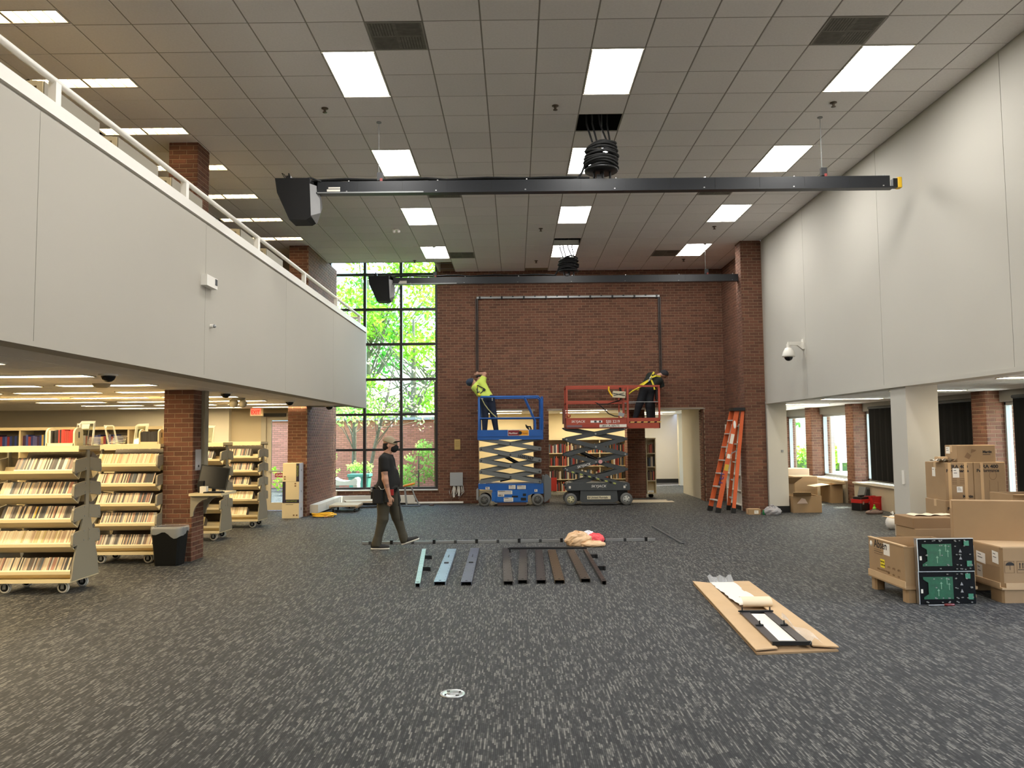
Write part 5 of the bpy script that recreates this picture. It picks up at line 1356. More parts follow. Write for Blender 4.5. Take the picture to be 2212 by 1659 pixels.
for i in range(n+1):
    for j in range(4): vs.append((-.10+.26*i/n, -.06+.06*j, .004+.03*abs(math.sin(i*1.1+j*.8))+(.02 if j == 0 else 0)))
mb.add(vs, [(i*4+j, i*4+4+j, i*4+5+j, i*4+j+1) for i in range(n) for j in range(3)], 0, False); mb.build('sheet', paper, t)
t = carton('open_carton', 'carton with a tan lid flap behind the big flat carton', 5.85, 9.35, 0, 6.3, 9.8, .985, card, open_top=True)
flap(t, (5.85, 9.34, .985), (6.3, 9.34, .985), (0.03, -.22, .01))
# cartons by the far windows
t = carton('open_carton', 'open carton with a lifted flap beside the far white column', 6.03, 17.3, 0, 6.66, 17.95, .36, card, open_top=True, rz=.03)
flap(t, (6.05, 17.3, .36), (6.45, 17.3, .36), (-.1, -.25, .10)); flap(t, (6.62, 17.9, .36), (6.62, 17.4, .36), (.1, 0, -.12), card)
MB().add([(6.12, 17.29, .20), (6.36, 17.29, .20), (6.30, 17.28, .30), (6.22, 17.27, .32)], [(0, 1, 2, 3)]).build('paper_corner', mat('paper_pink', (226, 200, 180), .8), t, world=True)
t = carton('open_carton', 'open carton with a wide bent flap before the window pier', 7.78, 19.6, 0, 8.08, 20.25, .45, card, open_top=True)
flap(t, (7.78, 20.2, .45), (7.78, 19.65, .45), (-.42, -.15, -.04)); flap(t, (7.8, 19.6, .45), (8.06, 19.6, .45), (.05, -.2, .03), card_d)
t = carton('tall_carton', 'large carton under the unshaded window, printed on its side', 7.16, 20.35, 0, 7.75, 21.2, .62, card)
text('FRAGILE', t, (7.155, 21.05, .40), FACE_X, .10, faint_print)
t = carton('white_carton', 'pale flat carton on the large one under the window', 7.0, 21.3, .0, 7.9, 21.9, .78, mat('carton_pale', (206, 178, 146), .8))
t = carton('open_carton', 'open carton with big raised flap behind the far white column', 6.30, 19.5, 0, 6.85, 20.1, .50, card, open_top=True)
flap(t, (6.3, 19.5, .50), (6.85, 19.5, .50), (.12, -.30, .17)); flap(t, (6.3, 20.1, .50), (6.85, 20.1, .50), (-.05, .05, .30))
t = carton('open_carton', 'open carton with a flat flap left of the big white column', 6.38, 12.9, 0, 6.8, 13.4, .31, mat('carton_inside', (190, 172, 146), .8), open_top=True)
flap(t, (6.38, 13.3, .31), (6.38, 12.95, .31), (-.28, -.05, .03))
# tools in front of the shaded window
t = thing('tool_box', 'red and black tool box on the carpet before the shaded window', 'tool box', (7.72, 17.75, 0), rz=.5)
MB().cbox(-.18, -.13, 0, .18, .13, .17, .02).build('base', black, t)
MB().cbox(-.185, -.135, .17, .185, .135, .25, .02).build('lid', mat('tool_red', (176, 36, 30), .45), t)
MB().cbox(-.15, -.11, .25, .15, .11, .30, .02).box(-.08, -.02, .30, .08, .02, .335).build('handle', black, t)
MB().box(-.12, -.138, .14, -.08, -.13, .2).box(.08, -.138, .14, .12, -.13, .2).build('latch', chrome, t)
t = thing('jobsite_radio', 'red jobsite radio with a hollow handle frame', 'radio', (8.0, 17.75, 0), rz=.35)
MB().cbox(-.12, -.10, .0, .12, .10, .16, .03).build('body', mat('radio_red', (168, 30, 28), .45), t)
MB().box(-.14, -.12, .0, -.11, .12, .30).box(.11, -.12, .0, .14, .12, .30).box(-.14, -.12, .28, .14, -.08, .31).box(-.14, .08, .28, .14, .12, .31).build('frame', MATS['radio_red'], t)
MB().lathe([(0, -.002), (.05, -.002), (.05, .002)], (.0, -.101, .08), 16, axis='y').build('speaker', black, t)
t = thing('grey_case', 'grey slanted equipment case leaning by the window heater', 'case', (8.08, 18.35, 0), rz=.2)
MB().prism([(-.20, 0), (.20, 0), (.12, .46), (-.06, .48)], 'y', -.12, .12).build('shell', mat('case_grey', (104, 106, 108), .6), t)
MB().prism([(-.13, .05), (.13, .05), (.08, .42), (-.04, .43)], 'y', -.128, -.12).build('panel', dark_grey, t)
t = thing('spray_bottle', 'small lime green bottle between the red tools', 'bottle', (7.86, 17.42, 0))
MB().lathe([(0, 0), (.035, 0), (.037, .01), (.035, .09), (.016, .11), (.015, .13), (.02, .13), (.02, .15), (0, .15)], n=14).build('bottle_body', mat('lime', (120, 190, 50), .4), t)
t = thing('tool_bag', 'low brown tool bag lying flat before the red tools', 'bag', (7.62, 16.9, 0), rz=.1)
MB().sphere((0, 0, .035), .2, 14, 8, (1, .4, .28)).build('bag_body', mat('bag_brown', (120, 98, 88), .8, noise=(9, .2)), t)
MB().tube([(-.12, -.03, .07), (-.05, -.05, .11), (.05, -.05, .11), (.12, -.03, .07)], .008, 6).build('strap', dark_grey, t)
t = thing('white_sack', 'white plastic sack partly behind the big white column', 'bag', (6.72, 14.2, 0))
MB().sphere((0, 0, .12), .13, 14, 10, (.9, .9, 1.0)).build('sack_body', mat('sack_white', (226, 222, 216), .6), t)
MB().tube([(0, 0, .22), (.02, .01, .27), (.0, .02, .31)], [.03, .015, .03], 8).build('knot', MATS['sack_white'], t)
# at the foot of the brick pillar
t = carton('small_carton', 'small brown carton at the foot of the brick pillar', 4.98, 17.0, 0, 5.24, 17.2, .12, card); sticker(t, [(5.10, 16.999, .02), (5.19, 16.999, .02), (5.19, 16.999, .09), (5.10, 16.999, .09)], None, 2)
t = thing('green_can', 'small green can between the carton and the grey plastic bag', 'can', (5.30, 16.95, 0))
MB().lathe([(0, 0), (.036, 0), (.038, .004), (.038, .09), (.034, .097), (.034, .10), (0, .10)], n=16).build('can_body', mat('can_green', (30, 110, 64), .4), t)
def bag_mesh(rx, ry, rz_, seed, n=34, m=20):
    r_ = np.random.default_rng(seed); g = r_.normal(size=(14, 3)); g /= np.linalg.norm(g, axis=1)[:, None]; amp = r_.uniform(.06, .2, 14); vs = []
    for i in range(m+1):
        th = -PI/2+PI*i/m
        for k in range(n):
            a = 2*PI*k/n; u = np.array((math.cos(th)*math.cos(a), math.cos(th)*math.sin(a), math.sin(th)))
            q = g@u; d = .86+float((amp*np.abs(np.sin(5*q+amp*40))).sum())*.30-.18*max(0, math.sin(th))+float(r_.uniform(-.035, .035))
            if th > .9: d += .12*math.sin(7*a+seed)
            vs.append((rx*u[0]*d, ry*u[1]*d, max(0.003, rz_*(u[2]*d+.72))))
    return vs, [(i*n+k, i*n+(k+1) % n, (i+1)*n+(k+1) % n, (i+1)*n+k) for i in range(m) for k in range(n)]
def bag(name, label, loc, r, m, seed, handles=True, group=None):
    t = thing(name, label, 'bag', loc, group=group); vs, fs = bag_mesh(*r, seed)
    MB().add(vs, fs, 0, False).build('bag_body', m, t)
    if handles:
        h = r[2]*1.6
        for s in (-1, 1): MB().tube([(-.06, s*.03, h*.8), (-.045, s*.03, h*1.15), (0, s*.035, h*1.32), (.045, s*.03, h*1.15), (.06, s*.03, h*.8)], .010, 6).build('handle', m, t)
    return t
bag('plastic_bag', 'grey plastic bag with tied handles beside the brick pillar', (5.47, 16.95, 0), (.16, .13, .10), mat('bag_grey', (150, 148, 150), .5), 5)
bag('plastic_bag', 'crumpled tan plastic bag on the long steel rail', (.97, 12.52, 0), (.17, .13, .125), mat('bag_tan', (222, 186, 146), .45), 2, False, 'plastic bags on the long rail')
bag('plastic_bag', 'low tan plastic bag spilling to the right of the crumpled one', (1.19, 12.40, 0), (.17, .09, .05), MATS['bag_tan'], 8, False, 'plastic bags on the long rail')
bag('plastic_bag', 'bright pink plastic bag behind the tan ones', (1.27, 12.80, 0), (.12, .10, .085), mat('bag_pink', (240, 84, 92), .45), 12, False, 'plastic bags on the long rail')
bag('plastic_bag', 'small white plastic bag tucked behind the pink one', (1.17, 12.92, 0), (.10, .08, .10), mat('bag_white', (226, 228, 236), .5), 21, False, 'plastic bags on the long rail')

# cardboard sheet with paper and the metal frame
t = thing('cardboard_sheet', 'long opened cardboard wrapper lying on the near right carpet', 'cardboard', (2.25, 7.75, 0))
def slab(pts, z, h, name, m, par):
    n = len(pts); vs = [(p[0], p[1], z) for p in pts]+[(p[0], p[1], z+h) for p in pts]
    return MB().add(vs, [tuple(reversed(range(n))), tuple(range(n, 2*n))]+[(i, (i+1) % n, (i+1) % n+n, i+n) for i in range(n)]).build(name, m, par, world=True)
slab([(1.875, 6.29), (2.542, 6.36), (2.669, 9.18), (2.036, 9.21)], 0, .014, 'base_sheet', card, t)
slab([(1.872, 6.31), (2.06, 6.36), (2.215, 9.10), (2.033, 9.23)], .028, .010, 'side_fold', card_l, t)
slab([(2.36, 6.42), (2.55, 6.37), (2.675, 9.20), (2.475, 9.20)], .028, .010, 'side_fold', card_l, t)
t = thing('paper_roll', 'torn white backing paper rolled over on the cardboard wrapper', 'paper', (2.33, 8.5, .04))
mb = MB(); vs = []; n = 22
for i in range(n+1):
    y = 9.12-1.22*i/n; x0 = 2.20+.008*math.sin(i*1.9)+.006*math.sin(i*.7); x1 = 2.472-.012*i/n
    vs += [(x0, y, .042), (x1, y, .042+.006*math.sin(i*.6))]
mb.add(vs, [(2*i, 2*i+2, 2*i+3, 2*i+1) for i in range(n)]); mb.build('sheet', paper, t, world=True)
mb = MB(); vs = []
for k in range(13):
    a = PI*1.25*k/12; y = 7.88-.075*math.sin(a)+.04*(k/12); z = .075-.045*math.cos(a)
    vs += [(2.21, y, z), (2.50, y, z)]
mb.add(vs, [(2*i, 2*i+1, 2*i+3, 2*i+2) for i in range(12)], 0, True); mb.build('curl', mat('paper_cream', (226, 208, 178), .7), t, world=True)
mb = MB(); vs = []
for k in range(9): vs += [(2.20+.275*k/8, 9.10, .045), (2.19+.28*k/8, 9.18+.02*math.sin(k), .10+.02*math.sin(k*1.9))]
mb.add(vs, [(2*i, 2*i+2, 2*i+3, 2*i+1) for i in range(8)]); mb.build('film_edge', film, t, world=True)
t = thing('mounting_bracket', 'dark metal rectangle bracket lying in the cardboard wrapper', 'bracket', (2.22, 7.0, .04))
fm = mat('frame_plate', (70, 64, 64), .4, .5)
slab([(2.045, 6.46), (2.115, 6.46), (2.185, 7.53), (2.10, 7.53)], .044, .012, 'side_plate', fm, t)
slab([(2.265, 6.44), (2.345, 6.44), (2.40, 7.53), (2.32, 7.53)], .044, .012, 'side_plate', fm, t)
MB().bar((2.04, 6.43, .055), (2.35, 6.42, .055), .03, .03).build('end_bar', black, t, world=True)
MB().bar((2.10, 7.54, .055), (2.40, 7.54, .055), .025, .03).build('end_bar', black, t, world=True)
for x, y in ((2.118, 7.0), (2.33, 7.0), (2.12, 7.54), (2.38, 7.54)): MB().box(x-.035, y-.012, .056, x+.03, y+.012, .068).box(x-.005, y-.005, .056, x+.005, y+.005, .10).build('stud', black, t, world=True)
t = thing('backing_strip', 'white backing strip inside the dark metal frame', 'paper', (2.22, 7.0, .045))
slab([(2.12, 6.47), (2.26, 6.46), (2.315, 7.49), (2.19, 7.50)], .045, .003, 'strip', paper, t)
t = thing('film_sheet', 'clear film curling over the corner of the metal frame', 'film', (2.4, 6.6, .05))
mb = MB(); vs = []
for i in range(13):
    y = 7.25-.86*i/12; w = .02+.09*(i/12)
    for j in range(4): vs.append((2.33+(2.39-2.33)*(1-i/12)+w*j/3, y, .062+.03*math.sin(j*1.3+i*.5)+.02*(j == 1)))
mb.add(vs, [(i*4+j, i*4+4+j, i*4+5+j, i*4+j+1) for i in range(12) for j in range(3)], 0, True); mb.build('sheet', film, t, world=True)

# cartons against the stub wall
wm_ = mat('carton_white', (222, 206, 168), .7)
dk = mat('carton_dark', (46, 38, 56), .6)
sd = mat('carton_side', (206, 206, 212), .7)
for k, (z0, z1, lab) in enumerate(((0, .332, 'bottom white carton of three against the brick stub wall'), (.332, .79, 'middle white carton with dark bands on two edges'), (.79, 1.19, 'top white carton with a dark stripe down its right edge'))):
    x0, x1 = (-5.07, -4.70) if k == 0 else (-5.06+.0*k, -4.70)
    t = carton('white_carton', lab, x0, 17.14, z0, x1, 17.46, z1, wm_, group='three white cartons')
    MB().box(x1, 17.14, z0+.003, x1+.003, 17.46, z1-.003).build('side_print', sd, t, world=True)
    if k == 2:
        o = MB().box(x1-.065, 17.136, z0, x1, 17.139, z1-.006).build('dark_band', dk, t, world=True)
        text('NOVASTAR', o, (x1-.02, 17.1345, z0+.11), (PI/2, -PI/2, 0), .045, mat('print_lime', (150, 170, 60), .6))
    if k == 1:
        o = MB().box(x0, 17.136, z0, x0+.065, 17.139, z1).box(x0+.065, 17.136, z0, x1, 17.139, z0+.07).build('dark_band', dk, t, world=True)
        text('NOVASTAR', o, (x0+.08, 17.1345, z0+.02), FACE_Y, .045, mat('print_lime', (150, 170, 60), .6))
    if k == 0: text('video processor', t, (x0+.08, 17.138, z1-.04), FACE_Y, .025, print_m)
    for i in range(2):
        x = (x0+.05, x1-.10, x0+.03)[k] if k != 0 else x1-.13+i*.065
        z = z0+.05 if k == 0 else ((z1-.06-i*.05) if k == 1 else z0+.04+i*.05)
        MB().box(x, 17.137, z, x+.035, 17.139, z+.03).build('handling_mark', faint_print, t, world=True)
    MB().box(x1+.003, 17.28, z0+.22 if k else .16, x1+.005, 17.31, z0+.26 if k else .22).build('grip_hole', black, t, world=True)
# yellow cord coil
t = thing('extension_cord', 'coiled yellow extension cord on the carpet by the white cartons', 'cord', (-4.22, 17.4, 0))
r_ = random.Random(9); ym = mat('cord_yellow', (224, 178, 44), .5)
for i in range(9):
    rr = .12+.13*r_.random(); ox, oy = r_.uniform(-.05, .05), r_.uniform(-.05, .05); ph = r_.uniform(0, 6)
    MB().tube([(ox+rr*1.25*math.cos(2*PI*k/26), oy+rr*.8*math.sin(2*PI*k/26), .014+.006*i+.014*math.sin(4*PI*k/26+ph)+.012) for k in range(26)], .011, 6, closed=True).build('cord_loop', ym, t)
MB().cyl((.06, -.2, .02), (.13, -.2, .02), .018, 8).build('plug', mat('plug_tan', (170, 120, 80), .6), t)
# low heater along the stub wall and under the window
t = thing('baseboard_heater', 'white low heater along the brick stub wall and under the window', 'heater', (-4.52, 19.0, 0))
MB().box(-4.625, 17.75, .05, -4.44, 20.3, .235).build('casing', white_paint, t, world=True)
MB().box(-4.60, 20.30, .05, -2.6, 20.46, .235).build('casing', white_paint, t, world=True)
MB().box(-4.60, 17.8, 0, -4.47, 20.3, .05).box(-4.5, 20.33, 0, -2.6, 20.44, .05).build('toe_gap', black, t, world=True)
for y in (18.5, 19.3): MB().box(-4.439, y, .06, -4.436, y+.03, .23).build('seam_cover', white_paint, t, world=True)
# two low wooden dollies
for k, (x, y, rz, lab) in enumerate(((-4.02, 18.75, .05, 'low wooden dolly nearest the white heater'), (-3.75, 19.75, .3, 'second low dolly, farther under the tall window'))):
    t = thing('dolly', lab, 'dolly', (x, y, 0), rz, group='low dollies by the window')
    L, D = (.33, .42) if k == 0 else (.50, .28)
    for i in range(4): MB().box(-L, -D+i*2*D/4+.003, .13, L, -D+(i+1)*2*D/4-.003, .165).build('deck_board', mat('wood_pale', (190, 172, 146), .7, noise=(6, .12)), t)
    MB().box(-L, -D, .10, -L+.05, D, .13).box(L-.05, -D, .10, L, D, .13).build('runner', mat('wood_brown', (140, 116, 92), .7), t)
    for sx in (-1, 1):
        for sy in (-1, 1):
            w = MB().box(sx*(L-.08)-.025, sy*(D-.08)-.025, .085, sx*(L-.08)+.025, sy*(D-.08)+.025, .10).build('caster', steel, t)
            MB().cyl((sx*(L-.08)-.014, sy*(D-.08), .045), (sx*(L-.08)+.014, sy*(D-.08), .045), .045, 14).build('caster_wheel', rubber, w)
# orange handled thing and long white pipe behind the man
t = thing('white_pipe', 'long white pipe lying along the foot of the brick wall', 'pipe', (-1.9, 20.33, .03))
MB().cyl((-.9, 0, .01), (.55, .0, .01), .028, 10).build('tube', white_paint, t)
t = thing('hand_truck', 'grey frame with an orange padded handle behind the walking man', 'hand truck', (-2.65, 19.9, 0))
MB().tube([(-.10, .0, .02), (-.14, .0, .40), (-.12, 0, .52)], .025, 8).tube([(.22, 0, .02), (.10, 0, .25), (.02, 0, .48)], .02, 8).build('frame', steel, t)
MB().tube([(-.04+.13*math.cos(2*PI*k/18), .0+.1*math.sin(2*PI*k/18), .53+.03*math.cos(2*PI*k/18)) for k in range(18)], .026, 8, closed=True).build('handle', mat('grip_orange', (228, 140, 40), .5), t)
MB().box(-.2, -.15, 0, .25, .15, .02).build('foot_plate', dark_grey, t)
t = thing('small_puck', 'small dark connector puck on the carpet by the pipe', 'connector', (-2.13, 19.95, 0))
MB().lathe([(0, 0), (.07, 0), (.06, .03), (.02, .05), (0, .05)], n=14).build('puck_body', mat('puck', (70, 56, 50), .7), t)
# wall box with cables, plaque
t = thing('cable_box', 'grey wall box with white cables hanging out on the brick wall', 'electrical box', (-1.53, 20.47, .62))
MB().box(-.16, -.10, -.15, .16, .015, .18).build('cabinet', mat('box_grey', (150, 154, 156), .5), t)
MB().box(-.165, -.108, -.155, .165, -.10, .185).build('door', mat('box_grey2', (158, 162, 164), .5), t)
for x, z in ((-.07, -.45), (.06, -.42)): MB().cyl((x, -.05, -.15), (x, -.05, z), .024, 8).build('conduit', white_paint, t)
for k in range(6):
    x = -.13+.05*k; d_ = .30+.05*math.sin(k*2)
    MB().tube([(x, -.05, -.15), (x-.06+.02*k, -.06, -.15-d_*.5), (x-.02, -.07, -.15-d_), (x+.07, -.06, -.15-d_*.6), (x+.04, -.05, -.15)], .009, 6).build('cable', mat('cable_white', (214, 212, 206), .5), t)
o = thing('wall_plaque', 'small brass coloured plaque on the brick wall left of the blue lift', 'plaque', (-1.51, 20.485, 1.525))
MB().box(-.075, -.012, -.135, .075, .0, .135).build('plate', mat('brass', (186, 158, 96), .45, .3), o)
MB().box(-.05, -.014, .06, .05, -.012, .07).box(-.055, -.014, .02, .055, -.012, .028).box(-.055, -.014, -.02, .055, -.012, -.012).box(-.055, -.014, -.06, .045, -.012, -.052).build('engraving', mat('brass_dark2', (120, 96, 54), .5), o)
# board on the floor behind the red lift
t = thing('wood_board', 'thin pale board lying on the floor right of the orange red lift', 'board', (3.5, 20.6, 0), rz=.0)
MB().box(-.55, -.35, 0, .55, -.05, .018).build('board', mat('board_pale', (206, 192, 170), .7), t)
MB().box(-.5, .05, 0, .45, .3, .018).build('board', MATS['board_pale'], t)
# camera on the right wall, dome cameras, exit sign, boxes on the parapet
t = thing('wall_camera', 'white dome camera on a bracket high on the white wall', 'camera', (5.57, 15.1, 3.40))
MB().box(-.02, -.06, -.06, .0, .06, .14).build('mount_plate', white_paint, t)
MB().prism([(-.02, .09), (-.30, .09), (-.30, .03), (-.12, .02), (-.02, -.06)], 'y', -.03, .03).cyl((-.29, 0, .05), (-.29, 0, -.03), .035, 12).build('arm', white_paint, t)
MB().lathe([(.03, -.02), (.06, -.03), (.10, -.10), (.12, -.17), (.12, -.20), (.085, -.205)], (-.29, 0, 0), 20).build('housing', white_paint, t)
MB().sphere((-.29, 0, -.20), .08, 18, 8, hi=0).build('dome', mat('dome_black', (16, 16, 18), .1), t)
DM = ((-4.39, 8.45, 'dome camera under the balcony nearest the camera, right of a strip light'), (-4.43, 12.0, 'dome camera under the balcony just right of the brick pillar'), (-4.31, 15.0, 'dome camera under the balcony above the white cartons'), (-4.14, 17.5, 'dome camera under the balcony end by the tall window'))
for x, y, lab in DM:
    t = thing('dome_camera', lab, 'camera', (x, y, SZ-.012), group='dome cameras under the balcony')
    MB().lathe([(.10, 0), (.10, -.012), (.075, -.02)], n=20).build('ring', white_paint, t)
    MB().sphere((0, 0, -.012), .075, 18, 8, hi=0).build('dome', MATS['dome_black'], t)
for x, y, lab in ((-5.21, 9.87, 'dim round detector under the balcony above the carts'), (-4.80, 13.63, 'pale twin headed emergency lamp under the balcony')):
    t = thing('ceiling_sensor', lab, 'sensor', (x, y, SZ-.012))
    MB().lathe([(.11, 0), (.10, -.03), (.06, -.05), (0, -.05)], n=18).build('body', taupe, t)
    if x > -5: MB().sphere((-.09, 0, -.09), .08, 12, 8).sphere((.08, -.02, -.10), .07, 12, 8).build('heads', taupe, t)
t = thing('exit_sign', 'red lettered exit sign hanging under the balcony ceiling', 'exit sign', (-6.02, 18.3, 2.34))
MB().box(-.15, -.02, -.085, .15, .02, .10).build('housing', mat('sign_cream', (216, 200, 160), .5), t)
MB().box(-.135, -.024, -.07, .10, -.02, .085).build('face', mat('exit_face', (235, 120, 96), .5, emit=((255, 110, 84), .55)), t)
text('EXIT', t, (-.125, -.026, -.045), FACE_Y, .125, mat('exit_red', (190, 20, 20), .5, emit=((220, 20, 14), .5)), world=False, sx=.78, bold=.003)
MB().cyl((0, 0, .10), (0, 0, .115), .02, 8).build('stem', white_paint, t)
t = thing('parapet_box', 'small white box fixed to the balcony parapet', 'box', (PX, 8.58, 3.46))
MB().box(0, -.15, -.06, .07, .15, .06).build('casing', white_paint, t)
MB().box(.071, .08, -.02, .073, .14, .05).build('slot', dark_grey, t)
t = thing('parapet_sensor', 'tiny knob on the balcony parapet below the small box', 'sensor', (PX, 8.72, 2.99))
MB().cyl((0, 0, 0), (.03, 0, 0), .022, 10).build('stem', white_paint, t); MB().sphere((.04, .01, 0), .02).build('head', steel, t)

# balcony railing
t = thing('balcony_railing', 'white tube railing on short posts along the balcony parapet', 'railing', (PX-.08, 7.3, 4.235))
rx = PX-.08
MB().tube([(rx, -3.0, 4.46), (rx, 5, 4.46), (rx, 12, 4.46), (rx, 17.82, 4.46)], .028, 10).build('top_tube', white_paint, t, world=True)
MB().tube([(rx, 17.82, 4.46), (-4.6, 17.82, 4.46)], .028, 10).build('return_tube', white_paint, t, world=True)
for y in (-1.3, 1.05, 3.4, 5.81, 8.17, 10.5, 12.87, 15.2, 17.5):
    p = MB().box(rx-.03, y-.035, 4.235, rx+.03, y+.035, 4.445).build('post', white_paint, t, world=True)
    MB().box(rx-.045, y-.05, 4.235, rx+.045, y+.05, 4.245).build('base_plate', white_paint, p, world=True)
# shelves up on the balcony
for k, y in enumerate((3.4, 6.5, 7.75, 9.0, 11.3, 12.5)):
    t = thing('balcony_bookcase', 'cream edged bookcase up on the balcony, %s from the camera' % ORD[k], 'bookcase', (-4.45, y, 2.95), group='bookcases up on the balcony')
    MB().box(-.5, -.02, 0, .44, .0, 1.84).build('back_panel', mat('cubby_brown', (96, 72, 44), .8), t) if False else None
    MB().box(-1.4, .30, 0, .44, .32, 1.84).build('back_panel', mat('cubby_back', (120, 96, 62), .8), t)
    MB().box(.40, 0, 0, .45, .32, 1.84).box(-1.4, 0, 0, -1.36, .32, 1.84).build('side_panel', cream, t)
    MB().box(.45, 0.01, 0, .462, .90, 1.84).build('end_panel', taupe, t)
    for z in (.05, .65, 1.22, 1.80): MB().box(-1.36, 0, z, .40, .30, z+.045).build('shelf_board', cream, t)
    MB().box(-1.4, .32, 0, .45, .9, 1.82).build('body', taupe, t)
# ------------------------------------------------------------------ people: one smooth surface per body, grown from a distance field
def field(prims, res, k, pad=.06):
    lo = np.min([np.minimum(p[0], p[1])-max(p[2], p[3]) for p in prims], 0)-pad
    hi = np.max([np.maximum(p[0], p[1])+max(p[2], p[3]) for p in prims], 0)+pad
    n = np.ceil((hi-lo)/res).astype(int)+1
    F = np.full(n, 1.0, np.float32)
    ax = [lo[i]+res*np.arange(n[i]) for i in range(3)]
    for p in prims:
        a, b, r0, r1 = np.array(p[0], float), np.array(p[1], float), p[2], p[3]
        sc = np.array(p[4] if len(p) > 4 else (1, 1, 1), float); kk = p[5] if len(p) > 5 else k
        R = max(r0, r1)+kk+.02
        s0 = np.maximum(((np.minimum(a, b)-R-lo)/res).astype(int), 0); s1 = np.minimum(((np.maximum(a, b)+R-lo)/res).astype(int)+2, n)
        X, Y, Z = np.meshgrid(ax[0][s0[0]:s1[0]], ax[1][s0[1]:s1[1]], ax[2][s0[2]:s1[2]], indexing='ij')
        P = np.stack([X, Y, Z], -1)
        A, B = a/sc, b/sc; D = B-A; Q = P/sc-A
        t = np.clip((Q@D)/max(D@D, 1e-9), 0, 1)
        d = (np.linalg.norm(Q-t[..., None]*D, axis=-1)-(r0+(r1-r0)*t))*sc.min()
        sl = tuple(slice(s0[i], s1[i]) for i in range(3)); f = F[sl]
        h = np.clip(.5+.5*(f-d)/kk, 0, 1)
        F[sl] = f*(1-h)+d*h-kk*h*(1-h)
    return F, lo, ax
def nets(F, lo, res):
    ins = F < 0; n = np.array(F.shape)-1
    acc = np.zeros((*n, 3), np.float32); cnt = np.zeros(n, np.float32)
    off = [(0, 0), (0, 1), (1, 0), (1, 1)]
    for axis in range(3):
        o = [i for i in range(3) if i != axis]
        for (u, v) in off:
            s = [None]*3; e = [None]*3
            for q, w in zip(o, (u, v)): s[q] = e[q] = slice(w, w+n[q])
            s[axis] = slice(0, n[axis]); e[axis] = slice(1, n[axis]+1)
            f0, f1 = F[tuple(s)], F[tuple(e)]; m = (f0 < 0) != (f1 < 0)
            t = np.where(m, f0/np.where(m, f0-f1, 1), 0)
            acc[..., axis] += np.where(m, t, 0); acc[..., o[0]] += m*u; acc[..., o[1]] += m*v; cnt += m
    act = cnt > 0; idx = np.full(n, -1, int); I = np.argwhere(act); idx[act] = np.arange(len(I))
    V = lo+res*(I+acc[act]/cnt[act][:, None])
    faces = []
    for axis in range(3):
        o = [i for i in range(3) if i != axis]
        s = [slice(None)]*3; e = [slice(None)]*3; s[axis] = slice(0, -1); e[axis] = slice(1, None)
        m = ins[tuple(s)] != ins[tuple(e)]
        E = np.argwhere(m); E = E[(E[:, o[0]] > 0) & (E[:, o[1]] > 0) & (E[:, o[0]] < n[o[0]]) & (E[:, o[1]] < n[o[1]])]
        if not len(E): continue
        def g(du, dv):
            q = E.copy(); q[:, o[0]] -= du; q[:, o[1]] -= dv; return idx[q[:, 0], q[:, 1], q[:, 2]]
        Q = np.stack([g(1, 1), g(0, 1), g(0, 0), g(1, 0)], 1)
        inn = ins[E[:, 0], E[:, 1], E[:, 2]]; fl = inn if axis != 1 else ~inn
        Q[~fl] = Q[~fl][:, ::-1]; faces.append(Q)
    return V, np.concatenate(faces)
def blob(name, prims, m, parent, res=.011, k=.03, cuts=(), grow=0., **kw):
    F, lo, ax = field(prims, res, k)
    if grow: F = F-grow
    if cuts:
        X, Y, Z = np.meshgrid(*ax, indexing='ij')
        for (p, nn) in cuts:
            nn = np.array(nn, float); nn /= np.linalg.norm(nn)
            F = np.maximum(F, (X-p[0])*nn[0]+(Y-p[1])*nn[1]+(Z-p[2])*nn[2])
    V, Q = nets(F, lo, res)
    me = bpy.data.meshes.new(name)
    inv = np.array(wmat(parent).inverted()); V = V@inv[:3, :3].T+inv[:3, 3]
    me.from_pydata(V.tolist(), [], Q.tolist()); me.materials.append(m)
    me.polygons.foreach_set('use_smooth', [True]*len(me.polygons)); me.update()
    o = bpy.data.objects.new(name, me); reg(o, parent); return tag(o, **kw)
def v3(x, y, z): return np.array((x, y, z), float)
def hand(wr, tip, side, curl, r=.0095):
    """palm, four unequal fingers with a bend, a thumb from the side of the palm; wr -> tip is the palm axis, side the thumb side"""
    wr, tip, side, curl = [np.array(q, float) for q in (wr, tip, side, curl)]
    d = (tip-wr)/np.linalg.norm(tip-wr); side = side-d*(side@d); side /= np.linalg.norm(side)
    P = []; pe = wr+d*.085
    for s in (-.026, -.009, .009, .026): P.append((wr+d*.015+side*s*.6, pe+side*s, .017, .013, (1, 1, 1), .012))
    for s, L in ((-.030, .058), (-.010, .074), (.010, .080), (.030, .070)):
        a = pe+side*s; b = a+d*L*.5+curl*L*.15; c_ = b+d*L*.35+curl*L*.40
        P.append((a, b, r, r*.92, (1, 1, 1), .004)); P.append((b, c_, r*.92, r*.8, (1, 1, 1), .004))
    a = wr+d*.03+side*.030; b = a+side*.030+d*.030+curl*.012; c_ = b+d*.030+curl*.012
    P.append((a, b, .013, .011, (1, 1, 1), .008)); P.append((b, c_, .011, .009, (1, 1, 1), .005))
    return P
blk_shirt = mat('shirt_black', (9, 9, 10), .85, bump=(20, .3)); khaki = mat('trousers_olive', (62, 58, 46), .85, bump=(16, .35), noise=(5, .12))
shoe_m = mat('shoe_dark', (30, 29, 29), .7); sole_m = mat('shoe_sole', (210, 206, 196), .6)
hair_m = mat('hair_dark', (20, 15, 13), .8)
jeans = mat('trousers_navy', (24, 34, 54), .85, bump=(16, .3)); hivis = mat('shirt_hivis', (204, 224, 96), .8, bump=(18, .25)); green_s = mat('shirt_dark_green', (26, 32, 26), .85, bump=(18, .25))
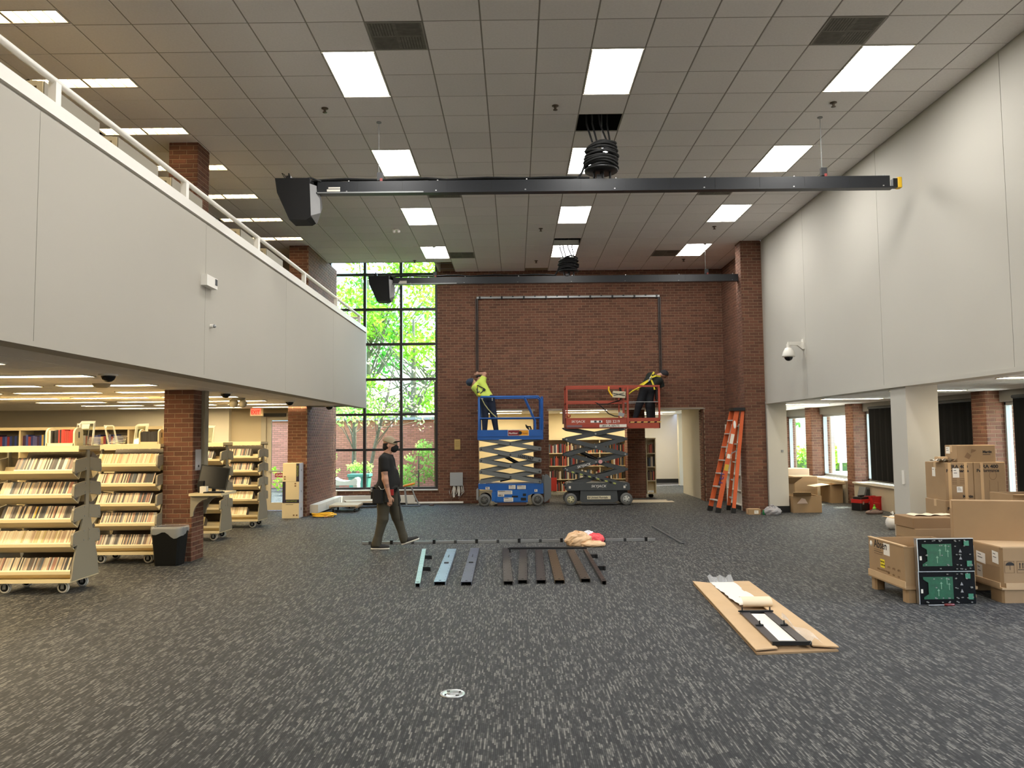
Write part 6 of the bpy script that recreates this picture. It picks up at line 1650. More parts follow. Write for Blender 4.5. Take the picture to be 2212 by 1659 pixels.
eye_w = mat('eye_white', (225, 220, 212), .3); eye_d = mat('eye_dark', (30, 22, 18), .3)
strap_y = mat('harness_yellow', (222, 206, 50), .6); strap_d = mat('harness_dark', (40, 42, 40), .7)

# --- the man walking across the hall
yc = 12.38
t = thing('person', 'person in black t-shirt, olive work trousers, cap and mask walking across the hall', 'person', (-2.0, yc, 0))
RY, LY_ = yc-.10, yc+.10
head = [(v3(-1.985, yc, 1.640), v3(-1.962, yc, 1.605), .092, .090, (1, .84, 1)), (v3(-1.935, yc, 1.555), v3(-1.905, yc, 1.540), .058, .042), (v3(-1.885, yc, 1.612), v3(-1.862, yc, 1.592), .018, .014, (1, 1, 1), .012),
        (v3(-1.99, yc-.082, 1.600), v3(-1.985, yc-.088, 1.575), .020, .012, (1, .5, 1), .006), (v3(-1.99, yc+.082, 1.600), v3(-1.985, yc+.088, 1.575), .020, .012, (1, .5, 1), .006), (v3(-1.888, yc-.03, 1.632), v3(-1.888, yc+.03, 1.632), .016, .016)]
neck = [(v3(-2.025, yc, 1.43), v3(-1.985, yc, 1.56), .066, .058)]
torso = [(v3(-2.02, yc-.085, 1.35), v3(-2.0, yc-.07, 1.02), .105, .135), (v3(-2.02, yc+.085, 1.35), v3(-2.0, yc+.07, 1.02), .105, .135), (v3(-2.025, yc-.16, 1.395), v3(-2.025, yc+.16, 1.395), .062, .062), (v3(-1.955, yc, 1.15), v3(-1.94, yc, 1.02), .11, .12), (v3(-2.04, yc-.06, .92), v3(-2.04, yc+.06, .92), .135, .135)]
SR, ER, WR = v3(-2.035, yc-.215, 1.385), v3(-2.005, yc-.262, 1.09), v3(-1.945, yc-.250, .835)
SL, EL, WL = v3(-2.035, yc+.215, 1.385), v3(-2.06, yc+.262, 1.10), v3(-2.03, yc+.255, .85)
armR = [(SR, ER, .062, .046), (ER, WR, .047, .030)]; armL = [(SL, EL, .062, .046), (EL, WL, .047, .030)]
hands = hand(WR, WR+v3(.012, .0, -.1), v3(1, .25, 0), v3(-.3, .5, -.2)) + hand(WL, WL+v3(.0, .0, -.1), v3(1, -.3, 0), v3(-.3, -.5, -.2))
legs = [(v3(-2.045, RY, .90), v3(-2.065, RY, .47), .108, .070), (v3(-2.065, RY, .47), v3(-2.165, RY, .09), .068, .042), (v3(-2.0, LY_, .90), v3(-1.875, LY_, .48), .108, .070), (v3(-1.875, LY_, .48), v3(-1.765, LY_, .13), .068, .042)]
blob('body', head+neck+torso+armR+armL+hands+legs, skin, t, .0085, .025)
blob('t_shirt', torso[:4]+[(v3(-2.03, yc-.07, .93), v3(-2.03, yc+.07, .93), .150, .150), (SR, SR+(ER-SR)*.46, .068, .062), (SL, SL+(EL-SL)*.46, .068, .062), (v3(-2.02, yc, 1.42), v3(-2.0, yc, 1.45), .075, .07)], blk_shirt, t, .011, .035, grow=.012, cuts=((v3(0, 0, .88), (0, 0, -1)), (v3(-1.99, yc, 1.475), (.35, 0, 1))))
blob('trousers', legs+[(v3(-2.03, yc-.07, .93), v3(-2.03, yc+.07, .93), .135, .135), (v3(-2.15, RY, .14), v3(-2.165, RY, .07), .055, .058), (v3(-1.78, LY_, .18), v3(-1.762, LY_, .12), .052, .052)], khaki, t, .011, .03, grow=.014, cuts=((v3(0, 0, .985), (0, 0, 1)), (v3(0, 0, .05), (0, 0, -1))))
def shoe(t, heel, toe, y, m=shoe_m, up=(0, 0, 1)):
    h, q = v3(heel[0], y, heel[1]), v3(toe[0], y, toe[1]); d = (q-h)/np.linalg.norm(q-h); u = np.array((-d[2], 0, d[0])) if d[0] > 0 else np.array((d[2], 0, -d[0]))
    b = blob('shoe', [(h+u*.055+d*.035, h+u*.045+d*.12, .045, .040, (1, .9, 1)), (h+u*.045+d*.12, q+u*.032-d*.035, .042, .032, (1, 1.05, 1)), (h+u*.09+d*.04, h+u*.10+d*.05, .042, .042)], m, t, .010, .025, cuts=((h+u*.022, -u),))
    blob('sole', [(h+u*.02+d*.035, q+u*.02-d*.04, .044, .040, (1, 1.05, 1))], sole_m, b, .010, .02, cuts=((h+u*.026, u), (h, -u)))
shoe(t, (-2.245, .0), (-1.955, .0), RY); shoe(t, (-1.795, .035), (-1.52, .125), LY_)
cb = blob('cap', [head[0]], mat('cap_tan', (150, 136, 112), .85), t, .009, .02, grow=.016, cuts=((v3(-1.97, yc, 1.640), (-.32, 0, -1)),))
mb = MB(); vs = []
for i in range(9):
    a = -1.1+2.2*i/8
    vs += [(-1.905+.045*math.cos(a)-.03, yc+.085*math.sin(a), 1.636), (-1.895+.155*math.cos(a)-.04, yc+.080*math.sin(a)*.95, 1.668-.012*abs(math.sin(a)))]
vs2 = [(p[0], p[1], p[2]+.013) for p in vs]
mb.add(vs+vs2, [(2*i, 2*i+1, 2*i+3, 2*i+2) for i in range(8)]+[(18+2*i, 18+2*i+2, 18+2*i+3, 18+2*i+1) for i in range(8)]+[(2*i+1, 19+2*i, 21+2*i, 2*i+3) for i in range(8)], 0, True); mb.build('cap_brim', mat('cap_dark', (26, 23, 22), .8), cb, world=True)
blob('face_mask', [head[1], (v3(-1.93, yc, 1.585), v3(-1.885, yc, 1.565), .062, .040, (1, .95, 1)), (v3(-1.875, yc, 1.585), v3(-1.87, yc, 1.575), .02, .02)], mat('mask_black', (9, 9, 10), .8), t, .009, .02, grow=.008, cuts=((v3(-1.945, yc, 1.57), (-1, 0, .25)), (v3(-1.88, yc, 1.607), (.25, 0, 1))))
blob('hair', [head[0], (v3(-2.03, yc, 1.57), v3(-2.02, yc, 1.54), .05, .04, (1, 1.1, 1))], hair_m, t, .009, .02, grow=.007, cuts=((v3(-1.99, yc, 1.6), (1, 0, .1)), (v3(-1.97, yc, 1.645), (-.1, 0, 1)), (v3(-2.0, yc, 1.52), (0, 0, -1))))
MB().sphere((-1.878, yc-.035, 1.622), .011, 10, 6).sphere((-1.878, yc+.035, 1.622), .011, 10, 6).build('eyes', eye_w, t, world=True)
tb = MB().lathe([(.20, -.03), (.205, 0), (.20, .03)], (0, 0, 0), 26); tb.v = [(-2.02+p[0]*.98, yc+p[1]*1.08, .955+p[2]) for p in tb.v]
tb = tb.build('tool_belt', black, t, world=True)
MB().cbox(-2.20, yc-.27, .72, -2.04, yc-.20, .93, .02).cbox(-2.02, yc-.27, .74, -1.93, yc-.21, .92, .02).cbox(-2.25, yc-.14, .78, -2.20, yc+.06, .96, .015).build('tool_pouch', mat('pouch_black', (12, 12, 12), .8), tb, world=True)
MB().tube([(-2.11, yc-.22, .98), (-2.07, yc-.235, .93), (-2.03, yc-.235, .93), (-2.0, yc-.22, .98)], .006, 6).cyl((-2.23, yc-.16, .95), (-2.23, yc-.16, .89), .018, 8).build('belt_hook', chrome, tb, world=True)
MB().box(-1.93, yc-.24, .84, -1.88, yc-.20, .93).build('red_tool', mat('tool_red2', (150, 30, 30), .5), tb, world=True)
MB().tube([(-1.835, yc-.1, .95), (-1.815, yc-.12, .80), (-1.80, yc-.10, .62), (-1.775, yc-.08, .44)], [.012, .013, .014, .022], 6).tube([(-1.835, yc-.06, .95), (-1.80, yc-.05, .75), (-1.83, yc-.06, .66)], .008, 6).build('hanging_strap', strap_d, tb, world=True)
mb = MB()
for (a, b, r) in (((SR+(ER-SR)*.66), (SR+(ER-SR)*.80), .0525), ((ER+(WR-ER)*.30), (ER+(WR-ER)*.52), .0425)):
    mb.cyl(a+v3(.004, -.006, 0), b+v3(.004, -.006, 0), r-.004, 12, r-.008, caps=False)
mb.build('tattoo', mat('tattoo_ink', (146, 112, 96), .65), t, world=True)

# --- worker in the yellow shirt on the blue lift
yy = 19.93; D0 = 1.725
t = thing('person', 'person in yellow-green shirt and navy trousers leaning out from the blue lift', 'person', (-.65, yy, D0))
head = [(v3(-1.10, yy+.02, 3.115), v3(-1.135, yy+.03, 3.105), .090, .092, (1, 1, .92)), (v3(-1.10, yy+.09, 3.07), v3(-1.10, yy+.10, 3.05), .05, .04), (v3(-1.13, yy+.11, 3.10), v3(-1.13, yy+.125, 3.09), .016, .012, (1, 1, 1), .01), (v3(-1.08, yy+.02, 3.205), v3(-1.085, yy+.02, 3.21), .02, .014, (1, 1, .6), .006)]
neck = [(v3(-.98, yy, 3.05), v3(-1.07, yy+.02, 3.10), .062, .056)]
torso = [(v3(-.99, yy, 2.985), v3(-.80, yy, 2.74), .105, .115), (v3(-.85, yy, 3.07), v3(-.70, yy, 2.74), .105, .115), (v3(-1.015, yy, 2.96), v3(-.83, yy, 3.13), .070, .075), (v3(-.74, yy, 2.70), v3(-.66, yy, 2.70), .13, .13)]
SR, ER, WR = v3(-.82, yy, 3.15), v3(-.765, yy+.02, 3.315), v3(-.915, yy+.10, 3.330)
SL, EL, WL = v3(-1.02, yy+.04, 3.0), v3(-.98, yy+.28, 3.07), v3(-.92, yy+.36, 3.24)
armR = [(SR, ER, .060, .046), (ER, WR, .046, .030)]; armL = [(SL, EL, .060, .046), (EL, WL, .046, .030)]
hands = hand(WR, WR+v3(-.09, .06, .0), v3(0, .3, 1), v3(-.1, .6, -.5)) + hand(WL, WL+v3(-.02, .05, .09), v3(1, 0, .1), v3(-.5, .3, .2))
legs = [(v3(-.775, yy, 2.64), v3(-.765, yy, 2.22), .108, .072), (v3(-.765, yy, 2.22), v3(-.775, yy-.03, D0+.09), .070, .044), (v3(-.63, yy, 2.64), v3(-.54, yy, 2.24), .108, .072), (v3(-.54, yy, 2.24), v3(-.475, yy-.03, D0+.09), .070, .044)]
blob('body', head+neck+torso+armR+armL+hands+legs, skin, t, .010, .025)
ex = ER-SR; ex /= np.linalg.norm(ex); el = EL-SL; el /= np.linalg.norm(el)
blob('t_shirt', torso[:3]+[(v3(-.80, yy, 2.74), v3(-.70, yy, 2.74), .12, .12), (SR, SR+ex*.13, .072, .070), (SL, SL+el*.15, .070, .066)], hivis, t, .011, .035, grow=.012, cuts=((SR+ex*.10, ex), (v3(-.75, yy, 2.73), (-.05, 0, -1)), (v3(-1.015, yy, 3.075), (-.8, 0, .7)), (SL+el*.14, el)))
blob('trousers', legs+[(v3(-.755, yy, 2.70), v3(-.65, yy, 2.70), .122, .122)], jeans, t, .011, .03, grow=.014, cuts=((v3(-.70, yy, 2.775), (.0, 0, 1)), (v3(0, 0, D0+.04), (0, 0, -1))))
for x, y in ((-.775, yy-.03), (-.475, yy-.03)):
    blob('boot', [(v3(x, y, D0+.05), v3(x, y+.16, D0+.045), .048, .042), (v3(x, y, D0+.05), v3(x, y, D0+.11), .048, .046)], shoe_m, t, .011, .025, cuts=((v3(0, 0, D0+.001), (0, 0, -1)),))
blob('beanie', [head[0]], mat('beanie_navy', (46, 56, 72), .9, bump=(60, .5)), t, .010, .02, grow=.014, cuts=((v3(-1.10, yy+.02, 3.10), (.86, .35, -.4)),))
MB().sphere((-1.145, yy+.112, 3.115), .010, 8, 6).sphere((-1.095, yy+.112, 3.12), .010, 8, 6).build('eyes', eye_w, t, world=True)
def straps(t, name, lines, y, w, m, th=.008):
    for (p, q) in lines: MB().bar((p[0], y+(p[2] if len(p) > 2 else 0), p[1]), (q[0], y+(q[2] if len(q) > 2 else 0), q[1]), th, w, up=(-(q[1]-p[1]), 0, q[0]-p[0])).build(name, m, t, world=True)
ys_ = yy-.128
straps(t, 'harness_strap', [((-.942, 3.02, .01), (-.95, 2.82)), ((-.985, 2.975, .02), (-.915, 2.80)), ((-.942, 3.02, .01), (-.755, 2.92)), ((-.755, 2.92, .0), (-.88, 2.80))], ys_, .022, strap_d)
straps(t, 'harness_strap', [((-.935, 2.80), (-.865, 2.78)), ((-.99, 3.02, .03), (-.945, 2.97, .01))], ys_-.004, .05, strap_y)
MB().obox((-.775, ys_-.004, 2.90), (.07, .012, .06), (0, .6, 0)).build('harness_pad', black, t, world=True)
MB().lathe([(.018, -.004), (.030, -.004), (.030, .004), (.018, .004)], (-.91, ys_-.008, 2.86), 14, axis='y').build('d_ring', chrome, t, world=True)
MB().tube([(-.83, yy-.15, 2.66), (-.76, yy-.17, 2.52), (-.67, yy-.19, 2.40), (-.57, yy-.25, 2.29), (-.47, yy-.33, 2.20)], .014, 7).build('lanyard', mat('lanyard_tan', (166, 158, 110), .7), t, world=True)
MB().box(-.86, yy-.15, 2.665, -.80, yy-.13, 2.69).box(-.585, yy-.15, 2.62, -.56, yy-.12, 2.70).build('belt_clip', chrome, t, world=True)
t2_ = thing('power_drill', 'dark drill held up at the left rail of the wall frame', 'drill', (-.93, 20.33, 3.26))
MB().cyl((-.05, -.02, .02), (.06, -.03, .05), .035, 12).cyl((-.05, -.02, .02), (-.08, -.015, .01), .02, 10).bar((.02, -.02, .02), (.04, .0, -.10), .04, .05).build('drill_body', black, t2_)
MB().box(.0, -.05, -.15, .09, .04, -.09).build('battery', dark_grey, t2_)

# --- worker in dark clothes on the orange red lift
yy = 19.93; D0 = 1.992
t = thing('person', 'person in dark green shirt and yellow harness bending over on the orange red lift', 'person', (3.3, yy, D0))
head = [(v3(3.80, yy+.06, 3.275), v3(3.825, yy+.08, 3.27), .090, .088), (v3(3.84, yy+.14, 3.22), v3(3.845, yy+.15, 3.21), .05, .04), (v3(3.85, yy+.165, 3.255), v3(3.85, yy+.18, 3.245), .016, .012, (1, 1, 1), .01), (v3(3.875, yy+.06, 3.225), v3(3.885, yy+.06, 3.20), .018, .012, (.6, 1, 1), .006)]
neck = [(v3(3.66, yy+.02, 3.22), v3(3.76, yy+.05, 3.26), .062, .056)]
torso = [(v3(3.46, yy+.02, 3.19), v3(3.31, yy, 2.92), .105, .115), (v3(3.62, yy+.03, 3.10), v3(3.43, yy, 2.92), .115, .115), (v3(3.44, yy+.03, 3.22), v3(3.68, yy+.04, 3.10), .075, .070), (v3(3.33, yy, 2.88), v3(3.42, yy, 2.88), .13, .13)]
SR, ER, WR = v3(3.70, yy+.06, 3.08), v3(3.755, yy+.10, 2.93), v3(3.705, yy+.28, 2.87)
SL, EL, WL = v3(3.45, yy+.12, 3.22), v3(3.55, yy+.36, 3.10), v3(3.68, yy+.42, 2.98)
hands = hand(WR, WR+v3(-.01, .1, .02), v3(-.8, 0, .5), v3(.1, .3, -.7)) + hand(WL, WL+v3(.09, .02, .0), v3(0, -.3, 1), v3(.1, .2, -.7))
legs = [(v3(3.29, yy, 2.85), v3(3.135, yy, 2.46), .112, .076), (v3(3.135, yy, 2.46), v3(3.01, yy-.02, D0+.09), .072, .046), (v3(3.43, yy, 2.85), v3(3.395, yy, 2.45), .112, .076), (v3(3.395, yy, 2.45), v3(3.385, yy-.02, D0+.09), .072, .046)]
blob('body', head+neck+torso+[(SR, ER, .060, .046), (ER, WR, .046, .030), (SL, EL, .060, .046), (EL, WL, .046, .030)]+hands+legs, skin, t, .010, .025)
ex = ER-SR; L_ = np.linalg.norm(ex); ex /= L_; el = EL-SL; el /= np.linalg.norm(el)
blob('t_shirt', torso[:3]+[(v3(3.31, yy, 2.92), v3(3.43, yy, 2.92), .12, .12), (SR, ER, .074, .066), (SL, SL+el*.2, .072, .066)], green_s, t, .011, .035, grow=.012, cuts=((SR+ex*.15, ex), (v3(3.37, yy, 2.885), (.0, 0, -1)), (v3(3.70, yy, 3.24), (.85, .2, .5)), (SL+el*.18, el)))
blob('trousers', legs+[(v3(3.32, yy, 2.89), v3(3.43, yy, 2.89), .125, .125)], mat('trousers_dark', (13, 16, 23), .85, bump=(16, .3)), t, .011, .03, grow=.014, cuts=((v3(0, 0, 2.945), (0, 0, 1)), (v3(0, 0, D0+.04), (0, 0, -1))))
for x, y in ((3.01, yy-.02), (3.385, yy-.02)):
    blob('boot', [(v3(x, y, D0+.05), v3(x, y+.16, D0+.045), .048, .042), (v3(x, y, D0+.05), v3(x, y, D0+.11), .048, .046)], shoe_m, t, .011, .025, cuts=((v3(0, 0, D0+.001), (0, 0, -1)),))
blob('cap', [head[0]], mat('cap_black', (36, 34, 38), .85), t, .010, .02, grow=.014, cuts=((v3(3.80, yy+.06, 3.255), (-.25, .25, -1)),))
MB().obox((3.875, yy+.15, 3.25), (.09, .11, .010), (.35, .5, 0)).build('cap_brim', MATS['cap_black'], t, world=True)
MB().sphere((3.865, yy+.15, 3.275), .010, 8, 6).sphere((3.81, yy+.158, 3.285), .010, 8, 6).build('eyes', eye_w, t, world=True)
ys_ = yy-.125
straps(t, 'harness_strap', [((3.42, 3.15), (3.535, 3.315, .09)), ((3.42, 3.16), (3.56, 3.215, .0)), ((3.56, 3.215, .0), (3.70, 3.20, .10)), ((3.425, 3.13), (3.17, 2.985, .02)), ((3.37, 3.09), (3.21, 2.965, .01)), ((3.44, 3.125), (3.495, 2.985)), ((3.495, 2.985), (3.525, 2.86, .01)), ((3.17, 2.985, .02), (3.10, 2.86, .08))], ys_, .042, strap_y)
MB().lathe([(.022, -.005), (.036, -.005), (.036, .005), (.022, .005)], (3.43, ys_-.008, 3.15), 14, axis='y').bar((3.41, ys_-.015, 3.13), (3.36, ys_-.015, 3.07), .012, .03).build('d_ring', chrome, t, world=True)
MB().tube([(3.36, ys_-.02, 3.07), (3.2, ys_-.05, 2.95), (3.07, ys_-.1, 2.89), (2.95, ys_-.15, 2.83), (2.84, ys_-.2, 2.75)], .018, 7).build('lanyard', strap_y, t, world=True)
MB().box(3.555, yy-.09, 2.62, 3.60, yy+.03, 2.86).tube([(3.58, yy-.03, 2.62), (3.60, yy-.02, 2.5), (3.56, yy-.03, 2.44)], .012, 6).build('tool_pouch', black, t, world=True)
t = thing('tool_bag', 'tall dark bag standing on the orange red lift beside the bending person', 'bag', (3.50, 20.12, 1.99))
MB().cbox(-.075, -.08, 0, .075, .08, .56, .03).build('bag_body', mat('bag_dark', (32, 34, 38), .8), t)
MB().tube([(-.04, 0, .55), (-.03, 0, .62), (.03, 0, .62), (.04, 0, .55)], .010, 6).build('handle', black, t)

# ------------------------------------------------------------------ courtyard and the outdoors
grass = mat('lawn_green', (112, 168, 70), .9, noise=(5, .25), bump=(40, .5))
lawn = struct('lawn', MB().box(-40, 20.92, -.25, -2.15, 60, -.06), grass, 'sunlit grass of the courtyard')
mb = MB().box(-22, 27.6, -.1, -1.9, 27.9, 2.33)
cw = struct('wall_courtyard', mb, mortar_m, 'red brick garden wall across the courtyard')
bricks(cw, (-12.0, 27.614, -.1), 0, 10.2, 0, 2.42, cap=0, m=mat('garden_brick', (205, 132, 112), .85, rand=.15))
MB().box(-22.05, 27.5, 2.33, -1.9, 28.0, 2.42).build('coping', mat('coping_grey', (170, 176, 180), .7), cw)
struct('wall_courtyard_side', MB().box(-2.15, 20.9, -.1, -1.95, 27.6, 3.2), mortar_m, 'side wall of the courtyard')
leaf_a = mat_leaf('leaf_spring', (110, 160, 40), (180, 216, 84)); leaf_b = mat_leaf('leaf_mid', (70, 136, 60), (130, 196, 96)); leaf_p = mat_leaf('leaf_blossom', (208, 160, 170), (150, 190, 110)); leaf_l = mat_leaf('leaf_pale', (150, 200, 90), (210, 235, 140))
bark = mat('bark', (116, 108, 90), .9, noise=(12, .2), bump=(30, .6))
def leaves(centres, n, s, m, parent, seed, name='leaves'):
    r = np.random.default_rng(seed); vs = []
    for (c_, rad) in centres:
        k = max(8, int(n*rad[0]*rad[1]*rad[2])); d = r.normal(size=(k, 3)); d /= np.linalg.norm(d, axis=1)[:, None]
        p = np.array(c_)+d*(r.random((k, 1))**.45)*np.array(rad)
        a = r.normal(size=(k, 3)); a /= np.linalg.norm(a, axis=1)[:, None]; b = np.cross(a, r.normal(size=(k, 3))); b /= np.linalg.norm(b, axis=1)[:, None]
        q = s*(.6+.8*r.random((k, 1)))
        vs.append(np.stack([p-a*q, p+b*q*.5, p+a*q, p-b*q*.5], 1))
    V = np.concatenate(vs).reshape(-1, 3); V = V-np.array(parent.location)
    me = bpy.data.meshes.new(name); me.from_pydata(V.tolist(), [], np.arange(len(V)).reshape(-1, 4).tolist()); me.materials.append(m); me.update()
    o = bpy.data.objects.new(name, me); reg(o, parent); return tag(o, kind='stuff')
def tree(label, base, h, blobs, n, s, m, seed, trunk=.12, lean=(0, 0), group='trees beyond the garden wall', name='tree'):
    t = thing(name, label, 'tree' if name == 'tree' else 'bush', base, group=group)
    r = random.Random(seed); top = (lean[0], lean[1], h)
    mb = MB().tube([(0, 0, 0), (lean[0]*.3, lean[1]*.3, h*.35), (lean[0]*.7, lean[1]*.7, h*.7), top], [trunk, trunk*.85, trunk*.6, trunk*.3], 8)
    for (c_, rad) in blobs:
        f = r.uniform(.35, .7); st = (lean[0]*f, lean[1]*f, h*f); e = (c_[0]-base[0], c_[1]-base[1], c_[2]-base[2])
        mb.tube([st, tuple((st[i]+e[i])/2+r.uniform(-.1, .1) for i in range(3)), e], [trunk*.22, trunk*.15, trunk*.07], 6)
    mb.build('trunk', bark, t); leaves(blobs, n, s, m, t, seed)
def cloud(x0, x1, y0, y1, z0, z1, k, r0, r1, seed):
    r = random.Random(seed); return [((r.uniform(x0, x1), r.uniform(y0, y1), r.uniform(z0, z1)), (r.uniform(r0, r1), r.uniform(r0, r1), r.uniform(r0*.6, r1*.7))) for _ in range(k)]
tree('broad bright green tree rising behind the garden wall, right part of the tall window', (-4.0, 31, -.1), 6.5, cloud(-7.0, -1.6, 30, 33, 2.8, 7.6, 24, .7, 1.3, 1), 330, .10, leaf_a, 1, .16)
tree('tall mid green tree farther behind the garden wall', (-3.2, 35, -.1), 7, cloud(-9.5, -1.5, 33.5, 37, 2.6, 8.2, 26, .9, 1.5, 2), 170, .12, leaf_b, 2, .2)
tree('yellow green tree crown high above the garden wall', (-6.2, 33, -.1), 8.5, cloud(-8.2, -2.5, 32, 35, 7.2, 10.2, 18, .8, 1.2, 3), 230, .11, leaf_a, 3, .2)
tree('thin leaning tree with pinkish blossom before the garden wall', (-5.0, 26.4, -.1), 4.2, cloud(-4.9, -2.5, 25.6, 27.2, 2.3, 4.9, 14, .4, .75, 4), 330, .06, leaf_p, 4, .07, (.9, .1))
tree('straight pale trunked tree with a low green crown before the garden wall', (-5.38, 26.2, -.1), 3.2, cloud(-6.4, -4.6, 25.5, 27, 2.3, 3.2, 9, .45, .75, 5), 320, .08, leaf_l, 5, .09, (.05, 0))
tree('trees beyond the exit door side of the garden wall', (-9.5, 31, -.1), 5, cloud(-11.5, -7, 30, 32, 2.8, 6.5, 14, .8, 1.3, 6), 160, .14, leaf_b, 6, .16)
tree('rounded bush against the garden wall at the right of the tall window', (-3.15, 25.6, -.1), 1.3, cloud(-3.7, -2.55, 25.2, 26.0, .2, 1.5, 16, .22, .36, 7), 3600, .055, leaf_l, 7, .03, group='bushes in the courtyard', name='bush')
tree('small bush at the left edge of the tall window', (-6.1, 25.2, -.1), 1.2, cloud(-6.5, -5.85, 24.9, 25.6, .5, 1.5, 7, .18, .3, 8), 3600, .05, leaf_l, 8, .03, group='bushes in the courtyard', name='bush')
tree('tall grass tuft and bush outside the exit door', (-7.4, 25.8, -.1), .9, cloud(-8.0, -6.9, 25.4, 26.2, .0, 1.0, 8, .2, .35, 9), 2600, .06, leaf_a, 9, .03, group='bushes in the courtyard', name='bush')
t = thing('planter', 'teal square planter with a leafy plant outside the tall window', 'planter', (-4.85, 24.6, -.06))
MB().prism([(-.25, 0), (.25, 0), (.32, .62), (-.32, .62)], 'y', -.25, .25).box(-.34, -.28, .58, .34, .28, .66).build('pot', mat('planter_teal', (92, 160, 144), .6), t)
leaves([((-4.85+.14*i, 24.6, .78+.08*(i % 2)), (.16, .2, .16)) for i in (-2, -1, 0, 1, 2)], 9000, .05, leaf_l, t, 11)
t = thing('garden_bench', 'white scrolled stone bench outside the tall window', 'bench', (-4.94, 23.0, .02))
wh = mat('bench_white', (236, 230, 220), .7)
sp = [(-.36, .34), (.36, .34), (.38, .46), (.36, .53), (.30, .55), (.24, .51), (.12, .465), (0, .455), (-.12, .465), (-.24, .51), (-.30, .55), (-.36, .53), (-.38, .46)]
MB().prism(sp, 'y', -.25, .25).build('seat', wh, t)
for x in (-.31, .31): MB().box(x-.06, -.22, -.08, x+.06, .22, .34).build('support', wh, t)
MB().box(-.25, -.06, .06, .25, .06, .14).build('stretcher', wh, t)
t = thing('blue_pot', 'blue garden pot on the grass outside the exit door', 'pot', (-6.75, 24.0, -.06))
MB().lathe([(0, 0), (.16, 0), (.24, .42), (.26, .46), (.22, .46), (.2, .4)], n=20).build('pot_body', mat('pot_blue', (60, 110, 190), .4), t)
# right side outdoors
struct('ground_paving', MB().box(8.72, -10, -.25, 40, 80, -.05), mat('paving_pale', (214, 208, 196), .9, noise=(1, .05)), 'pale paving outside the right windows')
struct('ground_rear', MB().box(-2.1, 28.8, -.25, 8.72, 80, -.06), grass, 'grass behind the rear room')
for k, (x, y, w, lab) in enumerate(((13.5, 37.0, 2.6, 'clipped hedge outside the right windows, left part'), (16.2, 37.4, 2.4, 'clipped hedge outside the right windows, right part'))):
    t = thing('hedge', lab, 'hedge', (x, y, -.05), group='clipped hedges outside'); leaves([((x-w/2+w*i/5, y, .55+.1*(i % 2)), (.5, .6, .6)) for i in range(6)], 1500, .09, leaf_a, t, 30+k)
    MB().box(-w/2, -.3, 0, w/2, .3, .5).build('hedge_core', mat('hedge_dark', (60, 90, 40), .9), t)
tree('pale distant trees outside the right windows', (16, 48, -.05), 7, cloud(10, 24, 46, 52, 2, 8, 26, 1.0, 2.0, 20), 45, .22, leaf_b, 20, .2, group='trees outside the right windows')
tree('green trees outside the rear room window', (10.4, 44, -.05), 6, cloud(7.5, 12, 40, 46, .8, 6, 18, .8, 1.5, 21), 90, .18, leaf_b, 21, .2, group='trees outside the right windows')
t = thing('house', 'pale house with a grey roof beyond the paving', 'house', (19.5, 44, -.05))
MB().box(-2.5, 0, 0, 2.5, 3, 3.0).build('wall', mat('house_white', (232, 230, 226), .8), t)
MB().prism([(-2.8, 3.0), (2.8, 3.0), (0, 4.3)], 'y', -.3, 3.3).build('roof', mat('house_roof', (150, 156, 164), .8), t)
MB().box(-1.0, -.06, 1.5, -.2, .02, 2.5).build('window', mat('house_window', (120, 150, 176), .3), t)
t = thing('porch_column', 'brick porch column with a white strip outside the right windows', 'column', (10.9, 27.6, -.05))
MB().box(-.25, 0, 0, .0, .4, 3.0).build('brick_shaft', mat('far_brick', (168, 108, 96), .9, noise=(8, .2)), t)
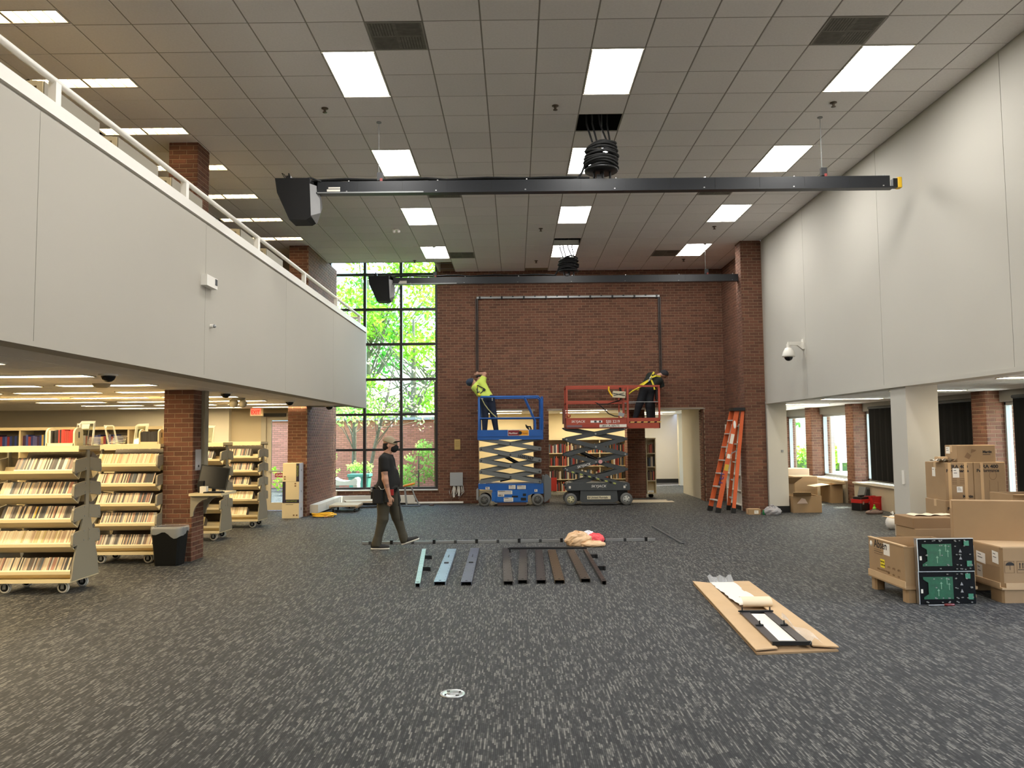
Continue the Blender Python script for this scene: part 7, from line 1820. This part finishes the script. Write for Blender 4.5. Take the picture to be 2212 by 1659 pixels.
MB().box(.12, .1, 0, .30, .4, 3.0).build('side_post', mat('far_taupe', (170, 158, 150), .8), t); MB().box(-.4, -.1, 2.9, .45, .6, 3.05).build('head_beam', wh, t)
t = thing('sign_board', 'blank pale grey board on a post outside the right windows', 'sign board', (11.35, 27.3, -.05))
MB().box(-.22, 0, .75, .35, .04, 1.95).build('board', mat('board_grey', (190, 190, 194), .7), t); MB().box(-.14, .04, 0, -.06, .10, 1.95).box(.2, .04, 0, .28, .10, 1.95).build('post', MATS['far_taupe'], t)

# ------------------------------------------------------------------ labels by place in the row
_ones = ['', 'first', 'second', 'third', 'fourth', 'fifth', 'sixth', 'seventh', 'eighth', 'ninth', 'tenth', 'eleventh', 'twelfth', 'thirteenth', 'fourteenth', 'fifteenth', 'sixteenth', 'seventeenth', 'eighteenth', 'nineteenth']
_tens = {2: ('twentieth', 'twenty'), 3: ('thirtieth', 'thirty'), 4: ('fortieth', 'forty'), 5: ('fiftieth', 'fifty'), 6: ('sixtieth', 'sixty'), 7: ('seventieth', 'seventy')}
def ordinal(n):
    if n < 20: return _ones[n]
    return _tens[n//10][0] if n % 10 == 0 else _tens[n//10][1]+'-'+_ones[n % 10]
_by = {}
for o in bpy.data.objects:
    if o.parent is None and o.get('category') in ('book', 'disc case'): _by.setdefault(o['label'], []).append(o)
for lab, os_ in _by.items():
    if len(os_) < 2: continue
    ax = 1 if max(o.location.y for o in os_)-min(o.location.y for o in os_) > .3 else 0
    os_.sort(key=lambda o: (round(o.location.z, 1), o.location[ax]))
    cnt_ = {}
    multi = len({round(o.location.z, 1) for o in os_}) > 1
    zs = sorted({round(o.location.z, 1) for o in os_}, reverse=True)
    for o in os_:
        z = round(o.location.z, 1); cnt_[z] = cnt_.get(z, 0)+1
        l = lab+', '+ordinal(cnt_[z])+' from the '+('far end' if ax else 'left')
        if ax: cnt_[z] = cnt_[z]
        if multi: l = l.replace('on a shelf', 'on %s shelf' % ordinal(zs.index(z)+1)).replace('on the narrow', 'on %s board of the narrow' % ordinal(zs.index(z)+1))
        o['label'] = l
texts_to_mesh()
